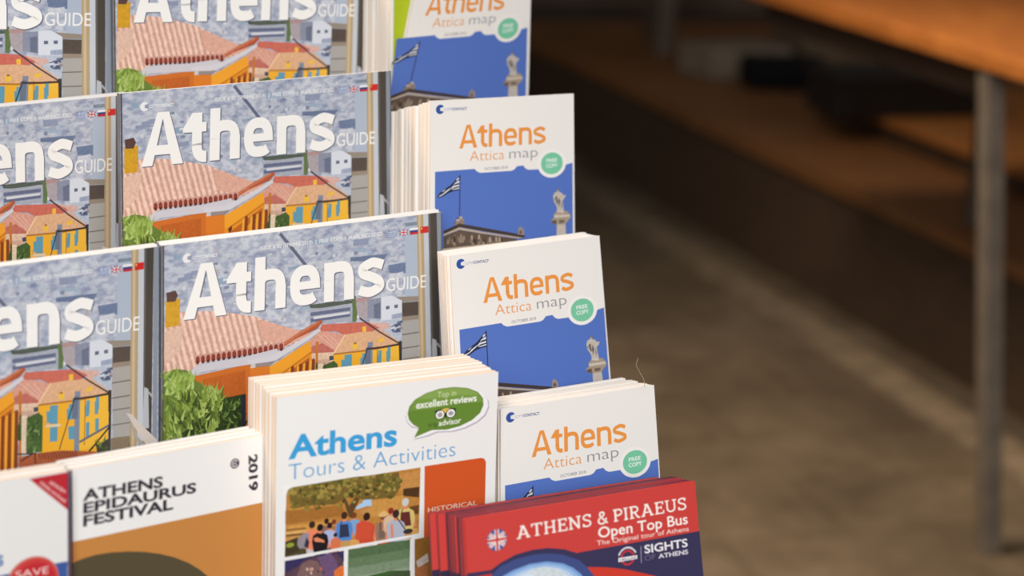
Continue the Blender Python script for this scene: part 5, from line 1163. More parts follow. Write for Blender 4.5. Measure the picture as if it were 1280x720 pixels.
('cover_photograph',0,(112,104,50),(18.3,52.8,19.4,52.5,21.2,52.9,20.8,54.5,19.1,54.4)),
('cover_photograph',0,(112,104,50),(70,59.9,71.2,58.9,73.2,59.8,72.8,61.5,70.9,61.4)),
('cover_photograph',0,(112,104,50),(72.1,57,73.4,55.6,75.7,56.6,75.2,58.6,73.1,58.5)),
('cover_photograph',0,(112,104,50),(60.1,56.3,61.2,55.1,63.1,56,62.7,57.6,60.9,57.6)),
('cover_photograph',0,(168,146,74),(29.7,60.9,30.4,60,31.5,60.5,31.2,61.5,30.2,61.4)),
('cover_photograph',0,(134,122,58),(10.1,57.5,10.7,56.8,11.7,57.3,11.5,58.2,10.6,58.2)),
('cover_photograph',0,(152,136,66),(15.9,58.8,16.8,57.7,18.3,58.4,18,59.7,16.6,59.6)),
('cover_photograph',0,(168,146,74),(28.2,64.6,28.8,64.4,29.9,64.9,29.6,65.7,28.7,65.7)),
('cover_photograph',0,(168,146,74),(32.2,55.3,33.5,54.4,35.6,55.4,35.1,57.2,33.2,57.1)),
('cover_photograph',0,(74,68,34),(26.3,55.7,27.5,54.7,29.7,55.6,29.2,57.4,27.3,57.3)),
('cover_photograph',0,(134,122,58),(54,54.3,55.3,52.7,57.6,53.7,57,55.6,55,55.5)),
('cover_photograph',0,(134,122,58),(45.3,52.5,46.4,52.2,48.4,52.6,47.9,54.2,46.2,54.1)),
('cover_photograph',0,(112,104,50),(27.4,53.4,28.1,52.5,29.4,53,29.1,54,28,54)),
('cover_photograph',0,(134,122,58),(72.9,60.4,73.7,59.5,75,60.1,74.7,61.2,73.5,61.2)),
('cover_photograph',0,(152,136,66),(37.2,66.9,38.2,66.2,40.1,67,39.6,68.6,38,68.5)),
('cover_photograph',0,(152,136,66),(63.6,56.8,64.7,55.4,66.6,56.3,66.2,57.9,64.4,57.8)),
('cover_photograph',0,(168,146,74),(24.4,52.8,25.2,52.5,26.7,53,26.4,54.2,25,54.1)),
('cover_photograph',0,(168,146,74),(36.1,53,37,52.3,38.7,53,38.4,54.4,36.8,54.4)),
('cover_photograph',0,(152,136,66),(71.6,58.6,72.3,57.8,73.5,58.4,73.3,59.4,72.1,59.4)),
('cover_photograph',0,(112,104,50),(18.2,56.8,19.1,55.5,20.9,56.3,20.5,57.7,18.9,57.7)),
('cover_photograph',0,(134,122,58),(21.7,53,22.6,52.5,24.3,52.9,23.9,54.4,22.4,54.3)),
('cover_photograph',0,(74,68,34),(40.3,65.2,41.2,64.3,42.7,65,42.4,66.3,41,66.2)),
('cover_photograph',0,(74,68,34),(67.3,63.5,68,62.8,69.2,63.3,68.9,64.3,67.8,64.3)),
('cover_photograph',0,(134,122,58),(57,57.7,57.6,56.9,58.6,57.4,58.4,58.3,57.4,58.2)),
('cover_photograph',0,(92,88,40),(23.3,54.9,24,54.4,25.4,55,25.1,56.2,23.8,56.1)),
('cover_photograph',0,(152,136,66),(17.2,66.2,18.4,65.2,20.5,66.2,20,68,18.1,67.9)),
('cover_photograph',0,(168,146,74),(67.1,55.1,67.7,54.8,68.7,55.3,68.5,56.2,67.5,56.1)),
('cover_photograph',0,(168,146,74),(37,57.6,38.2,56.1,40.3,57.1,39.8,58.9,37.9,58.8)),
('cover_photograph',0,(92,88,40),(26.7,56.9,27.4,56.1,28.7,56.7,28.4,57.9,27.2,57.8)),
('cover_photograph',0,(168,146,74),(33.9,59.5,34.9,58.8,36.6,59.6,36.2,61,34.6,61)),
('cover_photograph',0,(74,68,34),(64.5,56.3,65.5,55.4,67.3,56.2,66.9,57.7,65.3,57.6)),
('cover_photograph',0,(152,136,66),(34.3,53.8,35.4,52.6,37.3,53.4,36.8,55.1,35.1,55)),
('cover_photograph',0,(134,122,58),(20.3,57.6,21.6,56.1,23.8,57.2,23.3,59.1,21.2,59)),
('cover_photograph',0,(168,146,74),(24.6,60.3,25.9,59,28,60,27.5,61.8,25.6,61.7)),
('cover_photograph',0,(152,136,66),(34.4,53.3,35,52.5,35.9,52.9,35.7,53.8,34.8,53.7)),
('cover_photograph',0,(112,104,50),(16.6,53.5,17.6,52.6,19.4,53,19,54.5,17.4,54.4)),
('cover_photograph',0,(112,104,50),(12.4,53.2,13.2,52.6,14.6,53.1,14.2,54.3,13,54.2)),
('cover_photograph',0,(112,104,50),(56.8,55.7,57.8,54.3,59.6,55.1,59.2,56.6,57.6,56.5)),
('cover_photograph',0,(168,146,74),(46.9,55.8,47.8,54.7,49.4,55.5,49,56.8,47.6,56.8)),
('cover_photograph',0,(168,146,74),(37.5,55.4,38.4,54.5,40.1,55.3,39.7,56.6,38.2,56.5)),
('cover_photograph',0,(74,68,34),(59.4,60.9,60.5,60,62.4,60.8,62,62.4,60.2,62.4)),
('cover_photograph',0,(134,122,58),(70.3,56.2,70.9,55.9,72,56.4,71.7,57.3,70.8,57.2)),
('cover_photograph',0,(112,104,50),(44.2,55.2,44.9,54.5,46.2,55.1,45.9,56.2,44.7,56.2)),
('cover_photograph',0,(92,88,40),(37.2,52.8,37.9,52.3,39.3,52.8,39,54,37.7,53.9)),
('cover_photograph',0,(168,146,74),(58.5,63.3,59.2,62.9,60.5,63.5,60.2,64.6,59.1,64.5)),
('cover_photograph',0,(168,146,74),(12,53.1,12.8,52.7,14.1,53.1,13.8,54.3,12.6,54.2)),
('cover_photograph',0,(168,146,74),(29.6,62.1,30.5,61.3,32.1,62,31.8,63.4,30.3,63.3)),
('cover_photograph',0,(92,88,40),(71.3,56.6,72.3,55.7,74,56.5,73.6,57.9,72.1,57.9)),
('cover_photograph',0,(74,68,34),(29.5,54.5,30.6,53.4,32.6,54.3,32.2,56,30.4,55.9)),
('cover_photograph',0,(92,88,40),(75.1,57.8,76.2,56.9,78.2,57.8,77.8,59.5,76,59.4)),
('cover_photograph',0,(74,68,34),(54.7,59.5,55.7,58.2,57.5,59,57.1,60.5,55.4,60.4)),
('cover_photograph',0,(112,104,50),(25.7,62.4,26.4,61.6,27.6,62.1,27.3,63.1,26.2,63.1)),
('cover_photograph',0,(168,146,74),(54.6,52.6,55.6,52.1,57.4,52.5,57,54,55.4,53.9)),
('cover_photograph',0,(152,136,66),(35,56.8,35.9,56.1,37.4,56.8,37.1,58.2,35.6,58.1)),
('cover_photograph',0,(152,136,66),(18.7,59.2,19.5,58.2,20.9,58.9,20.6,60.1,19.3,60)),
('cover_photograph',0,(92,88,40),(43.5,55.4,44.5,54.1,46.2,54.8,45.8,56.3,44.2,56.2)),
('cover_photograph',0,(134,122,58),(14.1,53.6,14.7,52.8,15.6,53.2,15.4,54,14.5,54)),
('cover_photograph',0,(168,146,74),(26.3,57.1,27.3,55.8,29,56.6,28.6,58.1,27,58)),
('cover_photograph',0,(92,88,40),(35.7,54.1,36.2,53.9,37.2,54.4,37,55.2,36.1,55.1)),
('cover_photograph',0,(168,146,74),(69.1,62,69.8,61,71.1,61.6,70.8,62.6,69.7,62.6)),
('cover_photograph',0,(134,122,58),(44.8,54.4,45.7,53.2,47.1,53.9,46.8,55.1,45.5,55.1)),
('cover_photograph',0,(134,122,58),(28.4,60.3,29.4,59.4,31.1,60.2,30.7,61.6,29.2,61.6)),
('cover_photograph',0,(152,136,66),(67.4,55.4,68.2,54.3,69.7,54.9,69.4,56.2,68,56.1)),
('cover_photograph',0,(74,68,34),(13.6,54.9,14.5,54.2,16.1,55,15.8,56.3,14.3,56.2)),
('cover_photograph',0,(74,68,34),(33.2,61.9,34.1,61.3,35.6,62,35.3,63.3,33.9,63.2)),
('cover_photograph',0,(74,68,34),(34.8,57.5,35.5,56.7,36.8,57.3,36.5,58.4,35.4,58.3)),
('cover_photograph',0,(112,104,50),(35.1,57.2,35.7,57,36.6,57.5,36.4,58.3,35.5,58.2)),
('cover_photograph',0,(74,68,34),(32.7,53.3,33.3,52.4,34.4,52.9,34.2,53.9,33.2,53.8)),
('cover_photograph',0,(152,136,66),(71.5,60,72.8,59.1,74.9,60,74.4,61.8,72.5,61.7)),
('cover_photograph',0,(74,68,34),(36.3,53,37.3,52.3,38.9,52.8,38.6,54.1,37.1,54.1)),
('cover_photograph',0,(134,122,58),(14.2,53.3,14.8,52.6,16,53.2,15.7,54.1,14.7,54.1)),
('cover_photograph',0,(74,68,34),(22,53.2,22.6,52.7,23.5,53.1,23.3,53.9,22.4,53.9)),
('cover_photograph',0,(134,122,58),(66.6,61.8,67.5,61,69.2,61.7,68.8,63.1,67.3,63)),
('cover_photograph',0,(152,136,66),(22.2,53.4,22.7,52.6,23.7,53.1,23.5,53.9,22.6,53.9)),
('cover_photograph',0,(74,68,34),(61.9,57.6,62.6,56.6,63.9,57.1,63.6,58.2,62.5,58.1)),
('cover_photograph',0,(92,88,40),(37.8,55.1,38.9,54,40.8,54.9,40.4,56.5,38.7,56.4)),
('cover_photograph',0,(92,88,40),(42.2,62.1,43.3,61.1,45.2,62,44.8,63.6,43,63.5)),
('cover_photograph',0,(92,88,40),(41.8,53.2,42.3,52.4,43.2,52.8,43,53.6,42.2,53.6)),
('cover_photograph',0,(112,104,50),(68.1,54.2,69.3,52.7,71.5,53.6,71,55.4,69,55.3)),
('cover_photograph',0,(112,104,50),(33,53.1,34.2,52.3,36.2,52.7,35.8,54.4,33.9,54.3)),
('cover_photograph',0,(92,88,40),(69,66.7,70.2,65.7,72.2,66.6,71.8,68.3,69.9,68.2)),
('cover_photograph',0,(152,136,66),(39,54.2,39.7,53.1,41.2,53.8,40.8,54.9,39.6,54.9)),
('cover_photograph',0,(152,136,66),(19.3,53.5,20.2,52.5,21.9,53,21.5,54.4,20,54.3)),
('cover_photograph',0,(134,122,58),(30.5,59.5,31.2,58.5,32.7,59.1,32.3,60.3,31,60.3)),
('cover_photograph',0,(168,146,74),(47,66.5,47.8,65.8,49.2,66.4,48.8,67.6,47.6,67.5)),
('cover_photograph',0,(168,146,74),(8.9,53.2,9.7,52.7,11.1,53.2,10.8,54.4,9.5,54.3)),
('cover_photograph',0,(134,122,58),(41.7,62.7,42.4,62.3,43.6,62.8,43.3,63.8,42.2,63.8)),
('cover_photograph',0,(112,104,50),(72.7,59.7,74.1,58.7,76.5,59.7,75.9,61.7,73.8,61.6)),
('cover_photograph',0,(134,122,58),(57,55.7,57.9,54.7,59.4,55.4,59,56.7,57.7,56.6)),
('cover_photograph',0,(152,136,66),(15.6,56,16.1,55.5,17,55.9,16.8,56.7,16,56.7)),
('cover_photograph',0,(168,146,74),(47.7,52.6,48.4,52.2,49.6,52.7,49.3,53.7,48.2,53.6)),
('cover_photograph',0,(92,88,40),(45.1,62.7,46.2,62,48,62.8,47.6,64.4,45.9,64.3)),
('cover_photograph',0,(168,146,74),(50.9,59.1,51.6,58.6,52.8,59.2,52.6,60.2,51.4,60.1)),
('cover_photograph',0,(152,136,66),(39.8,52.6,41,52.3,43.2,52.6,42.7,54.5,40.7,54.3)),
('cover_photograph',0,(112,104,50),(61.7,60.7,62.7,59.6,64.5,60.5,64.1,62,62.4,61.9)),
('cover_photograph',0,(92,88,40),(68.5,58.7,69.1,58.2,70.1,58.7,69.9,59.5,68.9,59.5)),
('cover_photograph',0,(112,104,50),(69,60.8,69.7,59.9,70.8,60.4,70.5,61.3,69.5,61.3)),
('cover_photograph',0,(92,88,40),(25.5,53.4,26.1,52.6,27.1,53,26.9,53.9,25.9,53.9)),
('cover_photograph',0,(168,146,74),(37.8,55.3,38.4,54.6,39.6,55.1,39.3,56.1,38.3,56.1)),
('cover_photograph',0,(74,68,34),(16.7,58.3,17.3,57.7,18.4,58.2,18.1,59.2,17.1,59.1)),
('cover_photograph',0,(134,122,58),(61.9,57.7,62.5,56.9,63.6,57.4,63.3,58.3,62.4,58.3)),
('cover_photograph',0,(134,122,58),(15.7,56.6,16.8,55.3,18.7,56.2,18.3,57.8,16.5,57.7)),
('cover_photograph',0,(168,146,74),(56.1,57.8,57.3,56.8,59.3,57.7,58.8,59.4,57,59.3)),
('cover_photograph',0,(152,136,66),(37.5,58.7,38.4,57.7,39.9,58.4,39.5,59.7,38.2,59.6)),
('cover_photograph',0,(152,136,66),(8.6,54.5,9.1,53.9,10,54.3,9.8,55.1,9,55)),
('cover_photograph',0,(134,122,58),(68.3,61.1,69.2,60.6,70.8,61.3,70.5,62.7,69,62.6)),
('cover_photograph',0,(74,68,34),(65.5,56.7,66,55.8,67.1,56.3,66.9,57.2,65.9,57.1)),
('cover_photograph',0,(112,104,50),(10.4,53.6,11.2,52.7,12.5,53.2,12.2,54.3,11,54.2)),
('cover_photograph',0,(168,146,74),(15.8,53.5,16.4,52.6,17.6,53.1,17.3,54.1,16.3,54)),
('cover_photograph',0,(168,146,74),(8.4,55.5,9.6,54.1,11.9,55.2,11.4,57.1,9.3,57)),
('cover_photograph',0,(152,136,66),(47.3,52.8,48.1,52.2,49.6,52.7,49.2,53.9,47.9,53.8)),
('cover_photograph',0,(168,146,74),(71.9,62.4,72.8,61.8,74.4,62.6,74.1,63.9,72.6,63.8)),
('cover_photograph',0,(92,88,40),(64.1,60.2,65,59.4,66.7,60.1,66.3,61.5,64.8,61.4)),
('cover_photograph',0,(168,146,74),(20.3,53.9,20.9,53.2,21.8,53.6,21.6,54.4,20.7,54.4)),
('cover_photograph',0,(92,88,40),(49.6,57.4,50.8,56.5,53.1,57.5,52.6,59.3,50.5,59.2)),
('cover_photograph',0,(152,136,66),(69.5,52.3,70.3,51.9,71.7,52.4,71.3,53.5,70.1,53.5)),
('cover_photograph',0,(134,122,58),(68.9,53.4,69.7,53,71.1,53.6,70.8,54.8,69.5,54.7)),
('cover_photograph',0,(168,146,74),(31.1,55.5,32.1,54.4,34,55.2,33.6,56.8,31.9,56.7)),
('cover_photograph',0,(112,104,50),(65.9,59.7,67.2,58.3,69.5,59.4,69,61.3,66.9,61.2)),
('cover_photograph',0,(134,122,58),(68.2,64.4,68.8,64.2,69.7,64.7,69.5,65.5,68.6,65.4)),
('cover_photograph',0,(92,88,40),(22.2,59.8,23.3,59.1,25.2,60,24.7,61.6,23,61.5)),
('cover_photograph',0,(134,122,58),(50.8,62.6,51.6,62,53,62.7,52.7,63.8,51.4,63.8)),
('cover_photograph',0,(168,146,74),(62.6,60.4,63.7,59.1,65.6,60,65.1,61.5,63.4,61.4)),
('cover_photograph',0,(168,146,74),(43.1,56.7,43.7,56.4,44.8,56.9,44.6,57.8,43.5,57.8)),
('cover_photograph',0,(134,122,58),(46.7,57.5,48,56.4,50.2,57.5,49.7,59.4,47.7,59.2)),
('cover_photograph',0,(74,68,34),(54.4,63.3,55.5,61.9,57.4,62.7,57,64.3,55.2,64.2)),
('cover_photograph',0,(168,146,74),(47,61.7,47.7,61.3,48.9,61.8,48.6,62.8,47.5,62.8)),
('cover_photograph',0,(112,104,50),(71.8,60.2,72.4,59.5,73.5,60,73.2,60.9,72.2,60.8)),
('cover_photograph',0,(112,104,50),(59.5,62.4,60.2,61.6,61.6,62.2,61.3,63.4,60.1,63.3)),
('cover_photograph',0,(152,136,66),(52.7,52.6,53.6,52.1,55.3,52.5,54.9,54,53.4,53.9)),
('cover_photograph',0,(92,88,40),(46.3,59.2,47.5,58.4,49.5,59.4,49.1,61.1,47.2,61)),
('cover_photograph',0,(168,146,74),(58.8,53.1,59.7,52,61.3,52.8,60.9,54.1,59.5,54)),
('cover_photograph',0,(74,68,34),(23.4,62.1,24,61.5,25,62,24.8,62.9,23.9,62.8)),
('cover_photograph',0,(168,146,74),(25,54.6,25.6,54.4,26.6,54.8,26.3,55.7,25.4,55.6)),
('cover_photograph',0,(112,104,50),(31.5,61,32.4,59.8,33.9,60.5,33.5,61.8,32.1,61.8)),
('cover_photograph',0,(92,88,40),(38.4,53,39.2,52.3,40.7,52.8,40.4,54,39,53.9)),
('cover_photograph',0,(112,104,50),(63.9,56,64.7,55.1,65.9,55.7,65.6,56.8,64.5,56.7)),
('cover_photograph',0,(112,104,50),(52.6,53.9,53.2,53.4,54.3,53.8,54,54.8,53,54.7)),
('cover_photograph',0,(92,88,40),(25.3,55.4,26.2,54.3,27.8,55,27.4,56.3,26,56.2)),
('cover_photograph',0,(92,88,40),(24.7,53.3,25.4,52.5,26.6,53,26.3,54,25.2,54)),
('cover_photograph',0,(134,122,58),(64.3,55.1,65.6,53.4,68,54.5,67.4,56.5,65.3,56.4)),
('cover_photograph',0,(152,136,66),(41.2,61.4,42.5,60.1,44.7,61.1,44.2,63,42.2,62.9)),
('cover_photograph',0,(168,146,74),(68,62.5,69.2,61,71.4,62,70.9,63.8,68.9,63.7)),
('cover_photograph',0,(134,122,58),(32,55.6,32.6,54.8,33.6,55.2,33.4,56.1,32.4,56.1)),
('cover_photograph',0,(112,104,50),(22.3,53.3,23.2,52.5,24.8,52.9,24.4,54.3,23,54.2)),
('cover_photograph',0,(74,68,34),(23.2,54.7,23.7,54.4,24.7,54.9,24.5,55.7,23.6,55.7)),
('cover_photograph',0,(112,104,50),(16.5,52.9,17.7,52.6,19.8,52.9,19.3,54.7,17.4,54.6)),
('cover_photograph',0,(92,88,40),(61.3,56,62.3,55.4,64.2,56.2,63.7,57.7,62.1,57.6)),
('cover_photograph',0,(152,136,66),(69.1,57.4,69.8,56.7,71.1,57.3,70.8,58.3,69.6,58.3)),
('cover_photograph',0,(168,146,74),(5.7,55.7,6.9,54.2,9.1,55.2,8.6,57.2,6.6,57)),
('cover_photograph',0,(92,88,40),(37.7,53.2,38.9,52.3,41.1,53.1,40.6,55,38.6,54.9)),
('cover_photograph',0,(112,104,50),(34.3,52.8,35.6,52.3,37.9,52.8,37.4,54.7,35.3,54.6)),
('cover_photograph',0,(134,122,58),(73.8,56.8,75.1,55.6,77.4,56.7,76.9,58.5,74.8,58.4)),
('cover_photograph',0,(112,104,50),(64.2,54.6,65.2,53.8,67,54.6,66.6,56,65,55.9)),
('cover_photograph',0,(134,122,58),(62.3,64.1,63,63.4,64.3,64,64,65.1,62.8,65)),
('cover_photograph',0,(92,88,40),(61.6,56.4,62.8,55,64.8,55.9,64.4,57.6,62.5,57.5)),
('cover_photograph',0,(134,122,58),(32,52.9,32.6,52.5,33.7,52.9,33.5,53.8,32.5,53.8)),
('cover_photograph',0,(152,136,66),(69.6,53.2,70.2,52.7,71.4,53.2,71.1,54.2,70.1,54.1)),
('cover_photograph',0,(168,146,74),(61,65.5,61.6,64.7,62.7,65.2,62.5,66.1,61.4,66)),
('cover_photograph',0,(152,136,66),(26.8,61.1,27.7,59.9,29.4,60.7,29,62.1,27.5,62)),
('cover_photograph',0,(152,136,66),(20.4,59.2,21,58.3,22.1,58.7,21.8,59.6,20.9,59.6)),
('cover_photograph',0,(152,136,66),(51.7,54.2,52.2,53.7,53.2,54.1,53,54.9,52.1,54.9)),
('cover_photograph',0,(168,146,74),(8.4,53.2,9.3,52.7,10.8,53.1,10.4,54.4,9.1,54.4)),
('cover_photograph',0,(152,136,66),(26.3,54.6,27.3,53.2,29.2,54.1,28.8,55.7,27.1,55.6)),
('cover_photograph',0,(152,136,66),(42.4,56.1,42.9,55.3,43.9,55.8,43.7,56.6,42.8,56.6)),
('cover_photograph',0,(74,68,34),(44.6,62.5,45.6,61.2,47.5,62.1,47.1,63.7,45.4,63.6)),
('cover_photograph',0,(134,122,58),(7,53.3,7.6,52.7,8.8,53.2,8.5,54.2,7.5,54.2)),
('cover_photograph',0,(74,68,34),(44.4,61.9,45.6,60.5,47.8,61.5,47.3,63.4,45.3,63.3)),
('cover_photograph',0,(134,122,58),(11.3,54,12.5,52.9,14.5,53.8,14.1,55.5,12.2,55.4)),
('cover_photograph',0,(134,122,58),(19.9,60.6,20.7,59.8,21.6,60.8,20.8,61.4)),
('cover_photograph',0,(112,104,50),(29.1,62,30.4,61,31.7,62.4,30.4,63.3)),
('cover_photograph',0,(134,122,58),(24.1,62.6,24.8,62,25.6,62.8,24.9,63.3)),
('cover_photograph',0,(112,104,50),(25.1,66.5,26.4,65.4,27.7,66.9,26.4,67.9)),
('cover_photograph',0,(112,104,50),(12.5,59.9,13.4,59.1,14.4,60.1,13.5,60.8)),
('cover_photograph',0,(92,88,40),(26,67,27,66.1,28.1,67.3,27.1,68)),
('cover_photograph',0,(134,122,58),(17.7,65.8,18.8,64.8,20,66.1,18.9,67)),
('cover_photograph',0,(92,88,40),(26.5,67.2,27.3,66.5,28.1,67.4,27.3,68)),
('cover_photograph',0,(134,122,58),(9,62.2,10.2,61.2,11.3,62.5,10.2,63.3)),
('cover_photograph',0,(134,122,58),(30.1,62.7,31.2,61.8,32.4,63,31.3,63.8)),
('cover_photograph',0,(134,122,58),(19.4,65.4,20.2,64.7,21.1,65.7,20.3,66.3)),
('cover_photograph',0,(134,122,58),(9.8,64.5,11,63.5,12.2,64.9,11,65.8)),
('cover_photograph',0,(112,104,50),(23.2,66.1,24.1,65.4,24.9,66.4,24.1,67)),
('cover_photograph',0,(92,88,40),(28.1,65.5,29.3,64.5,30.5,65.9,29.3,66.7)),
('cover_photograph',0,(134,122,58),(11,65.2,11.7,64.6,12.4,65.4,11.7,66)),
('cover_photograph',0,(92,88,40),(21.8,62.6,22.8,61.8,23.8,62.9,22.8,63.6)),
('cover_photograph',0,(92,88,40),(11.8,62.1,12.8,61.3,13.8,62.4,12.8,63.2)),
('cover_photograph',0,(134,122,58),(8.5,61.1,9.5,60.2,10.6,61.4,9.6,62.2)),
('cover_photograph',0,(134,122,58),(18.4,64.4,19.2,63.8,20,64.6,19.2,65.2)),
('cover_photograph',0,(92,88,40),(18.4,62.6,19.6,61.6,20.7,62.9,19.6,63.8)),
('cover_photograph',0,(92,88,40),(8.7,64,9.5,63.3,10.4,64.3,9.5,64.9)),
('cover_photograph',0,(134,122,58),(8,59.3,8.8,58.7,9.5,59.5,8.8,60.1)),
('cover_photograph',0,(92,88,40),(16.4,61.6,17.3,60.9,18.2,61.9,17.3,62.6)),
('cover_photograph',0,(112,104,50),(10.3,63.5,11.4,62.6,12.5,63.8,11.4,64.6)),
('cover_photograph',0,(112,104,50),(23.2,63.6,24.4,62.6,25.6,63.9,24.4,64.8)),
('cover_photograph',0,(92,88,40),(22.3,63.1,23.3,62.2,24.4,63.4,23.4,64.2)),
('cover_photograph',0,(134,122,58),(12.8,63.8,13.8,63,14.8,64.1,13.8,64.8)),
('cover_photograph',0,(134,122,58),(29.7,67.9,30.4,67.3,31.1,68.1,30.4,68.6)),
('cover_photograph',0,(92,88,40),(27,64.6,28.2,63.6,29.5,65,28.3,65.9)),
('cover_photograph',0,(92,88,40),(24.1,67.4,25.1,66.6,26.2,67.7,25.2,68.4)),
('cover_photograph',0,(226,140,100),(27.1,84.9,27.8,79.4,35,80.2,36,85.5,35.1,85.8,28,85.4)),
('cover_photograph',0,(150,110,90),(27.7,81.5,28.1,78.9,30.1,78,32.7,78.2,34.7,79.6,35.3,82.4,34.6,86.8,28.6,86.3)),
('cover_photograph',0,(226,140,100),(30.6,76.9,32.1,77.2,32.2,78.6,30.5,78.3)),
('cover_photograph',0,(48,36,34),(32.8,75.8,32.6,76.7,32.1,77.3,31.3,77.5,30.5,77.3,30,76.7,29.8,75.8,30,74.9,30.5,74.3,31.3,74.1,32.1,74.3,32.6,74.9)),
('cover_photograph',0,(226,140,100),(31.9,85.3,32.6,80.2,39.3,81,40.2,85.9,39.4,86.2,32.7,85.8)),
('cover_photograph',0,(170,120,80),(32.5,82.2,32.8,79.8,34.7,78.9,37.1,79.1,39,80.4,39.6,83,38.9,87.2,33.2,86.7)),
('cover_photograph',0,(226,140,100),(35.2,77.9,36.5,78.1,36.7,79.4,35.1,79.2)),
('cover_photograph',0,(120,60,40),(37.2,76.8,37,77.6,36.5,78.2,35.8,78.4,35.1,78.2,34.6,77.6,34.4,76.8,34.6,76,35.1,75.4,35.8,75.2,36.5,75.4,37,76)),
('cover_photograph',0,(60,50,60),(30.5,90,36.6,90.6,36.4,95.2,30.9,94.9)),
('cover_photograph',0,(226,140,100),(28.5,88.9,29.3,82.7,37.4,83.6,38.6,89.6,37.6,90,29.5,89.5)),
('cover_photograph',0,(176,186,224),(29.2,85,29.6,82.1,31.9,81,34.8,81.3,37.1,82.9,37.8,86.1,37,91.1,30.1,90.5)),
('cover_photograph',0,(226,140,100),(32.5,79.9,34.1,80.1,34.3,81.7,32.4,81.4)),
('cover_photograph',0,(48,36,34),(34.9,78.6,34.7,79.6,34.1,80.2,33.3,80.5,32.5,80.2,31.9,79.6,31.7,78.6,31.9,77.6,32.5,77,33.3,76.7,34.1,77,34.7,77.6)),
('cover_photograph',0,(226,140,100),(43.8,84.5,44.6,78.7,52.3,79.6,53.4,85.3,52.4,85.6,44.7,85.1)),
('cover_photograph',0,(120,170,216),(44.5,80.9,44.9,78.2,47,77.1,49.8,77.4,52,78.9,52.7,81.9,51.9,86.7,45.4,86.1)),
('cover_photograph',0,(226,140,100),(47.6,76,49.1,76.3,49.3,77.8,47.5,77.5)),
('cover_photograph',0,(120,70,40),(49.9,74.8,49.7,75.7,49.1,76.4,48.3,76.6,47.5,76.4,46.9,75.7,46.7,74.8,46.9,73.9,47.5,73.2,48.3,73,49.1,73.2,49.7,73.9)),
('cover_photograph',0,(196,156,92),(38.6,88,46.2,88.8,46,94.5,39.1,94.1)),
('cover_photograph',0,(226,140,100),(36.1,86.6,37.2,79,47.2,80.1,48.6,87.6,47.4,88,37.3,87.4)),
('cover_photograph',0,(86,138,206),(37,81.9,37.5,78.3,40.3,76.9,44,77.3,46.8,79.3,47.7,83.1,46.7,89.4,38.2,88.7)),
('cover_photograph',0,(226,140,100),(41.1,75.5,43.1,75.8,43.4,77.8,40.9,77.4)),
('cover_photograph',0,(70,46,36),(44.1,73.9,43.9,75,43.1,75.9,42.1,76.2,41.1,75.9,40.3,75,40.1,73.9,40.3,72.8,41.1,71.9,42.1,71.6,43.1,71.9,43.9,72.8)),
('cover_photograph',0,(52,60,84),(39.6,79.1,44.6,79.3,45.6,87.1,39.3,86.9)),
('cover_photograph',0,(60,52,56),(40.3,79.5,41,77.3,40.4,77.1,39.7,79.3)),
('cover_photograph',0,(206,196,196),(19.2,89.8,26.4,90.6,26.2,96,19.7,95.6)),
('cover_photograph',0,(226,140,100),(17,88.5,17.9,81.3,27.4,82.4,28.7,89.5,27.5,89.8,18.1,89.3)),
('cover_photograph',0,(240,138,104),(17.8,84.1,18.3,80.6,20.9,79.4,24.3,79.7,27,81.6,27.8,85.2,26.8,91.2,18.9,90.5)),
('cover_photograph',0,(226,140,100),(21.6,78,23.5,78.3,23.8,80.2,21.5,79.8)),
('cover_photograph',0,(60,44,40),(24.4,76.5,24.2,77.6,23.5,78.4,22.5,78.7,21.5,78.4,20.8,77.6,20.6,76.5,20.8,75.4,21.5,74.6,22.5,74.3,23.5,74.6,24.2,75.4)),
('cover_photograph',1,(150,142,150),(14.1,83.5,17.7,80.4,21.1,81.8,20.3,90,15.1,89.6,13.7,87.1)),
('cover_photograph',0,(60,54,74),(19.2,83.4,21.1,86.4,20.3,90.4,17.9,88.7)),
('cover_photograph',0,(36,32,36),(24.1,92.3,31.3,93,31,98.5,24.6,98.1)),
('cover_photograph',0,(226,140,100),(21.8,91,22.8,83.7,32.3,84.8,33.6,91.9,32.4,92.3,22.9,91.7)),
('cover_photograph',0,(36,32,36),(22.7,86.5,23.2,83,25.8,81.8,29.2,82.1,31.9,84,32.7,87.7,31.7,93.6,23.7,92.9)),
('cover_photograph',0,(226,140,100),(26.5,80.4,28.4,80.7,28.6,82.6,26.3,82.2)),
('cover_photograph',0,(34,28,30),(29.3,78.9,29.1,80,28.4,80.8,27.4,81.1,26.4,80.8,25.7,80,25.5,78.9,25.7,77.8,26.4,77,27.4,76.7,28.4,77,29.1,77.8)),
('cover_photograph',0,(226,140,100),(23.5,84.9,25.5,84.3,30.1,86.9,30.4,88.3,24.5,86.9)),
('cover_photograph',0,(196,110,80),(34.9,92.8,39.3,93.2,39.2,96.5,35.2,96.3)),
('cover_photograph',0,(226,140,100),(33.6,92,34.1,87.6,39.9,88.3,40.7,92.5,40,92.8,34.2,92.4)),
('cover_photograph',0,(220,120,80),(34.1,89.3,34.4,87.2,36,86.4,38,86.7,39.7,87.8,40.2,90,39.5,93.6,34.7,93.2)),
('cover_photograph',0,(226,140,100),(36.4,85.6,37.5,85.8,37.7,86.9,36.3,86.7)),
('cover_photograph',0,(48,36,34),(38.1,84.7,38,85.4,37.5,85.8,36.9,86,36.3,85.8,35.8,85.4,35.7,84.7,35.8,84,36.3,83.6,36.9,83.4,37.5,83.6,38,84)),
('cover_photograph',0,(226,214,208),(52.4,91.6,60.6,92.4,60.3,98.5,53,98.1)),
('cover_photograph',0,(226,140,100),(49.8,90.1,50.9,82.1,61.6,83.3,63.1,91.2,61.8,91.6,51.1,91)),
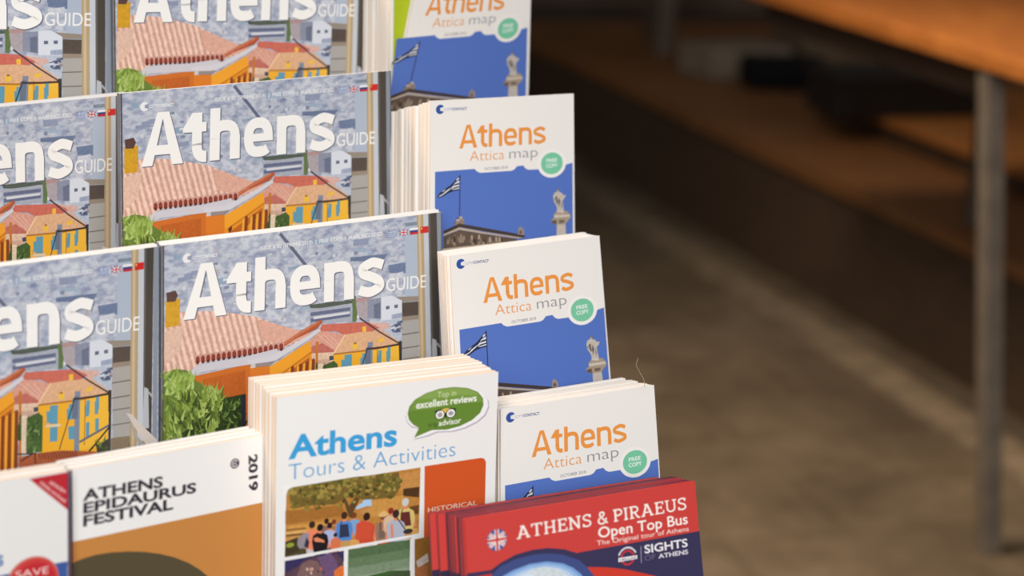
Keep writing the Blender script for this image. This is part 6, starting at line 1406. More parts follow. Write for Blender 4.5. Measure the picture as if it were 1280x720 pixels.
('cover_photograph',0,(206,82,56),(50.8,85.1,51.3,81.3,54.3,79.9,58.1,80.3,61.2,82.4,62.1,86.5,61,93.1,52,92.3)),
('cover_photograph',0,(226,140,100),(55.1,78.4,57.2,78.7,57.5,80.8,54.9,80.4)),
('cover_photograph',0,(56,34,30),(58.3,76.7,58,78,57.2,78.9,56.1,79.2,55,78.9,54.2,78,53.9,76.7,54.2,75.4,55,74.5,56.1,74.2,57.2,74.5,58,75.4)),
('cover_photograph',0,(212,84,58),(49.6,80.1,53.9,78.6,59,80.6,59.7,84,58.7,90.4,49.5,89.7)),
('cover_photograph',0,(214,92,64),(63,92.2,70.9,93.1,70.6,98.9,63.6,98.5)),
('cover_photograph',0,(226,140,100),(60.5,90.9,61.6,83.1,71.9,84.3,73.3,91.8,72.1,92.3,61.8,91.6)),
('cover_photograph',0,(160,120,100),(61.4,86.1,62,82.4,64.8,81,68.5,81.4,71.5,83.4,72.4,87.3,71.3,93.7,62.6,93)),
('cover_photograph',0,(226,140,100),(65.6,79.6,67.7,79.9,67.9,81.9,65.4,81.5)),
('cover_photograph',0,(120,80,60),(68.7,78,68.4,79.1,67.7,80,66.6,80.3,65.5,80,64.8,79.1,64.5,78,64.8,76.9,65.5,76,66.6,75.7,67.7,76,68.4,76.8)),
('cover_photograph',0,(228,186,120),(69.9,77,69.5,77.7,68.3,78.2,66.6,78.4,64.9,78.2,63.7,77.7,63.3,77,63.7,76.3,64.9,75.8,66.6,75.6,68.3,75.8,69.5,76.3)),
('cover_photograph',0,(228,186,120),(68.4,76.2,68.2,76.9,67.5,77.4,66.5,77.6,65.5,77.4,64.8,76.9,64.6,76.2,64.8,75.5,65.5,75,66.5,74.8,67.5,75,68.2,75.5)),
('cover_photograph',0,(122,104,92),(64,83.3,69.2,83.5,70.2,91.4,63.8,91.2)),
('cover_photograph',0,(60,52,56),(64.8,83.7,65.5,81.4,64.9,81.2,64.2,83.5)),
('cover_photograph',0,(190,150,96),(76.5,87.2,85.2,88.1,84.9,94.5,77.1,94.1)),
('cover_photograph',0,(226,140,100),(73.7,85.7,74.9,77.2,86.3,78.5,87.9,86.8,86.6,87.2,75.1,86.6)),
('cover_photograph',0,(222,196,120),(74.7,80.4,75.3,76.4,78.5,74.9,82.6,75.3,85.9,77.5,86.9,81.8,85.7,88.8,76.1,88)),
('cover_photograph',0,(226,140,100),(79.3,73.3,81.6,73.6,81.9,75.9,79.2,75.5)),
('cover_photograph',0,(210,206,200),(82.7,71.5,82.4,72.8,81.6,73.8,80.4,74.1,79.2,73.8,78.4,72.8,78.1,71.5,78.4,70.2,79.2,69.2,80.4,68.9,81.6,69.2,82.4,70.2)),
('cover_photograph',0,(104,50,48),(77.6,77.4,83.3,77.6,84.5,86.2,77.4,86.1)),
('cover_photograph',0,(60,52,56),(78.4,77.8,79.2,75.3,78.6,75.1,77.8,77.6)),
('cover_photograph',0,(226,140,100),(66,86.4,66.9,79.8,75.8,80.8,77.1,87.3,76,87.6,67.1,87.1)),
('cover_photograph',0,(220,190,160),(66.8,82.3,67.3,79.2,69.7,78,72.9,78.3,75.4,80,76.2,83.4,75.3,88.9,67.8,88.2)),
('cover_photograph',0,(226,140,100),(70.4,76.8,72.2,77,72.4,78.7,70.3,78.4)),
('cover_photograph',0,(150,50,44),(73,75.4,72.8,76.4,72.1,77.1,71.2,77.4,70.3,77.1,69.6,76.4,69.4,75.4,69.6,74.4,70.3,73.7,71.2,73.4,72.1,73.7,72.8,74.4)),
('cover_photograph',0,(60,64,96),(70.5,93.4,79.2,94.3,78.9,100.7,71.2,100.3)),
('cover_photograph',0,(226,140,100),(67.8,91.9,68.9,83.4,80.3,84.7,81.9,93,80.6,93.4,69.2,92.8)),
('cover_photograph',0,(180,186,204),(68.8,86.6,69.4,82.6,72.5,81.1,76.6,81.5,79.8,83.7,80.9,88,79.7,95,70.1,94.2)),
('cover_photograph',0,(226,140,100),(73.4,79.5,75.6,79.8,75.9,82.1,73.2,81.6)),
('cover_photograph',0,(60,44,44),(76.7,77.7,76.4,79,75.6,80,74.5,80.3,73.4,80,72.6,79,72.3,77.7,72.6,76.4,73.4,75.4,74.5,75.1,75.6,75.4,76.4,76.4)),
('cover_photograph',0,(60,54,66),(74.2,79.3,80.4,88.3,81,87.9,74.8,78.9)),
('cover_photograph',0,(60,56,52),(85.5,89.5,85.5,89.8,85.2,90.2,84.9,90.4,84.4,90.7,83.8,90.9,83.2,91,82.5,91,81.8,91,81.2,90.9,80.6,90.7,80.1,90.4,79.8,90.2,79.5,89.8,79.5,89.5,79.5,89.2,79.8,88.8,80.1,88.6,80.6,88.3,81.2,88.1,81.8,88,82.5,88,83.2,88,83.8,88.1,84.4,88.3,84.9,88.6,85.2,88.8,85.5,89.2)),
('cover_photograph',0,(226,140,100),(71.2,83.8,72.8,83.6,73.4,91.7,71.7,92)),
('cover_photograph',0,(238,238,238),(4,93.5,90.3,92,90.3,93.6,4,95.3)),
('cover_photograph',0,(246,245,244),(5.1,51.2,10.7,52,9.4,53,7.9,53.6,7,54.9,6.7,56.8,5.2,57.1)),
('orange_panel',0,(214,90,42),(92.2,51.4,129.2,51.2,131.3,52,132.5,54.2,132.9,101.1,93.1,102.9)),
('orange_panel','T',(240,220,206),('HISTORICAL',(95.1,80),(127.3,80.1),2.9,'n',0.0)),
('lower_photograph',1,(92,70,84),(6.4,95.5,42.3,95,41.7,155,5.8,155.5)),
('lower_photograph',1,(60,52,96),(6.4,95.5,42.3,95,42.5,101.5,37.9,95.8,33.7,96.8,26.2,95.7,18.7,96.8,13.8,100.1,6.6,103)),
('lower_photograph',1,(128,98,98),(13.9,105,16.6,98.9,21.2,97.2,26.2,98.8,28.8,103.4,29.9,112.6,13.9,110)),
('lower_photograph',1,(112,86,122),(26.2,96.4,34.5,95.2,38,100.8,40.8,111.2,29.9,112.6,28.8,102.6)),
('lower_photograph',0,(214,110,60),(27.7,103.4,28.3,102.4,29.1,103.8,28.4,104.7)),
('lower_photograph',0,(226,150,110),(21.1,102.6,21.7,101.6,22.5,103,21.7,103.9)),
('lower_photograph',0,(220,196,180),(36.4,110,37,109,37.8,110.4,37.1,111.3)),
('lower_photograph',0,(90,60,50),(37.6,106.9,38.2,105.8,39,107.3,38.3,108.1)),
('lower_photograph',0,(226,150,110),(23.4,108,24,107,24.8,108.4,24.1,109.3)),
('lower_photograph',0,(90,60,50),(7.3,103.2,7.9,102.2,8.7,103.6,8,104.5)),
('lower_photograph',0,(90,60,50),(29.4,105.9,30,104.8,30.8,106.3,30.1,107.1)),
('lower_photograph',0,(220,196,180),(22.4,102.8,23,101.8,23.8,103.2,23,104.1)),
('lower_photograph',0,(220,196,180),(26.1,109.4,26.8,108.4,27.6,109.8,26.8,110.7)),
('lower_photograph',0,(90,60,50),(10.6,100.5,11.2,99.4,12,100.9,11.2,101.7)),
('lower_photograph',0,(90,60,50),(26,104.8,26.6,103.8,27.4,105.2,26.7,106.1)),
('lower_photograph',0,(220,196,180),(31,110.3,31.7,109.2,32.5,110.7,31.7,111.5)),
('lower_photograph',0,(220,196,180),(37.9,107.1,38.5,106.1,39.3,107.5,38.6,108.4)),
('lower_photograph',0,(220,196,180),(21.8,105,22.4,104,23.2,105.4,22.5,106.3)),
('lower_photograph',0,(220,196,180),(18.8,107.2,19.4,106.2,20.2,107.6,19.5,108.5)),
('lower_photograph',0,(226,150,110),(28.7,109.9,29.4,108.9,30.2,110.3,29.4,111.2)),
('lower_photograph',0,(220,196,180),(39.5,111.1,40.1,110,40.9,111.5,40.2,112.4)),
('lower_photograph',0,(220,196,180),(19.3,102.4,20,101.4,20.8,102.8,20,103.7)),
('lower_photograph',1,(226,120,60),(36.5,106.3,40.7,103.7,42.5,104.8,42.7,112.3,36.6,112.1)),
('lower_photograph',1,(88,112,78),(45,94.8,84,94.7,84,154.7,45,154.8)),
('lower_photograph',1,(104,128,94),(45,100.5,84,100.4,84,154.7,45,154.8)),
('lower_photograph',1,(126,146,118),(45,106.1,84,106,84,154.7,45,154.8)),
('lower_photograph',1,(146,162,138),(45,111.8,84,111.7,84,154.7,45,154.8)),
('lower_photograph',1,(156,170,148),(45,117.5,84,117.4,84,154.7,45,154.8)),
('lower_photograph',1,(130,148,120),(45,123.1,84,123,84,154.7,45,154.8)),
('lower_photograph',1,(70,88,58),(58,112.9,71.9,111.9,84.6,113.9,84.8,123.6,58.1,119.1)),
('lower_photograph',0,(64,104,50),(59.7,112.6,72.7,112.4,74.5,113.7,63.2,114)),
('lower_photograph',1,(150,104,46),(86.9,95.1,106,94.7,107.5,146.4,88.2,143)),
('lower_photograph',1,(206,190,180),(88.1,108.8,95.5,104.9,96.5,110.2,89.5,113.3)),
('lower_photograph',1,(176,110,70),(87.7,113,95.7,111.8,95.9,119.5,87.9,118.1)),
('title_lettering','T',(64,164,222),('Athens',(7.5,35.9),(74.1,36.3),12.83,'n',0.028)),
('subtitle_lettering','T',(104,168,216),('Tours & Activities',(7.8,48.4),(112,47.8),9.2,'n',-0.012)),
('speech_bubble',0,(190,184,196),(79.1,20.1,80,16,83.7,12,95.6,9.5,104.6,7.8,113.7,7.8,123,9.6,129.7,12.8,133.2,16.8,133.6,21.1,131.5,25.7,126.3,29.3,118.4,32,109.9,33.1,100.2,32.2,94.1,33.8,83.7,34.8,90.5,32.2,91.7,30,82.8,26.8,80.2,23.8)),
('speech_bubble',0,(246,245,246),(79.4,19.4,80.2,15.4,83.9,11.3,94.8,8.7,103.8,7,112.9,7,122.2,8.8,128.9,11.9,132.3,16,132.8,20.3,130.6,24.9,125.5,28.5,117.6,31.2,109.1,32.3,99.4,31.4,93.3,33,83.9,34.1,89.7,31.4,90.9,29.1,83,26.1,80.4,23.1)),
('speech_bubble',0,(104,140,56),(80.4,18.7,81.2,14.6,84.9,10.6,91.9,7.6,100.8,5.9,109.9,5.9,119.1,7.6,125.8,10.7,129.2,14.8,129.7,19.1,127.5,23.7,122.4,27.3,114.6,30,106.1,31.1,96.4,30.2,90.3,31.8,84.9,33.4,86.7,30.2,87.9,27.9,84,25.4,81.4,22.4)),
('speech_bubble',0,(122,156,70),(81.3,17,84.9,10.9,91.9,7.9,100.8,6.2,109.9,6.1,119.1,7.8,125.8,11,129,15,129.1,17.2,114.1,16.1,94.7,17.4)),
('speech_bubble',0,(138,168,86),(86.8,10.5,91.9,8.1,100.8,6.4,109.9,6.3,119.1,8.1,125.1,11,126.5,12.6,111.4,10.9,94.5,11.4)),
('speech_bubble','T',(196,214,160),('Top in',(99.2,11.2),(111.4,11.2),3.4,'n',0.01)),
('speech_bubble','T',(244,246,236),('excellent reviews',(85.7,16.2),(125,16.1),4.1,'n',0.022)),
('speech_bubble','T',(50,66,34),('trip',(93.7,28.2),(100.2,28.2),2.8,'n',-0.005)),
('speech_bubble','T',(244,246,236),('advisor',(100.5,28.3),(115.2,28.2),3.4,'n',0.012)),
('speech_bubble',0,(40,44,40),(97.8,19,102.5,18.1,107.7,18.2,111.7,19,111.3,20.2,105.2,22.8,98.3,20.3)),
('speech_bubble',0,(226,190,90),(101.7,18.7,104.4,18.1,107.7,18.4,106.4,19.7,104.9,21.1)),
('speech_bubble',0,(40,44,40),(104.4,21.6,104.3,22.2,104.1,22.8,103.7,23.3,103.2,23.8,102.6,24.1,101.9,24.3,101.2,24.4,100.5,24.3,99.8,24.1,99.2,23.8,98.7,23.3,98.3,22.8,98.1,22.2,98,21.6,98.1,21,98.3,20.4,98.7,19.9,99.2,19.4,99.8,19.1,100.5,18.9,101.2,18.8,101.9,18.9,102.6,19.1,103.2,19.4,103.7,19.9,104.1,20.4,104.3,21)),
('speech_bubble',0,(248,248,246),(103.9,21.6,103.8,22.1,103.6,22.6,103.3,23.1,102.9,23.5,102.4,23.8,101.8,23.9,101.2,24,100.6,23.9,100,23.8,99.5,23.5,99.1,23.1,98.8,22.6,98.6,22.1,98.5,21.6,98.6,21.1,98.8,20.6,99.1,20.1,99.5,19.7,100,19.4,100.6,19.3,101.2,19.2,101.8,19.3,102.4,19.4,102.9,19.7,103.3,20.1,103.6,20.6,103.8,21.1)),
('speech_bubble',0,(60,60,64),(102.7,21.6,102.7,21.9,102.6,22.2,102.4,22.5,102.1,22.7,101.9,22.9,101.5,23,101.2,23,100.9,23,100.5,22.9,100.3,22.7,100,22.5,99.8,22.2,99.7,21.9,99.7,21.6,99.7,21.3,99.8,21,100,20.7,100.3,20.5,100.5,20.3,100.9,20.2,101.2,20.2,101.5,20.2,101.9,20.3,102.1,20.5,102.4,20.7,102.6,21,102.7,21.3)),
('speech_bubble',0,(230,224,226),(102.3,21.6,102.3,21.8,102.2,22,102.1,22.2,101.9,22.4,101.7,22.5,101.4,22.6,101.2,22.6,101,22.6,100.7,22.5,100.5,22.4,100.3,22.2,100.2,22,100.1,21.8,100.1,21.6,100.1,21.4,100.2,21.2,100.3,21,100.5,20.8,100.7,20.7,101,20.6,101.2,20.6,101.4,20.6,101.7,20.7,101.9,20.8,102.1,21,102.2,21.2,102.3,21.4)),
('speech_bubble',0,(90,70,80),(101.8,21.6,101.8,21.7,101.7,21.9,101.7,22,101.6,22.1,101.5,22.1,101.3,22.2,101.2,22.2,101.1,22.2,100.9,22.1,100.8,22.1,100.7,22,100.7,21.9,100.6,21.7,100.6,21.6,100.6,21.5,100.7,21.3,100.7,21.2,100.8,21.1,100.9,21.1,101.1,21,101.2,21,101.3,21,101.5,21.1,101.6,21.1,101.7,21.2,101.7,21.3,101.8,21.5)),
('speech_bubble',0,(40,44,40),(111.6,21.5,111.5,22.1,111.3,22.7,110.9,23.2,110.4,23.7,109.7,24,109,24.2,108.3,24.3,107.6,24.2,106.9,24,106.2,23.7,105.7,23.2,105.3,22.7,105.1,22.1,105,21.5,105.1,20.9,105.3,20.3,105.7,19.8,106.2,19.3,106.9,19,107.6,18.8,108.3,18.7,109,18.8,109.7,19,110.4,19.3,110.9,19.8,111.3,20.3,111.5,20.9)),
('speech_bubble',0,(248,248,246),(111,21.5,110.9,22,110.7,22.5,110.4,23,110,23.4,109.5,23.7,108.9,23.8,108.3,23.9,107.7,23.8,107.1,23.7,106.6,23.4,106.2,23,105.9,22.5,105.7,22,105.6,21.5,105.7,21,105.9,20.5,106.2,20,106.6,19.6,107.1,19.3,107.7,19.2,108.3,19.1,108.9,19.2,109.5,19.3,110,19.6,110.4,20,110.7,20.5,110.9,21)),
('speech_bubble',0,(60,60,64),(109.9,21.5,109.9,21.8,109.8,22.1,109.6,22.3,109.3,22.5,109,22.7,108.7,22.8,108.3,22.8,107.9,22.8,107.6,22.7,107.3,22.5,107,22.3,106.8,22.1,106.7,21.8,106.7,21.5,106.7,21.2,106.8,20.9,107,20.7,107.3,20.5,107.6,20.3,107.9,20.2,108.3,20.2,108.7,20.2,109,20.3,109.3,20.5,109.6,20.7,109.8,20.9,109.9,21.2)),
('speech_bubble',0,(230,224,226),(109.4,21.5,109.4,21.7,109.3,21.9,109.2,22.1,109,22.3,108.8,22.4,108.5,22.5,108.3,22.5,108.1,22.5,107.8,22.4,107.6,22.3,107.4,22.1,107.3,21.9,107.2,21.7,107.2,21.5,107.2,21.3,107.3,21.1,107.4,20.9,107.6,20.7,107.8,20.6,108.1,20.5,108.3,20.5,108.5,20.5,108.8,20.6,109,20.7,109.2,20.9,109.3,21.1,109.4,21.3)),
('speech_bubble',0,(90,70,80),(108.9,21.5,108.9,21.6,108.8,21.8,108.8,21.9,108.7,22,108.6,22,108.4,22.1,108.3,22.1,108.2,22.1,108,22,107.9,22,107.8,21.9,107.8,21.8,107.7,21.6,107.7,21.5,107.7,21.4,107.8,21.2,107.8,21.1,107.9,21,108,21,108.2,20.9,108.3,20.9,108.4,20.9,108.6,21,108.7,21,108.8,21.1,108.8,21.2,108.9,21.4)),
('speech_bubble',0,(40,44,40),(103.9,22.7,105.7,22.6,105,23.9)),
],
'bus':[
('navy_swoosh',0,(58,54,86),(0.5,30.1,14.8,30.5,20.6,27.5,30,24.4,40.9,23.4,50.2,23.9,60.3,26.2,68.8,29.9,73.5,30.2,88.1,29.9,85.1,68.9,-4.5,52.9,-0.7,32.3)),
('navy_swoosh',0,(58,54,86),(68.9,29.5,97.7,29.5,149.5,29.5,154,30.1,151.1,74.6,61.9,58.8)),
('navy_swoosh',0,(196,54,46),(-3.7,32.6,14.3,32.5,20.3,34.4,16.9,40.1,13.2,56.1,-7.5,52.4)),
('navy_swoosh',0,(206,62,48),(74.1,38.6,86.6,40.8,98.2,43.9,116.6,50.6,130,56.9,146.2,70.6,70.1,60.3,67,44.7)),
('globe_emblem',0,(66,78,132),(9.5,37.4,14.2,33.8,20.5,29.5,29.8,26.9,42.2,26.2,50,26.9,59.3,29.1,69.3,33.9,74.5,39.1,78.1,44.4,80.6,53.7,79.6,67.9,2.8,54.2)),
('globe_emblem',0,(120,160,214),(17,38.7,21.7,35,28,32.8,38.1,31,49,31.3,59,34,65.1,37.5,69.9,41.9,72.4,46.6,73.4,53.9,71.8,66.5,11.7,55.8,12.9,46.3)),
('globe_emblem',0,(150,184,226),(18.9,39.3,23.4,35.9,29.1,33.9,38.6,32.1,48.7,32.5,58,35,63.6,38.2,68.1,42.3,70.4,46.6,71.4,53.5,69.9,65.2,14,55.2,15.1,46.4)),
('globe_emblem',0,(186,208,234),(21.4,40.1,25.4,37,30.7,35.2,39.2,33.6,48.3,33.9,56.7,36.2,61.8,39.1,65.9,42.8,67.9,46.7,68.8,52.9,67.4,63.4,16.9,54.5,17.9,46.5)),
('globe_emblem',0,(212,224,238),(24.2,41,27.7,38.3,32.4,36.6,39.8,35.3,47.9,35.6,55.3,37.6,59.8,40.1,63.3,43.4,65.1,46.8,65.9,52.3,64.7,61.5,20.2,53.7,21.1,46.6)),
('globe_emblem',0,(228,232,238),(28.1,42.2,31,40,34.7,38.7,40.8,37.6,47.3,37.8,53.3,39.5,56.9,41.6,59.8,44.2,61.3,47,61.9,51.4,61,58.9,24.8,52.5,25.6,46.8)),
('globe_emblem',1,(206,216,222),(37.1,35,46.5,33.8,55.7,36.7,60.2,40.3,53.8,42,41.5,39.3)),
('language_flag',0,(70,70,110),(25.2,14.5,25.1,15.7,24.7,16.8,24.2,17.9,23.4,18.8,22.5,19.6,21.4,20.1,20.3,20.5,19.1,20.6,17.9,20.5,16.8,20.1,15.7,19.6,14.8,18.8,14,17.9,13.5,16.8,13.1,15.7,13,14.5,13.1,13.3,13.5,12.2,14,11.1,14.8,10.2,15.7,9.4,16.8,8.9,17.9,8.5,19.1,8.4,20.3,8.5,21.4,8.9,22.5,9.4,23.4,10.2,24.2,11.1,24.7,12.2,25.1,13.3)),
('language_flag',0,(66,90,160),(25,14.5,24.8,15.6,24.5,16.7,24,17.8,23.2,18.6,22.4,19.4,21.3,19.9,20.2,20.2,19.1,20.4,18,20.2,16.9,19.9,15.8,19.4,15,18.6,14.2,17.8,13.7,16.7,13.4,15.6,13.2,14.5,13.4,13.4,13.7,12.3,14.2,11.2,15,10.4,15.8,9.6,16.9,9.1,18,8.8,19.1,8.6,20.2,8.8,21.3,9.1,22.4,9.6,23.2,10.4,24,11.2,24.5,12.3,24.8,13.4)),
('language_flag',0,(240,232,228),(18.9,15.7,23,18.8,24.3,17.2,20.2,14.1)),
('language_flag',0,(240,232,228),(18,14.1,13.9,17.2,15.2,18.8,19.3,15.7)),
('language_flag',0,(240,232,228),(19.3,13.3,15.2,10.2,13.9,11.8,18,14.9)),
('language_flag',0,(240,232,228),(20.2,14.9,24.3,11.8,23,10.2,18.9,13.3)),
('language_flag',0,(204,62,58),(20.4,15.9,23.4,18.2,23.8,17.8,20.7,15.4)),
('language_flag',0,(204,62,58),(17.5,15.4,14.4,17.8,14.8,18.2,17.8,15.9)),
('language_flag',0,(204,62,58),(17.8,13.1,14.8,10.8,14.4,11.2,17.5,13.6)),
('language_flag',0,(204,62,58),(20.7,13.6,23.8,11.2,23.4,10.8,20.4,13.1)),
('language_flag',0,(240,232,228),(13.3,15.8,24.9,15.8,24.9,13.2,13.3,13.2)),
('language_flag',0,(240,232,228),(17.8,8.7,17.8,20.3,20.4,20.3,20.4,8.7)),
('language_flag',0,(204,62,58),(13.2,15.2,25,15.2,25,13.8,13.2,13.8)),
('language_flag',0,(204,62,58),(18.4,8.6,18.4,20.4,19.8,20.4,19.8,8.6)),
('title_lettering','T',(246,236,230),('ATHENS & PIRAEUS',(31.3,16.1),(141.6,15.5),7.1,'S',0.0)),
('subtitle_lettering','T',(246,238,232),('Open Top Bus',(82.4,23.3),(141.7,24),5.9,'n',0.012)),
('subtitle_lettering','T',(240,224,216),('The Original tour of Athens',(81.1,27.4),(141.9,28.3),2.7,'n',0.0)),
('operator_emblem','T',(236,232,238),('SIGHTS',(111.5,36.8),(140.3,37.3),4.61,'n',0.02)),
('operator_emblem','T',(120,112,140),('OF',(111.2,41.2),(118.4,41.1),3.1,'n',-0.01)),
('operator_emblem','T',(228,224,232),('ATHENS',(120.3,41.2),(140.1,41.6),2.5,'n',0.02)),
('operator_emblem',0,(170,164,184),(109.2,32.3,108.6,41.9,109,41.9,109.6,32.3)),
('operator_emblem',0,(196,54,58),(104.7,37.4,104.6,38.4,103.5,38.1,103.6,37.4)),
('operator_emblem',0,(196,54,58),(104.6,38.4,104.3,39.4,103.2,38.9,103.5,38.1)),
('operator_emblem',0,(196,54,58),(104.3,39.4,103.7,40.2,102.8,39.5,103.2,38.9)),
('operator_emblem',0,(196,54,58),(103.7,40.2,103,40.9,102.3,40,102.8,39.5)),
('operator_emblem',0,(196,54,58),(103,40.9,102.2,41.5,101.7,40.4,102.3,40)),
('operator_emblem',0,(196,54,58),(102.2,41.5,101.2,41.8,100.9,40.7,101.7,40.4)),
('operator_emblem',0,(196,54,58),(101.2,41.8,100.2,41.9,100.2,40.8,100.9,40.7)),
('operator_emblem',0,(196,54,58),(100.2,41.9,99.2,41.8,99.5,40.7,100.2,40.8)),
('operator_emblem',0,(196,54,58),(99.2,41.8,98.2,41.5,98.7,40.4,99.5,40.7)),
('operator_emblem',0,(196,54,58),(98.2,41.5,97.4,40.9,98.1,40,98.7,40.4)),
('operator_emblem',0,(196,54,58),(97.4,40.9,96.7,40.2,97.6,39.5,98.1,40)),
('operator_emblem',0,(196,54,58),(96.7,40.2,96.1,39.4,97.2,38.9,97.6,39.5)),
('operator_emblem',0,(196,54,58),(96.1,39.4,95.8,38.4,96.9,38.1,97.2,38.9)),
('operator_emblem',0,(196,54,58),(95.8,38.4,95.7,37.4,96.9,37.4,96.9,38.1)),
('operator_emblem',0,(196,54,58),(95.7,37.4,95.8,36.4,96.9,36.7,96.9,37.4)),
('operator_emblem',0,(196,54,58),(95.8,36.4,96.1,35.4,97.2,35.9,96.9,36.7)),
('operator_emblem',0,(196,54,58),(96.1,35.4,96.7,34.6,97.6,35.3,97.2,35.9)),
('operator_emblem',0,(196,54,58),(96.7,34.6,97.4,33.9,98.1,34.8,97.6,35.3)),
('operator_emblem',0,(196,54,58),(97.4,33.9,98.2,33.3,98.7,34.4,98.1,34.8)),
('operator_emblem',0,(196,54,58),(98.2,33.3,99.2,33,99.5,34.1,98.7,34.4)),
('operator_emblem',0,(196,54,58),(99.2,33,100.2,32.9,100.2,34,99.5,34.1)),
('operator_emblem',0,(196,54,58),(100.2,32.9,101.2,33,100.9,34.1,100.2,34)),
('operator_emblem',0,(196,54,58),(101.2,33,102.2,33.3,101.7,34.4,100.9,34.1)),
('operator_emblem',0,(196,54,58),(102.2,33.3,103,33.9,102.3,34.8,101.7,34.4)),
('operator_emblem',0,(196,54,58),(103,33.9,103.7,34.6,102.8,35.3,102.3,34.8)),
('operator_emblem',0,(196,54,58),(103.7,34.6,104.3,35.4,103.2,35.9,102.8,35.3)),
('operator_emblem',0,(196,54,58),(104.3,35.4,104.6,36.4,103.5,36.7,103.2,35.9)),
('operator_emblem',0,(196,54,58),(104.6,36.4,104.7,37.4,103.6,37.4,103.5,36.7)),
('operator_emblem',0,(220,212,220),(94.3,35.2,94.7,34.2,95.6,34.8,95.2,35.6)),
('operator_emblem',0,(220,212,220),(94.7,34.2,95.4,33.4,96.1,34,95.6,34.8)),
('operator_emblem',0,(220,212,220),(95.4,33.4,96.2,32.6,96.8,33.3,96.1,34)),
('operator_emblem',0,(220,212,220),(96.2,32.6,97,31.9,97.6,32.8,96.8,33.3)),
('operator_emblem',0,(220,212,220),(97,31.9,98,31.5,98.4,32.4,97.6,32.8)),
('operator_emblem',0,(220,212,220),(98,31.5,99.1,31.2,99.3,32.2,98.4,32.4)),
('operator_emblem',0,(220,212,220),(99.1,31.2,100.2,31.1,100.2,32.1,99.3,32.2)),
('operator_emblem',0,(220,212,220),(100.2,31.1,101.3,31.2,101.1,32.2,100.2,32.1)),
('operator_emblem',0,(220,212,220),(101.3,31.2,102.4,31.5,102,32.4,101.1,32.2)),
('operator_emblem',0,(220,212,220),(102.4,31.5,103.4,31.9,102.8,32.8,102,32.4)),
('operator_emblem',0,(220,212,220),(103.4,31.9,104.2,32.6,103.6,33.3,102.8,32.8)),
('operator_emblem',0,(220,212,220),(104.2,32.6,105,33.4,104.3,34,103.6,33.3)),
('operator_emblem',0,(220,212,220),(105,33.4,105.7,34.2,104.8,34.8,104.3,34)),
('operator_emblem',0,(220,212,220),(105.7,34.2,106.1,35.2,105.2,35.6,104.8,34.8)),
('operator_emblem',0,(240,238,240),(94.2,36.7,106.4,37,106.3,39,94.1,39)),
('operator_emblem','T',(80,76,100),('HELLAS',(94.9,38.6),(105.6,38.7),1.3,'n',0.02)),
],
'fest':[
('ochre_panel',0,(200,136,70),(0,39.9,120,39.9,120,200,0,200)),
('ochre_panel',0,(88,78,56),(0.7,51.9,7.3,50.5,15.1,49.9,24.3,50.4,34.8,52,44.2,54.2,53.6,57.3,63.2,61.5,71.5,66.4,78.4,71.8,84,77.4,89.7,87.2,91.1,115.6,1,94.1)),
('title_lettering','T',(52,48,58),('ATHENS',(7.4,18.2),(55.3,19),5.81,'n',0.034)),
('title_lettering','T',(52,48,58),('EPIDAURUS',(7.7,25.2),(76,26),5.5,'n',0.034)),
('title_lettering','T',(52,48,58),('FESTIVAL',(7.7,32.5),(61.7,33),5.8,'n',0.034)),
('year_lettering','T',(52,48,58),('2019',(109.6,10.5),(109.9,31.9),5.29,'n',0.04)),
('year_lettering',0,(52,48,58),(103.4,13.7,103.3,14.5,103,15.2,102.6,15.8,101.9,16.2,101.3,16.5,100.5,16.6,99.7,16.5,99,16.2,98.4,15.8,98,15.1,97.7,14.5,97.6,13.7,97.7,12.9,98,12.2,98.4,11.6,99.1,11.2,99.7,10.9,100.5,10.8,101.3,10.9,102,11.2,102.6,11.6,103,12.3,103.3,12.9)),
('year_lettering',0,(232,230,234),(102.3,14.8,101.9,15.3,101.5,14.9,101.8,14.5)),
('year_lettering',0,(232,230,234),(101.9,15.3,101.3,15.6,101.1,15.1,101.5,14.9)),
('year_lettering',0,(232,230,234),(101.3,15.6,100.6,15.8,100.6,15.2,101.1,15.1)),
('year_lettering',0,(232,230,234),(100.6,15.8,100,15.7,100.1,15.2,100.6,15.2)),
('year_lettering',0,(232,230,234),(100,15.7,99.3,15.4,99.6,15,100.1,15.2)),
('year_lettering',0,(232,230,234),(99.3,15.4,98.8,15,99.3,14.6,99.6,15)),
('year_lettering',0,(232,230,234),(98.8,15,98.5,14.4,99,14.2,99.3,14.6)),
('year_lettering',0,(232,230,234),(98.5,14.4,98.4,13.7,99,13.7,99,14.2)),
('year_lettering',0,(232,230,234),(98.4,13.7,98.5,13,99,13.2,99,13.7)),
('year_lettering',0,(232,230,234),(98.5,13,98.8,12.4,99.3,12.8,99,13.2)),
('year_lettering',0,(232,230,234),(98.8,12.4,99.3,12,99.6,12.4,99.3,12.8)),
('year_lettering',0,(232,230,234),(99.3,12,100,11.7,100.1,12.2,99.6,12.4)),
('year_lettering',0,(232,230,234),(100,11.7,100.6,11.6,100.6,12.2,100.1,12.2)),
('year_lettering',0,(232,230,234),(100.6,11.6,101.3,11.8,101.1,12.3,100.6,12.2)),
('year_lettering',0,(232,230,234),(101.3,11.8,101.9,12.1,101.5,12.5,101.1,12.3)),
('year_lettering',0,(232,230,234),(101.9,12.1,102.3,12.6,101.8,12.9,101.5,12.5)),
('year_lettering',0,(232,230,234),(99.5,13.4,101.5,13.4,101.5,14,99.5,14)),
('ochre_panel',0,(60,56,84),(0,0,1.1,0,1.1,200,0,200)),
],
'save':[
('corner_banner',0,(188,46,54),(100.1,1.2,122.5,0.7,123.5,1,123.8,24.1,122.7,22.6)),
('corner_banner','T',(230,190,190),('attraction',(110.9,5.3),(119.5,12),2.14,'n',0.02)),
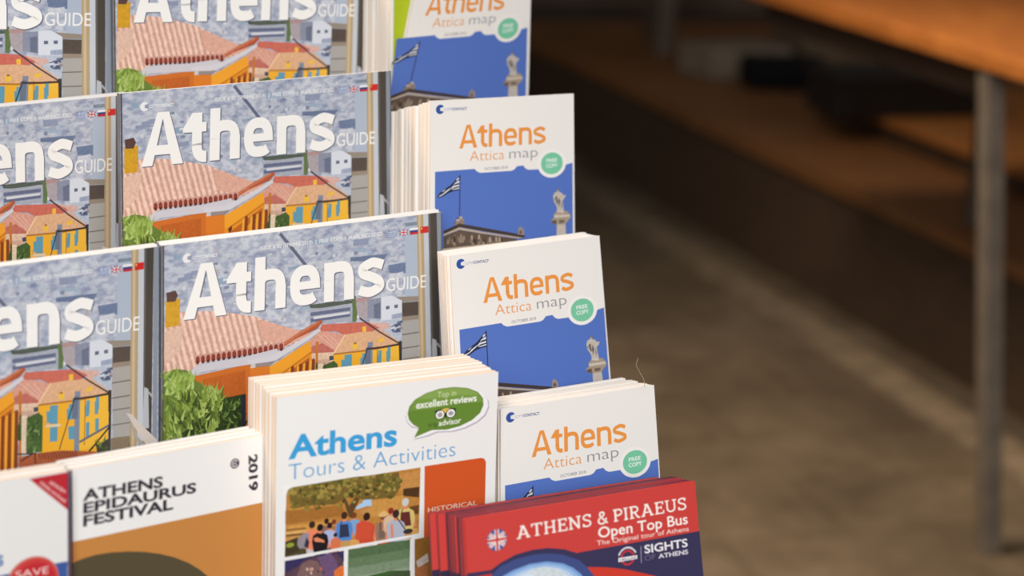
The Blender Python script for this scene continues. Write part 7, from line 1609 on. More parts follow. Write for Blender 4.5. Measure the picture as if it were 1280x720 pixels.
('corner_banner','T',(230,190,190),('tickets enclosed',(105.6,4.4),(119.6,17.2),1.84,'n',0.02)),
('blue_band',0,(66,92,158),(64.9,50.8,84.2,50.8,113.9,49.6,121.9,49.6,122.2,66.7,64.6,65.7)),
('title_lettering','T',(80,116,176),('s',(82.8,45.5),(86.2,45.4),8.29,'n',0.02)),
('save_button',0,(206,120,112),(117.1,57.7,116.8,60.9,115.7,63.9,113.9,66.6,111.5,68.8,108.7,70.5,105.6,71.5,102.3,71.9,99,71.5,95.9,70.5,93.1,68.8,90.7,66.6,88.9,63.9,87.8,60.9,87.5,57.7,87.8,54.5,88.9,51.5,90.7,48.8,93.1,46.6,95.9,44.9,99,43.9,102.3,43.5,105.6,43.9,108.7,44.9,111.5,46.6,113.9,48.8,115.7,51.5,116.8,54.5)),
('save_button',0,(204,66,66),(116.6,58,116.3,61,115.2,63.8,113.6,66.3,111.4,68.4,108.7,70,105.8,71,102.7,71.3,99.6,71,96.7,70,94,68.4,91.8,66.3,90.2,63.8,89.1,61,88.8,58,89.1,55,90.2,52.2,91.8,49.7,94,47.6,96.7,46,99.6,45,102.7,44.7,105.8,45,108.7,46,111.4,47.6,113.6,49.7,115.2,52.2,116.3,55)),
('save_button',0,(196,46,54),(115.5,58.9,115.2,61.5,114.3,63.9,112.9,66.1,110.9,68,108.7,69.4,106.1,70.2,103.4,70.5,100.7,70.2,98.1,69.4,95.9,68,93.9,66.1,92.5,63.9,91.6,61.5,91.3,58.9,91.6,56.3,92.5,53.9,93.9,51.7,95.9,49.8,98.1,48.4,100.7,47.6,103.4,47.3,106.1,47.6,108.7,48.4,110.9,49.8,112.9,51.7,114.3,53.9,115.2,56.3)),
('save_button','T',(250,236,232),('SAVE',(92.8,53.9),(111.2,54.4),3.9,'n',-0.01)),
('blue_band',0,(72,66,104),(121,0,122,0,122,200,121,200)),
],
}
# ---------------------------------------------------------------- object helpers
def prop(o, label=None, cat=None, group=None, kind=None):
    for k, v in (('label', label), ('category', cat), ('group', group), ('kind', kind)):
        if v: o[k] = v
    return o
def empty(name, mat, label, cat, group=None):
    o = bpy.data.objects.new(name, None); C.objects.link(o); o.matrix_world = mat; o.empty_display_size = .02
    return prop(o, label, cat, group)
def link(name, me, parent=None, mats=None):
    if mats:
        for m in mats: me.materials.append(m)
    o = bpy.data.objects.new(name, me); C.objects.link(o)
    if parent: o.parent = parent
    return o
class MB:
    def __init__(s): s.v = []; s.f = []; s.m = []
    def box(s, x0, y0, z0, x1, y1, z1, mi=0):
        b = len(s.v)
        s.v += [(x0, y0, z0), (x1, y0, z0), (x1, y1, z0), (x0, y1, z0), (x0, y0, z1), (x1, y0, z1), (x1, y1, z1), (x0, y1, z1)]
        for q in ((0, 3, 2, 1), (4, 5, 6, 7), (0, 1, 5, 4), (1, 2, 6, 5), (2, 3, 7, 6), (3, 0, 4, 7)): s.f.append(tuple(b + i for i in q)); s.m.append(mi)
    def hexa(s, p, mi=0):
        b = len(s.v); s.v += [tuple(q) for q in p]
        for q in ((0, 3, 2, 1), (4, 5, 6, 7), (0, 1, 5, 4), (1, 2, 6, 5), (2, 3, 7, 6), (3, 0, 4, 7)): s.f.append(tuple(b + i for i in q)); s.m.append(mi)
    def tube(s, pts, r, n=10, mi=0):
        pts = [Vector(p) for p in pts]; b = len(s.v)
        for i, p in enumerate(pts):
            d = (pts[min(i + 1, len(pts) - 1)] - pts[max(i - 1, 0)]).normalized()
            a = d.orthogonal().normalized(); c = d.cross(a)
            rr = r[i] if isinstance(r, (list, tuple)) else r
            for k in range(n):
                t = 2 * math.pi * k / n; s.v.append(tuple(p + a * math.cos(t) * rr + c * math.sin(t) * rr))
        for i in range(len(pts) - 1):
            for k in range(n):
                k2 = (k + 1) % n; s.f.append((b + i * n + k, b + i * n + k2, b + (i + 1) * n + k2, b + (i + 1) * n + k)); s.m.append(mi)
        s.f.append(tuple(b + k for k in range(n))[::-1]); s.m.append(mi)
        s.f.append(tuple(b + (len(pts) - 1) * n + k for k in range(n))); s.m.append(mi)
    def mesh(s, name, warp=None):
        me = bpy.data.meshes.new(name)
        me.from_pydata([warp(*v) for v in s.v] if warp else s.v, [], s.f)
        me.polygons.foreach_set('material_index', s.m); me.update(); return me
    def build(s, name, mats, parent=None, bevel=0, warp=None):
        me = s.mesh(name, warp)
        if bevel:
            bm = bmesh.new(); bm.from_mesh(me)
            bmesh.ops.remove_doubles(bm, verts=bm.verts, dist=1e-6)
            bmesh.ops.bevel(bm, geom=bm.edges, offset=bevel, segments=2, affect='EDGES', profile=.5); bm.to_mesh(me); bm.free()
        return link(name, me, parent, mats)

# ---------------------------------------------------------------- lettering
_cache = {}
def font_mesh(body, off):
    k = (body, off)
    if k not in _cache:
        cu = bpy.data.curves.new('lettering', 'FONT'); cu.body = body; cu.offset = off; cu.size = 1; cu.resolution_u = 4
        o = bpy.data.objects.new('lettering', cu); C.objects.link(o)
        me = bpy.data.meshes.new_from_object(o)
        _cache[k] = ([(v.co.x, v.co.y) for v in me.vertices], [tuple(p.vertices) for p in me.polygons])
        bpy.data.objects.remove(o); bpy.data.meshes.remove(me); bpy.data.curves.remove(cu)
    return _cache[k]
def strip(path, w):
    v = []; f = []
    n = len(path)
    for i, p in enumerate(path):
        a = path[max(i - 1, 0)]; b = path[min(i + 1, n - 1)]
        dx, dy = b[0] - a[0], b[1] - a[1]; l = math.hypot(dx, dy) or 1; nx, ny = -dy / l * w / 2, dx / l * w / 2
        v += [(p[0] + nx, p[1] + ny), (p[0] - nx, p[1] - ny)]
    for i in range(n - 1): f.append((2 * i, 2 * i + 1, 2 * i + 3, 2 * i + 2))
    return v, f
def arc(cx, cy, rx, ry, a0, a1, n=14, e=1.0):
    o = []
    for i in range(n + 1):
        t = math.radians(a0 + (a1 - a0) * i / n); c, s_ = math.cos(t), math.sin(t)
        o.append((cx + rx * math.copysign(abs(c) ** e, c), cy + ry * math.copysign(abs(s_) ** e, s_)))
    return o
def spline(p, n=6):
    o = []
    q = [p[0]] + list(p) + [p[-1]]
    for i in range(1, len(q) - 2):
        for k in range(n):
            t = k / n; a, b, c, d = q[i - 1], q[i], q[i + 1], q[i + 2]
            o.append(tuple(.5 * (2 * b[j] + (c[j] - a[j]) * t + (2 * a[j] - 5 * b[j] + 4 * c[j] - d[j]) * t * t + (3 * b[j] - a[j] - 3 * c[j] + d[j]) * t ** 3) for j in (0, 1)))
    o.append(p[-1]); return o
class Glyphs:
    def __init__(s): s.v = []; s.f = []; s.k = []; s.n = 0
    def poly(s, pts, ox):
        s.n += 1; s.k.append(s.n % 9); b = len(s.v); s.v += [(x + ox, y) for x, y in pts]; s.f.append(tuple(range(b, b + len(pts))))
    def st(s, path, w, ox):
        s.n += 1; v, f = strip(path, w); s.k += [s.n % 9] * len(f); b = len(s.v); s.v += [(x + ox, y) for x, y in v]; s.f += [tuple(b + i for i in q) for q in f]
def din_word(w, hw):
    """The word Athens in rounded square grotesque letters; w: stem, hw: level strokes."""
    g = Glyphs(); X = .755; x = 0; e = .72
    W = .90; a = w * 1.0                                            # A
    g.poly([(0, 0), (a * 1.06, 0), (W / 2, .93), (W / 2 - a * .56, 1)], x); g.poly([(W / 2 - a * .56, 1), (W / 2 + a * .56, 1), (W, 0), (W - a * 1.06, 0), (W / 2 - a * .03, .86)], x)
    g.poly([(.2, .2), (W - .2, .2), (W - .27, .2 + hw * .95), (.27, .2 + hw * .95)], x)
    x += W - .02 + (.0)
    sx = .2                                                         # t
    g.poly([(0, X - hw * .95), (0, X - hw * .55), (sx, 1.0 - .06), (sx + w, 1.0 - .06), (sx + w, X - hw * .95)], x)
    g.poly([(sx, X - hw * .95), (sx + w * .5, X - hw * .95), (.52, X - hw * .95), (.52, X - .0), (sx, X)], x)
    g.st([(sx + w / 2, X), (sx + w / 2, .32)] + arc(.52, .26 + hw / 2 - .0, .52 - sx - w / 2, .26, 180, 270, 10, e) + [(.53, hw / 2)], w * .97, x)
    x += .52 + .08
    def arch(x, H, ww=.68):
        g.poly([(0, 0), (w, 0), (w, H), (0, H)], x)
        r = ww / 2 - w / 2; cx = ww / 2
        p = [(cx - r, .42)] + arc(cx, X - hw / 2 - .25, r, .25, 180, 0, 22, e) + [(ww - w / 2, .3), (ww - w / 2, 0)]
        v, f = strip(p, w); g.st(p, (w + hw) / 2, x)
        g.poly([(ww - w, 0), (ww, 0), (ww, .45), (ww - w, .45)], x)
    arch(x, 1.0); x += .68 + .085                                    # h
    ww = .68; r = ww / 2 - w / 2; ry = X / 2 - hw / 2; cx = ww / 2   # e
    p = arc(cx, X / 2, r, ry, 0, 292, 40, .78); g.st(p, (w + hw) / 2, x)
    q = [(cx, hw / 2), (cx + .12, hw / 2 + .005), (ww - w * .55, .15)]
    g.st(spline(q), hw, x)
    g.poly([(w * .6, X / 2 - hw * .42), (ww, X / 2 - hw * .42), (ww - .01, X / 2 + hw * .2), (ww - w * .9, X / 2 + hw * .38), (w * .6, X / 2 + hw * .38)], x)
    x += ww + .085
    arch(x, X); x += .68 + .07                                       # n
    ww = .66; h2 = hw / 2                                            # s
    p = [(ww - .055, X - .155), (ww - .2, X - h2 - .012), (.33, X - h2), (w * .62, X - h2 - .085), (w * .62, X / 2 + .09), (.29, X / 2 + .025), (.4, X / 2 - .02), (ww - w * .6, X / 2 - .1), (ww - w * .6, h2 + .08), (.33, h2), (.19, h2 + .012), (.055, .155)]
    g.st(spline(p, 5), (w * .9 + hw) / 2 * .98, x); x += ww
    return g.v, g.f, g.k
def slab_word(text):
    g = Glyphs(); x = 0; w = .15; t = .1; s2 = .13
    def sf(cx, y, hwid=None): hwid = hwid or s2; g.poly([(cx - hwid, y), (cx + hwid, y), (cx + hwid, y + t), (cx - hwid, y + t)], x)
    for ch in text:
        if ch == ' ': x += .34; continue
        if ch == 'A':
            g.st([(.16, t / 2), (.47, 1)], w, x); g.st([(.82, t / 2), (.49, 1)], w, x); g.st([(.24, .32), (.74, .32)], t, x); g.poly([(.28, 1 - t), (.56, 1 - t), (.56, 1), (.28, 1)], x); sf(.15, 0, .15); sf(.83, 0, .15); adv = .98
        elif ch == 'T':
            g.st([(0, 1 - t / 2), (.8, 1 - t / 2)], t, x); g.st([(.4, 0), (.4, 1)], w, x); g.st([(.04, 1), (.04, .76)], t, x); g.st([(.76, 1), (.76, .76)], t, x); sf(.4, 0, .17); adv = .8
        elif ch == 'H':
            for q in (.18, .74): g.st([(q, 0), (q, 1)], w, x); sf(q, 0, .15); sf(q, 1 - t, .15)
            g.st([(.18, .5), (.74, .5)], t, x); adv = .92
        elif ch == 'I':
            g.st([(.17, 0), (.17, 1)], w, x); sf(.17, 0, .16); sf(.17, 1 - t, .16); adv = .34
        elif ch == 'E':
            g.st([(.17, 0), (.17, 1)], w, x); g.st([(.02, t / 2), (.7, t / 2)], t, x); g.st([(.02, 1 - t / 2), (.67, 1 - t / 2)], t, x); g.st([(.17, .52), (.52, .52)], t, x)
            g.st([(.67, 0), (.67, .26)], t, x); g.st([(.64, 1), (.64, .75)], t, x); g.st([(.52, .4), (.52, .64)], t * .8, x); adv = .72
        elif ch == 'N':
            g.st([(.16, 0), (.16, 1)], w * .85, x); g.st([(.76, 0), (.76, 1)], w * .85, x); g.st([(.14, .97), (.76, .03)], w, x); sf(.16, 0, .16); sf(.76, 1 - t, .16); sf(.12, 1 - t, .12); adv = .94
        elif ch in 'PR':
            g.st([(.17, 0), (.17, 1)], w, x); sf(.19, 0, .17); g.st([(.02, 1 - t / 2), (.42, 1 - t / 2)] + arc(.42, .72, .23, .28 - t / 2, 90, -90, 12) + [(.17, .44 + t / 2)], (w + t) / 2, x); adv = .7
            if ch == 'R': g.st([(.42, .46), (.62, .1), (.68, t / 2), (.8, t / 2)], w * .9, x); adv = .8
        elif ch == 'U':
            g.st([(.16, 1), (.16, .34)] + arc(.45, .33, .29, .33 - t / 2, 180, 360, 14) + [(.74, 1)], (w + t) / 2, x); sf(.16, 1 - t, .16); sf(.74, 1 - t, .16); adv = .9
        elif ch == 'S':
            g.st(spline([(.58, .74), (.56, .86), (.36, .955), (.12, .86), (.13, .64), (.33, .53), (.55, .41), (.58, .17), (.34, .045), (.1, .13), (.08, .27)], 5), (w + t) / 2, x); g.st([(.59, .98), (.59, .72)], t, x); g.st([(.065, .02), (.065, .28)], t, x); adv = .66
        elif ch == '&':
            g.st(spline([(.78, .03), (.5, .36), (.25, .68), (.27, .9), (.42, .96), (.54, .86), (.5, .7), (.2, .47), (.1, .26), (.22, .07), (.45, .05), (.62, .2), (.7, .46)], 5), (w + t) / 2, x); adv = .8
        x += adv + .1
    return g.v, g.f, g.k
def word(body, style, off):
    if style == 'B': return din_word(.225, .19) + (1.0,)
    if style == 'M': return din_word(.17, .15) + (1.0,)
    if style == 'S': return slab_word(body) + (1.0,)
    v, f = font_mesh(body, off); return v, f, [0] * len(f), CAP
hv, _ = font_mesh('H', 0); CAP = max(p[1] for p in hv)

# ---------------------------------------------------------------- printed covers
NOM = {'guide': 200, 'map': 108, 'tour': 139, 'bus': 149, 'fest': 120, 'save': 122}
def clip(poly, x0, y0, x1, y1):
    for ax, lim, sgn in ((0, x0, 1), (0, x1, -1), (1, y0, 1), (1, y1, -1)):
        out = []
        for i, p in enumerate(poly):
            q = poly[i - 1]; ip = (p[ax] - lim) * sgn >= 0; iq = (q[ax] - lim) * sgn >= 0
            if ip != iq:
                t = (lim - q[ax]) / (p[ax] - q[ax]); out.append((q[0] + t * (p[0] - q[0]), q[1] + t * (p[1] - q[1])))
            if ip: out.append(p)
        poly = out
        if len(poly) < 3: return []
    return poly
_art = {}
def art_parts(kind, H):
    """Printed shapes of one cover in mm: {part: (verts, faces, materials, colours)}; later prints lie a hair above earlier ones."""
    if (kind, H) in _art: return _art[kind, H]
    parts = {}; boxes = []; LW = NOM[kind]; Hm = H * 1000
    for part, mi, col, d in ART[kind]:
        polys = []
        if mi == 'T':
            body, A, B, h, st, off = d
            v, f, sub, cap = word(body, st, off)
            x0 = min(p[0] for p in v); x1 = max(p[0] for p in v)
            dx, dy = B[0] - A[0], B[1] - A[1]; L = math.hypot(dx, dy); dx /= L; dy /= L; ux, uy = dy, -dx
            sx = L / (x1 - x0); sy = h / cap
            pv = [(A[0] + dx * (x - x0) * sx + ux * y * sy, A[1] + dy * (x - x0) * sx + uy * y * sy) for x, y in v]
            polys = [([pv[i] for i in q], k * .2) for q, k in zip(f, sub)]; m = 0; top = max(sub) * .2
        else:
            polys = [([(d[i], d[i + 1]) for i in range(0, len(d), 2)], 0)]; m = mi; top = 0
        polys = [q for q in ((clip(p, 0, 0, LW, Hm), k) for p, k in polys) if q[0]]
        if not polys: continue
        xs = [p[0] for q, k in polys for p in q]; ys = [p[1] for q, k in polys for p in q]
        bb = (min(xs), min(ys), max(xs), max(ys))
        lay = 1 + max([l for b, l in boxes if b[0] < bb[2] and bb[0] < b[2] and b[1] < bb[3] and bb[1] < b[3]], default=0)
        boxes.append((bb, lay + top))
        V, F, MI, CO = parts.setdefault(part, ([], [], [], []))
        for q, k in polys:
            b = len(V); V += [(x, y, lay + k) for x, y in q]; F.append(tuple(range(b, b + len(q)))); MI.append(m); CO.append(pc(col))
    _art[kind, H] = parts; return parts
def frame(pose, H):
    """World matrix of a brochure: origin bottom centre of its cover, x along the cover, y into the stack, z up the cover."""
    P, (yaw, lean, roll), W, eL, eR = pose
    yaw, lean, roll = map(math.radians, (yaw, lean, roll))
    u = Vector((math.cos(yaw), math.sin(yaw), 0)); b = Vector((-math.sin(yaw), math.cos(yaw), 0)); z = Vector((0, 0, 1))
    w = math.cos(lean) * z + math.sin(lean) * b; n = u.cross(w)
    u2 = math.cos(roll) * u + math.sin(roll) * w; w2 = -math.sin(roll) * u + math.cos(roll) * w
    m = Matrix((u2, -n, w2)).transposed().to_4x4(); m.translation = Vector(P) + u2 * W / 2 - w2 * H
    return m
def warper(pose, H, rear=False):
    W, eL, eR = pose[2], pose[3], pose[4]
    def wp(x, y, z):
        s_ = (x + W / 2) / W; d = min(max(H - z, 0), .098 if abs(eL) > .2 else .13)
        x += d * (eL * (1 - s_) + eR * s_)
        if abs(eL) > .2: x += (.0035 - .22 * (d - .03)) * max(1 - s_, 0) ** 6      # the curled edge of the top map
        return (x, y, z)
    return wp
STEP = 1.2e-5
def slabs(W, H, y0, T, n, jx, jz, mi=0, inset=.0006):
    """A block of pages: n thin leaves whose edges do not quite line up."""
    mb = MB(); t = T / n
    for i in range(n):
        a = R.uniform(-jx, jx); c = R.uniform(-jz, 0); g = .12 * t
        mb.box(-W / 2 + inset + a, y0 + i * t + g, 0, W / 2 - inset + R.uniform(-jx, jx), y0 + (i + 1) * t, H - inset + c, i % 2 if mi else 0)
    return mb
def brochure(name, key, kind, H, T, cover, page, inkset, label, cat, group, pages=('page_block', 6, .0003, .0006), pk=None):
    pose = POSE[key]; W = pose[2]; wp = warper(pose, H); root = empty(name, frame(pose, H), label, cat, group)
    mb = MB(); mb.box(-W / 2, 0, 0, W / 2, .0004, H); fc = mb.build('front_cover', [cover], root, warp=wp)
    mb = slabs(W, H, .0005, T - .0009, *pages[1:]); pb = mb.build(pages[0], [page], root, warp=wp)
    mb = MB(); mb.box(-W / 2, T - .0004, 0, W / 2, T, H - .0002); mb.build('back_cover', [cover], root, warp=wp)
    if kind == 'guide': spine(W, H, T, root, wp)
    k = W * 1000 / NOM[kind]
    for part, (V, F, MI, CO) in art_parts(kind, H).items():
        me = bpy.data.meshes.new(part)
        me.from_pydata([wp(x * k / 1000 - W / 2, -lay * STEP, H - y / 1000) for x, y, lay in V], [], F)
        me.polygons.foreach_set('material_index', MI)
        ca = me.color_attributes.new('Ink', 'FLOAT_COLOR', 'CORNER'); buf = []
        for p, c in zip(me.polygons, CO): buf += list(c) * p.loop_total
        ca.data.foreach_set('color', buf); me.update()
        link(part, me, fc, inkset)
    return root
def spine(W, H, T, root, wp):
    mb = MB(); mb.box(-W / 2 - .0004, 0, 0, -W / 2, T, H - .0002); mb.build('spine', [SPINE], root, warp=wp)
def pile(name, key, n, H, T, gap, cover, page, label, cat, group, pages, start, jit=(.0006, .0006), dz=None, dx=None, flat=False, band=False):
    """n copies behind the front brochure of a stack; returns the depth where the pile ends."""
    pose = POSE[key]; W = pose[2]; y = start
    wp = (lambda *a: a) if flat else warper(pose, H)
    M0 = frame(pose, H); src = None
    for i in range(n):
        x = R.uniform(-jit[0], jit[0]) + (dx(i) if dx else 0); z = -abs(R.uniform(0, jit[1])) + (dz(i) if dz else 0)
        m = M0 @ Matrix.Translation((x, y, z)) @ Matrix.Rotation(math.radians(R.uniform(-.12, .12)), 4, 'Y')
        if src is None:
            src = empty(name, m, label, cat, group)
            mb = MB(); mb.box(-W / 2, 0, 0, W / 2, .0004, H); mb.build('front_cover', [cover], src, warp=wp)
            slabs(W, H, .0005, T - .0009, *pages[1:]).build(pages[0], [page, LILAC] if band else [page], src, warp=wp)
            mb = MB(); mb.box(-W / 2, T - .0004, 0, W / 2, T, H); mb.build('back_cover', [NAVY if band else cover], src, warp=wp)
            if key[0] == 'G': spine(W, H, T, src, wp)
            if band: mb = MB(); mb.box(-W / 2, -.00015, H - .043, W / 2, -.00002, H - .032); mb.build('navy_band', [NAVY], src, warp=wp)
        else:
            o = src.copy(); C.objects.link(o); o.matrix_world = m
            for ch in list(src.children):
                c = ch.copy(); C.objects.link(c); c.parent = o
        y += T + gap
    return y
DEPTH = {}

# ---------------------------------------------------------------- setting
def floor_mat():
    m, nt, b = nmat('worn_stone_floor', .8, .15)
    v = objco(nt); n = noise(nt, v, 2.2, 6, .65); n2 = noise(nt, v, 14, 5, .7)
    c = ramp(nt, n.outputs[0], [(.3, (.085, .062, .04, 1)), (.5, (.14, .103, .067, 1)), (.7, (.21, .16, .11, 1))])
    c = mix(nt, c, ramp(nt, n2.outputs[0], [(.3, (.6, .6, .6, 1)), (.6, (1.1, 1.1, 1.1, 1))]), .5, 'MULTIPLY')
    br = node(nt, 'ShaderNodeTexBrick'); br.inputs['Scale'].default_value = 1.1; br.inputs['Mortar Size'].default_value = .012
    br.inputs['Color1'].default_value = (1, 1, 1, 1); br.inputs['Color2'].default_value = (.8, .8, .8, 1); br.inputs['Mortar'].default_value = (.4, .37, .33, 1)
    nt.links.new(objco(nt, (1, 1, 1), (0, 0, math.radians(-17))), br.inputs['Vector'])
    nt.links.new(mix(nt, c, br.outputs[0], .3, 'MULTIPLY'), b.inputs['Base Color'])
    bp = node(nt, 'ShaderNodeBump'); bp.inputs['Strength'].default_value = .3; nt.links.new(n2.outputs[0], bp.inputs['Height']); nt.links.new(bp.outputs[0], b.inputs['Normal'])
    return m
mb = MB(); mb.box(-6, -3, -.1, 7, 9.5, 0); prop(mb.build('floor', [floor_mat()]), kind='structure')
mb = MB(); mb.box(-6, 8.6, 0, 7, 8.75, 3.2); prop(mb.build('wall_back', [plain('brown_wall', (.16, .11, .075), .8, .2, 3, .3)]), kind='structure')
mb = MB(); mb.box(-6, 8.57, 0, 7, 8.6, .16); prop(mb.build('baseboard_back', [plain('dark_baseboard', (.05, .035, .025), .6)]), kind='structure')
WOOD = None
def wood(name, a, b_, rot=-17, scale=5):
    m, nt, p = nmat(name, .5, .3)
    n = noise(nt, objco(nt, (9, 1, 6), (0, 0, math.radians(rot))), scale, 6, .6)
    n2 = noise(nt, objco(nt, (1, .4, 1), (0, 0, math.radians(rot))), 3, 3, .6)
    c = mix(nt, ramp(nt, n.outputs[0], [(.3, a), (.7, b_)]), ramp(nt, n2.outputs[0], [(.3, a), (.65, b_)]), .5)
    nt.links.new(c, p.inputs['Base Color']); return m
ORANGE = wood('orange_varnished_wood', (.25, .075, .013, 1), (.44, .155, .033, 1))
ORANGE2 = wood('orange_step_wood', (.40, .135, .03, 1), (.66, .27, .07, 1))
STEPW = wood('worn_step_wood', (.2, .082, .028, 1), (.33, .145, .053, 1))
RISER = wood('dark_riser_wood', (.06, .036, .022, 1), (.105, .064, .04, 1))
# two low wooden steps of a platform that runs away from the viewer
D = Vector((-.32, .947, 0)).normalized(); N = Vector((D.y, -D.x, 0))     # along the steps, into the platform
def strip_box(mb, p, s0, s1, d0, d1, z0, z1, mi=0):
    q = lambda s, d, z: Vector((p[0], p[1], 0)) + D * s + N * d + Vector((0, 0, z))
    mb.hexa([q(s0, d0, z0), q(s0, d1, z0), q(s1, d1, z0), q(s1, d0, z0), q(s0, d0, z1), q(s0, d1, z1), q(s1, d1, z1), q(s1, d0, z1)], mi)
B0 = (.955, 3.57)
pf = empty('wooden_platform', Matrix.Translation((B0[0], B0[1], 0)), 'low wooden platform of two steps beneath the orange table', 'platform')
inv = pf.matrix_world.inverted()
def local(mb): mb.v = [tuple(inv @ Vector(v)) for v in mb.v]; return mb
mb = MB(); strip_box(mb, B0, -1.6, 3.4, .0, 2.2, 0, .27); local(mb).build('riser', [RISER], pf)
mb = MB(); strip_box(mb, B0, -1.6, 1.46, -.01, .5, .27, .3); strip_box(mb, B0, 1.46, 3.4, -.01, 2.2, .27, .3); local(mb).build('lower_step', [STEPW], pf, .004)
mb = MB(); strip_box(mb, B0, -1.6, 1.45, .36, 2.2, .3005, .345); local(mb).build('upper_step_edge', [RISER], pf)
mb = MB(); strip_box(mb, B0, -1.6, 1.46, .345, 1.3, .3455, .365); local(mb).build('upper_step', [ORANGE2], pf, .003)
mb = MB(); strip_box(mb, B0, -2.2, 3.8, -.2, -.1, .0, .012); o = local(mb); o.v = [tuple(pf.matrix_world @ Vector(v)) for v in o.v]
prop(o.build('trim_1', [plain('stone_strip', (.2, .15, .1), .8, .2, 12, .3)]), kind='structure')

# the table with the varnished top
E0 = Vector((.705, 2.731, 0)); TD = Vector((-.224, .744, 0)).normalized(); TN = Vector((TD.y, -TD.x, 0))
tb = empty('wooden_table', Matrix.Translation((1.0, 3.3, 0)), 'tall table with orange varnished top on grey metal legs', 'table')
inv = tb.matrix_world.inverted()
def tq(s, d, z): return E0 + TD * s + TN * d + Vector((0, 0, z))
mb = MB(); mb.hexa([tq(-.35, 0, .775), tq(-.35, .95, .775), tq(1.0, .95, .775), tq(1.0, 0, .775), tq(-.35, 0, .803), tq(-.35, .95, .803), tq(1.0, .95, .803), tq(1.0, 0, .803)])
local(mb).build('tabletop', [ORANGE], tb, .004)
GREYLEG = plain('grey_brown_metal', (.135, .11, .085), .5, .4, 25, .2)
for i, (s_, d_, foot) in enumerate(((.04, .022, (.789, 2.735, 0)), (.93, .56, .301), (-.25, .9, .366), (.93, .9, .366))):
    top = tq(s_, d_, .775); ft = Vector(foot) if isinstance(foot, tuple) else tq(s_, d_, foot)
    mb = MB(); h = .0155; P8 = []
    for c in (ft, top):
        for a, b_ in ((-1, -1), (1, -1), (1, 1), (-1, 1)): P8.append(c + TD * h * b_ + TN * h * a)
    mb.hexa(P8)
    local(mb).build('leg', [GREYLEG], tb, .002)
mb = MB(); mb.hexa([tq(.1, .05, .72), tq(.1, .075, .72), tq(.95, .075, .72), tq(.95, .05, .72), tq(.1, .05, .7745), tq(.1, .075, .7745), tq(.95, .075, .7745), tq(.95, .05, .7745)])
local(mb).build('apron', [RISER], tb)

# things on the platform, far out of focus
def boxy(name, x, y, z, sx, sy, sz, rz, mat, label, cat, lid=None, handle=None, bevel=.006):
    e = empty(name, Matrix.Translation((x, y, z)) @ Matrix.Rotation(math.radians(rz), 4, 'Z'), label, cat)
    mb = MB(); mb.box(-sx / 2, -sy / 2, 0, sx / 2, sy / 2, sz); mb.build('body', [mat], e, bevel)
    if lid: mb = MB(); mb.box(-sx / 2 - .005, -sy / 2 - .005, sz, sx / 2 + .005, sy / 2 + .005, sz + .02); mb.build('lid', [lid], e, .003)
    if handle:
        mb = MB(); mb.tube([(-.06, 0, sz), (-.055, 0, sz + .05), (0, 0, sz + .07), (.055, 0, sz + .05), (.06, 0, sz)], .008); mb.build('handle', [handle], e)
    return e
BLK = plain('black_nylon', (.006, .006, .007), .7, .2, 30, .2)
boxy('shoulder_bag', .80, 5.53, .3005, .255, .18, .09, 6, BLK, 'small black bag lying on the platform beyond the table edge', 'bag', None, None, .02)
boxy('stone_block', .67, 5.75, .3005, .30, .2, .095, 26, plain('pale_beige_stone', (.30, .235, .17), .8, .2, 8, .2), 'pale beige block behind the black bag on the platform', 'block')
boxy('wooden_crate', 1.04, 5.9, .3005, .40, .25, .10, 16, plain('brown_crate_board', (.2, .14, .085), .7, .2, 8, .25), 'long brown crate at the back of the platform', 'crate', plain('brown_crate_lid', (.2, .14, .085), .7, .2, 8, .25))
boxy('storage_box', 1.0, 4.80, .3655, .45, .2, .09, 18.6, plain('dark_grey_plastic', (.026, .022, .022), .5, .3, 8, .2), 'dark grey low box on the upper orange step under the table', 'box', plain('dark_grey_lid', (.03, .026, .026), .5, .3, 8, .2))
cup = empty('paper_cup', Matrix.Translation((1.02, 4.80, .476)), 'tiny pale cup on the dark grey box under the table', 'cup')
mb = MB(); mb.tube([(0, 0, 0), (0, 0, .02), (0, 0, .06)], [.017, .02, .026], 20); mb.build('body', [plain('pale_cup_paper', (.36, .32, .29), .6, .2, 30, .1)], cup)
mb = MB(); mb.tube([(0, 0, .06), (0, 0, .064)], .028, 20); mb.build('rim', [plain('cup_rim', (.4, .36, .33), .6, .2, 30, .1)], cup)
ft = empty('side_table', Matrix.Translation((.2, 6.3, .3005)), 'far dark table with pale leg behind the folded maps', 'table')
mb = MB(); mb.box(-.75, -.25, .6, .45, .3, .64); mb.build('tabletop', [RISER], ft, .004)
LEGW = plain('pale_leg_wood', (.12, .088, .062), .6, .2, 10, .2)
for x, z in ((.27, 0), (-.65, -.3005)):
    for y in (-.2, .24):
        mb = MB(); mb.box(x - .03, y - .03, z, x + .03, y + .03, .6); mb.build('leg', [LEGW], ft, .003)

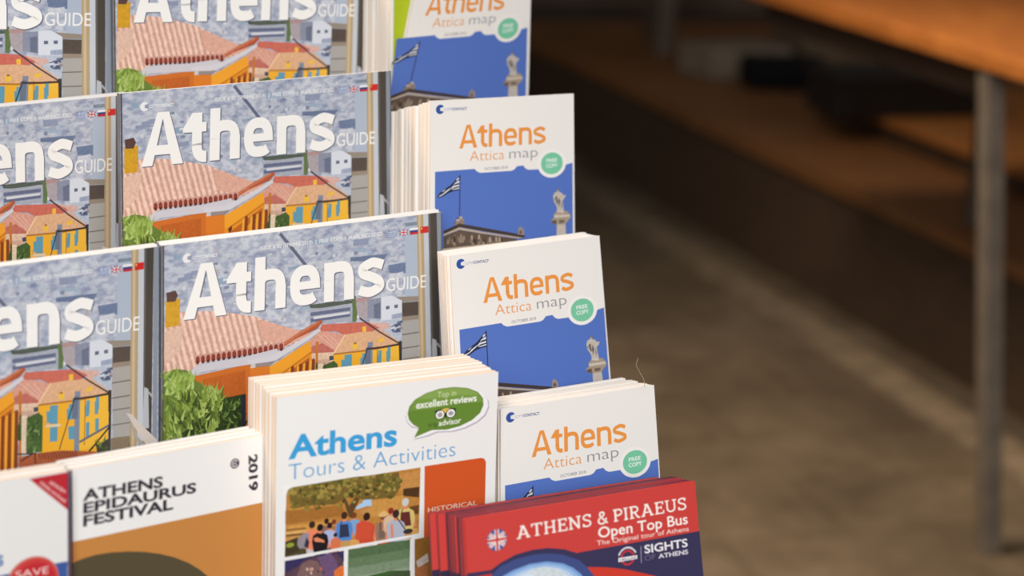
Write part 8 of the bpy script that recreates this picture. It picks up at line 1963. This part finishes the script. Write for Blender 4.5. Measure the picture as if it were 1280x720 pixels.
# ---------------------------------------------------------------- the leaflets on the stand
G = dict(H=.235, T=.0045)
def guide(key, label): 
    return brochure('city_guide_magazine', key, 'guide', .235, .0032, WHITE, EDGE, INK_GLOSS, label, 'magazine', 'city guide magazines on the stand', ('page_block', 5, .0003, .0006))
guide('G3R', 'city guide magazine with green bush showing, between festival programme and maps')
guide('G2R', 'city guide magazine in the middle row, beside the second map pile')
guide('G1R', 'city guide magazine in the top row, its upper edge cut off, nearest the maps')
guide('G3L', 'city guide magazine cut off by the photo edge, directly above the pale SAVE booklet')
guide('G2L', 'city guide magazine in the middle row, cut off by the photo edge')
guide('G1L', 'city guide magazine in the top corner of the photo, farthest from the maps')
for key, where, n in (('G3R', 'with the green bush showing', 1), ('G3L', 'directly above the save booklet', 1), ('G2L', 'in the middle row at the photo edge', 1)):
    DEPTH[key] = pile('city_guide_magazine', key, n, .235, .0032, .0004, WHITE, EDGE, 'spare city guide magazine hidden behind the one ' + where, 'magazine', 'spare magazines ' + where, ('page_block', 5, .0003, .0006), .0036, dz=lambda i: .0012)
def cmap(key, label):
    return brochure('folded_map', key, 'map', .2, .0034, MAPW, MAPE, INK_MATT, label, 'map', 'folded maps on the stand', ('folded_panels', 4, .0002, .0004))
cmap('M1', 'curled front map of the top pile, lime sheet peeping out behind it')
cmap('M2', 'front map of the second pile from the top, flag and statue both visible')
cmap('M3', 'front map of the third pile from the top, beside the lowest magazine')
cmap('M4', 'front map of the lowest pile, blue picture mostly hidden by red leaflet')
MP = ('folded_panels', 3, .0003, .0006, 0, .0002)
lime = POSE['M1R']; W = lime[2]
e = empty('lime_leaflet', frame(lime, .2) @ Matrix.Translation((.002, 0, 0)), 'lime green leaflet peeping out behind the curled top map', 'leaflet')
mb = MB(); mb.box(-W / 2, 0, 0, W / 2, .0005, .2); mb.build('front_cover', [LIME], e)
mb = MB(); mb.box(-W / 2, .0006, 0, W / 2, .0014, .2); mb.build('inner_sheet', [LIME], e)
DEPTH['M1'] = pile('folded_map', 'M1R', 8, .2, .0036, .0007, MAPW, MAPE, 'white folded map stacked behind the lime leaflet in the top pile', 'map', 'maps behind the lime leaflet', MP, .0022, (.0008, .001), flat=True)
DEPTH['M2'] = pile('folded_map', 'M2', 11, .2, .0037, .0006, MAPW, MAPE, 'white folded map stacked behind the front map of the second pile', 'map', 'maps behind the second front map', MP, .004, (.0009, .0008), dz=lambda i: -.0009 * i - .001, dx=lambda i: -.0004 * i)
DEPTH['M3'] = pile('folded_map', 'M3', 7, .2, .0032, .0004, MAPW, MAPE, 'white folded map stacked behind the front map of the third pile', 'map', 'maps behind the third front map', MP, .0038, (.0006, .0008), dx=lambda i: .0012 * i)
DEPTH['M4'] = pile('folded_map', 'M4', 9, .2, .0032, .0004, MAPW, MAPE, 'white folded map stacked behind the front map of the lowest pile', 'map', 'maps behind the lowest front map', MP, .0038, (.0006, .0008))
brochure('tour_brochure', 'TOU', 'tour', .21, .0048, WHITE, EDGEW, INK_GLOSS, 'white tours brochure with green speech bubble at the front of its pile', 'brochure', None, ('page_block', 7, .00012, .0003, 0, .0002))
DEPTH['TOU'] = pile('tour_brochure', 'TOU', 9, .21, .0046, .0003, WHITE, EDGEW, 'thick white brochure stacked behind the front tours brochure', 'brochure', 'brochures behind the tours cover', ('page_block', 7, .00015, .0005, 0, .0002), .0052, (.0005, .0012), dx=lambda i: .002 if i > 1 else 0)
brochure('festival_programme', 'FES', 'fest', .2, .006, WHITE, EDGEW, INK_MATT, 'festival programme in front, white above ochre with a dark dome', 'programme', None, ('page_block', 6, .0003, .0006))
DEPTH['FES'] = pile('festival_programme', 'FES', 2, .2, .006, .0004, WHITE, EDGEW, 'spare programme whose page edges show behind the festival cover', 'programme', 'spare programmes behind the festival cover', ('page_block', 6, .0004, .0008), .0064, dz=lambda i: .0006)
brochure('discount_booklet', 'SAV', 'save', .2, .007, GREYW, EDGEW, INK_GLOSS, 'pale booklet with red corner banner and red SAVE button', 'booklet', None, ('page_block', 6, .0003, .0006))
DEPTH['SAV'] = pile('discount_booklet', 'SAV', 1, .2, .007, .0004, GREYW, EDGEW, 'spare booklet whose page edges show behind the SAVE booklet', 'booklet', 'spare booklets behind the SAVE cover', ('page_block', 6, .0004, .0008), .0074, dz=lambda i: .001)
brochure('bus_leaflet', 'BUS', 'bus', .2, .0026, REDP, REDE, INK_GLOSS, 'red and navy bus leaflet with round flag and globe, front of its pile', 'leaflet', None, ('folded_panels', 3, .0002, .0004))
BP = ('folded_panels', 4, .0003, .0005, 1, .0001)
d = pile('bus_leaflet', 'BUS', 7, .2, .0026, .0004, REDP, REDE, 'red bus leaflet stacked close behind the front bus leaflet', 'leaflet', 'red leaflets close behind the front one', BP, .003, (.0006, .0005), dz=lambda i: .0001 * (i + 1), band=True)
DEPTH['BUS'] = pile('bus_leaflet', 'BUS', 2, .2, .0026, .0006, REDP, REDE, 'red bus leaflet pushed out sideways at the back of the red pile', 'leaflet', 'red leaflets pushed out at the back', BP, d + .0005, (.0006, .0005), dz=lambda i: .0005, dx=lambda i: -.0045 - .004 * i, band=True)

# ---------------------------------------------------------------- the stand that carries them (mostly hidden)
st = empty('display_stand', Matrix.Translation((-.15, 1.05, 0)), 'grey stepped metal stand that carries all the leaflet piles', 'stand')
inv = st.matrix_world.inverted()
HT = {'G': .235, 'M': .2, 'T': .21, 'F': .2, 'S': .2, 'B': .2}
posts = []
for key in ('G1L', 'G1R', 'G2L', 'G2R', 'G3L', 'G3R', 'M1', 'M2', 'M3', 'M4', 'TOU', 'FES', 'SAV', 'BUS'):
    pose = POSE['M1R' if key == 'M1' else key]; H = HT[key[0]]; W = pose[2]; Mw = frame(pose, H)
    dd = DEPTH.get(key, .0055) + .001
    mb = MB()
    zb = -.0135 if key == 'M2' else -.0085
    mb.box(-W / 2 + .02, -.0015, zb - .002, W / 2 - .02, dd + .002, zb)
    mb.box(-W / 2 + .02, dd, zb, W / 2 - .02, dd + .002, H * .55)
    mb.v = [tuple(inv @ Mw @ Vector(v)) for v in mb.v]
    mb.build('tray', [STEEL], st)
    posts.append((key, Mw @ Vector((0, dd + .0095, zb - .001))))
mb = MB()
for key, p in posts:
    mb = MB(); mb.tube([(p.x, p.y, .02), (p.x, p.y, p.z)], .006, 10); local(mb).build('post', [STEEL], st)
xs = [p.x for _, p in posts]; ys = [p.y for _, p in posts]
mb = MB(); mb.box(min(xs) - .05, min(ys) - .05, 0, max(xs) + .05, max(ys) + .05, .02); local(mb).build('base_plate', [STEEL], st, .004)

# a loose fibre standing up from the lowest pile of maps
mb = MB(); mb.tube([(.0800, 1.0777, .8280), (.0790, 1.0768, .8235), (.0815, 1.0752, .8192), (.0842, 1.0740, .8152), (.0850, 1.0733, .8105)], .00018, 6)
prop(mb.build('loose_fibre', [plain('fibre', (.3, .24, .16), .6)]), 'thin curved fibre sticking up from the lowest pile of maps', 'fibre')
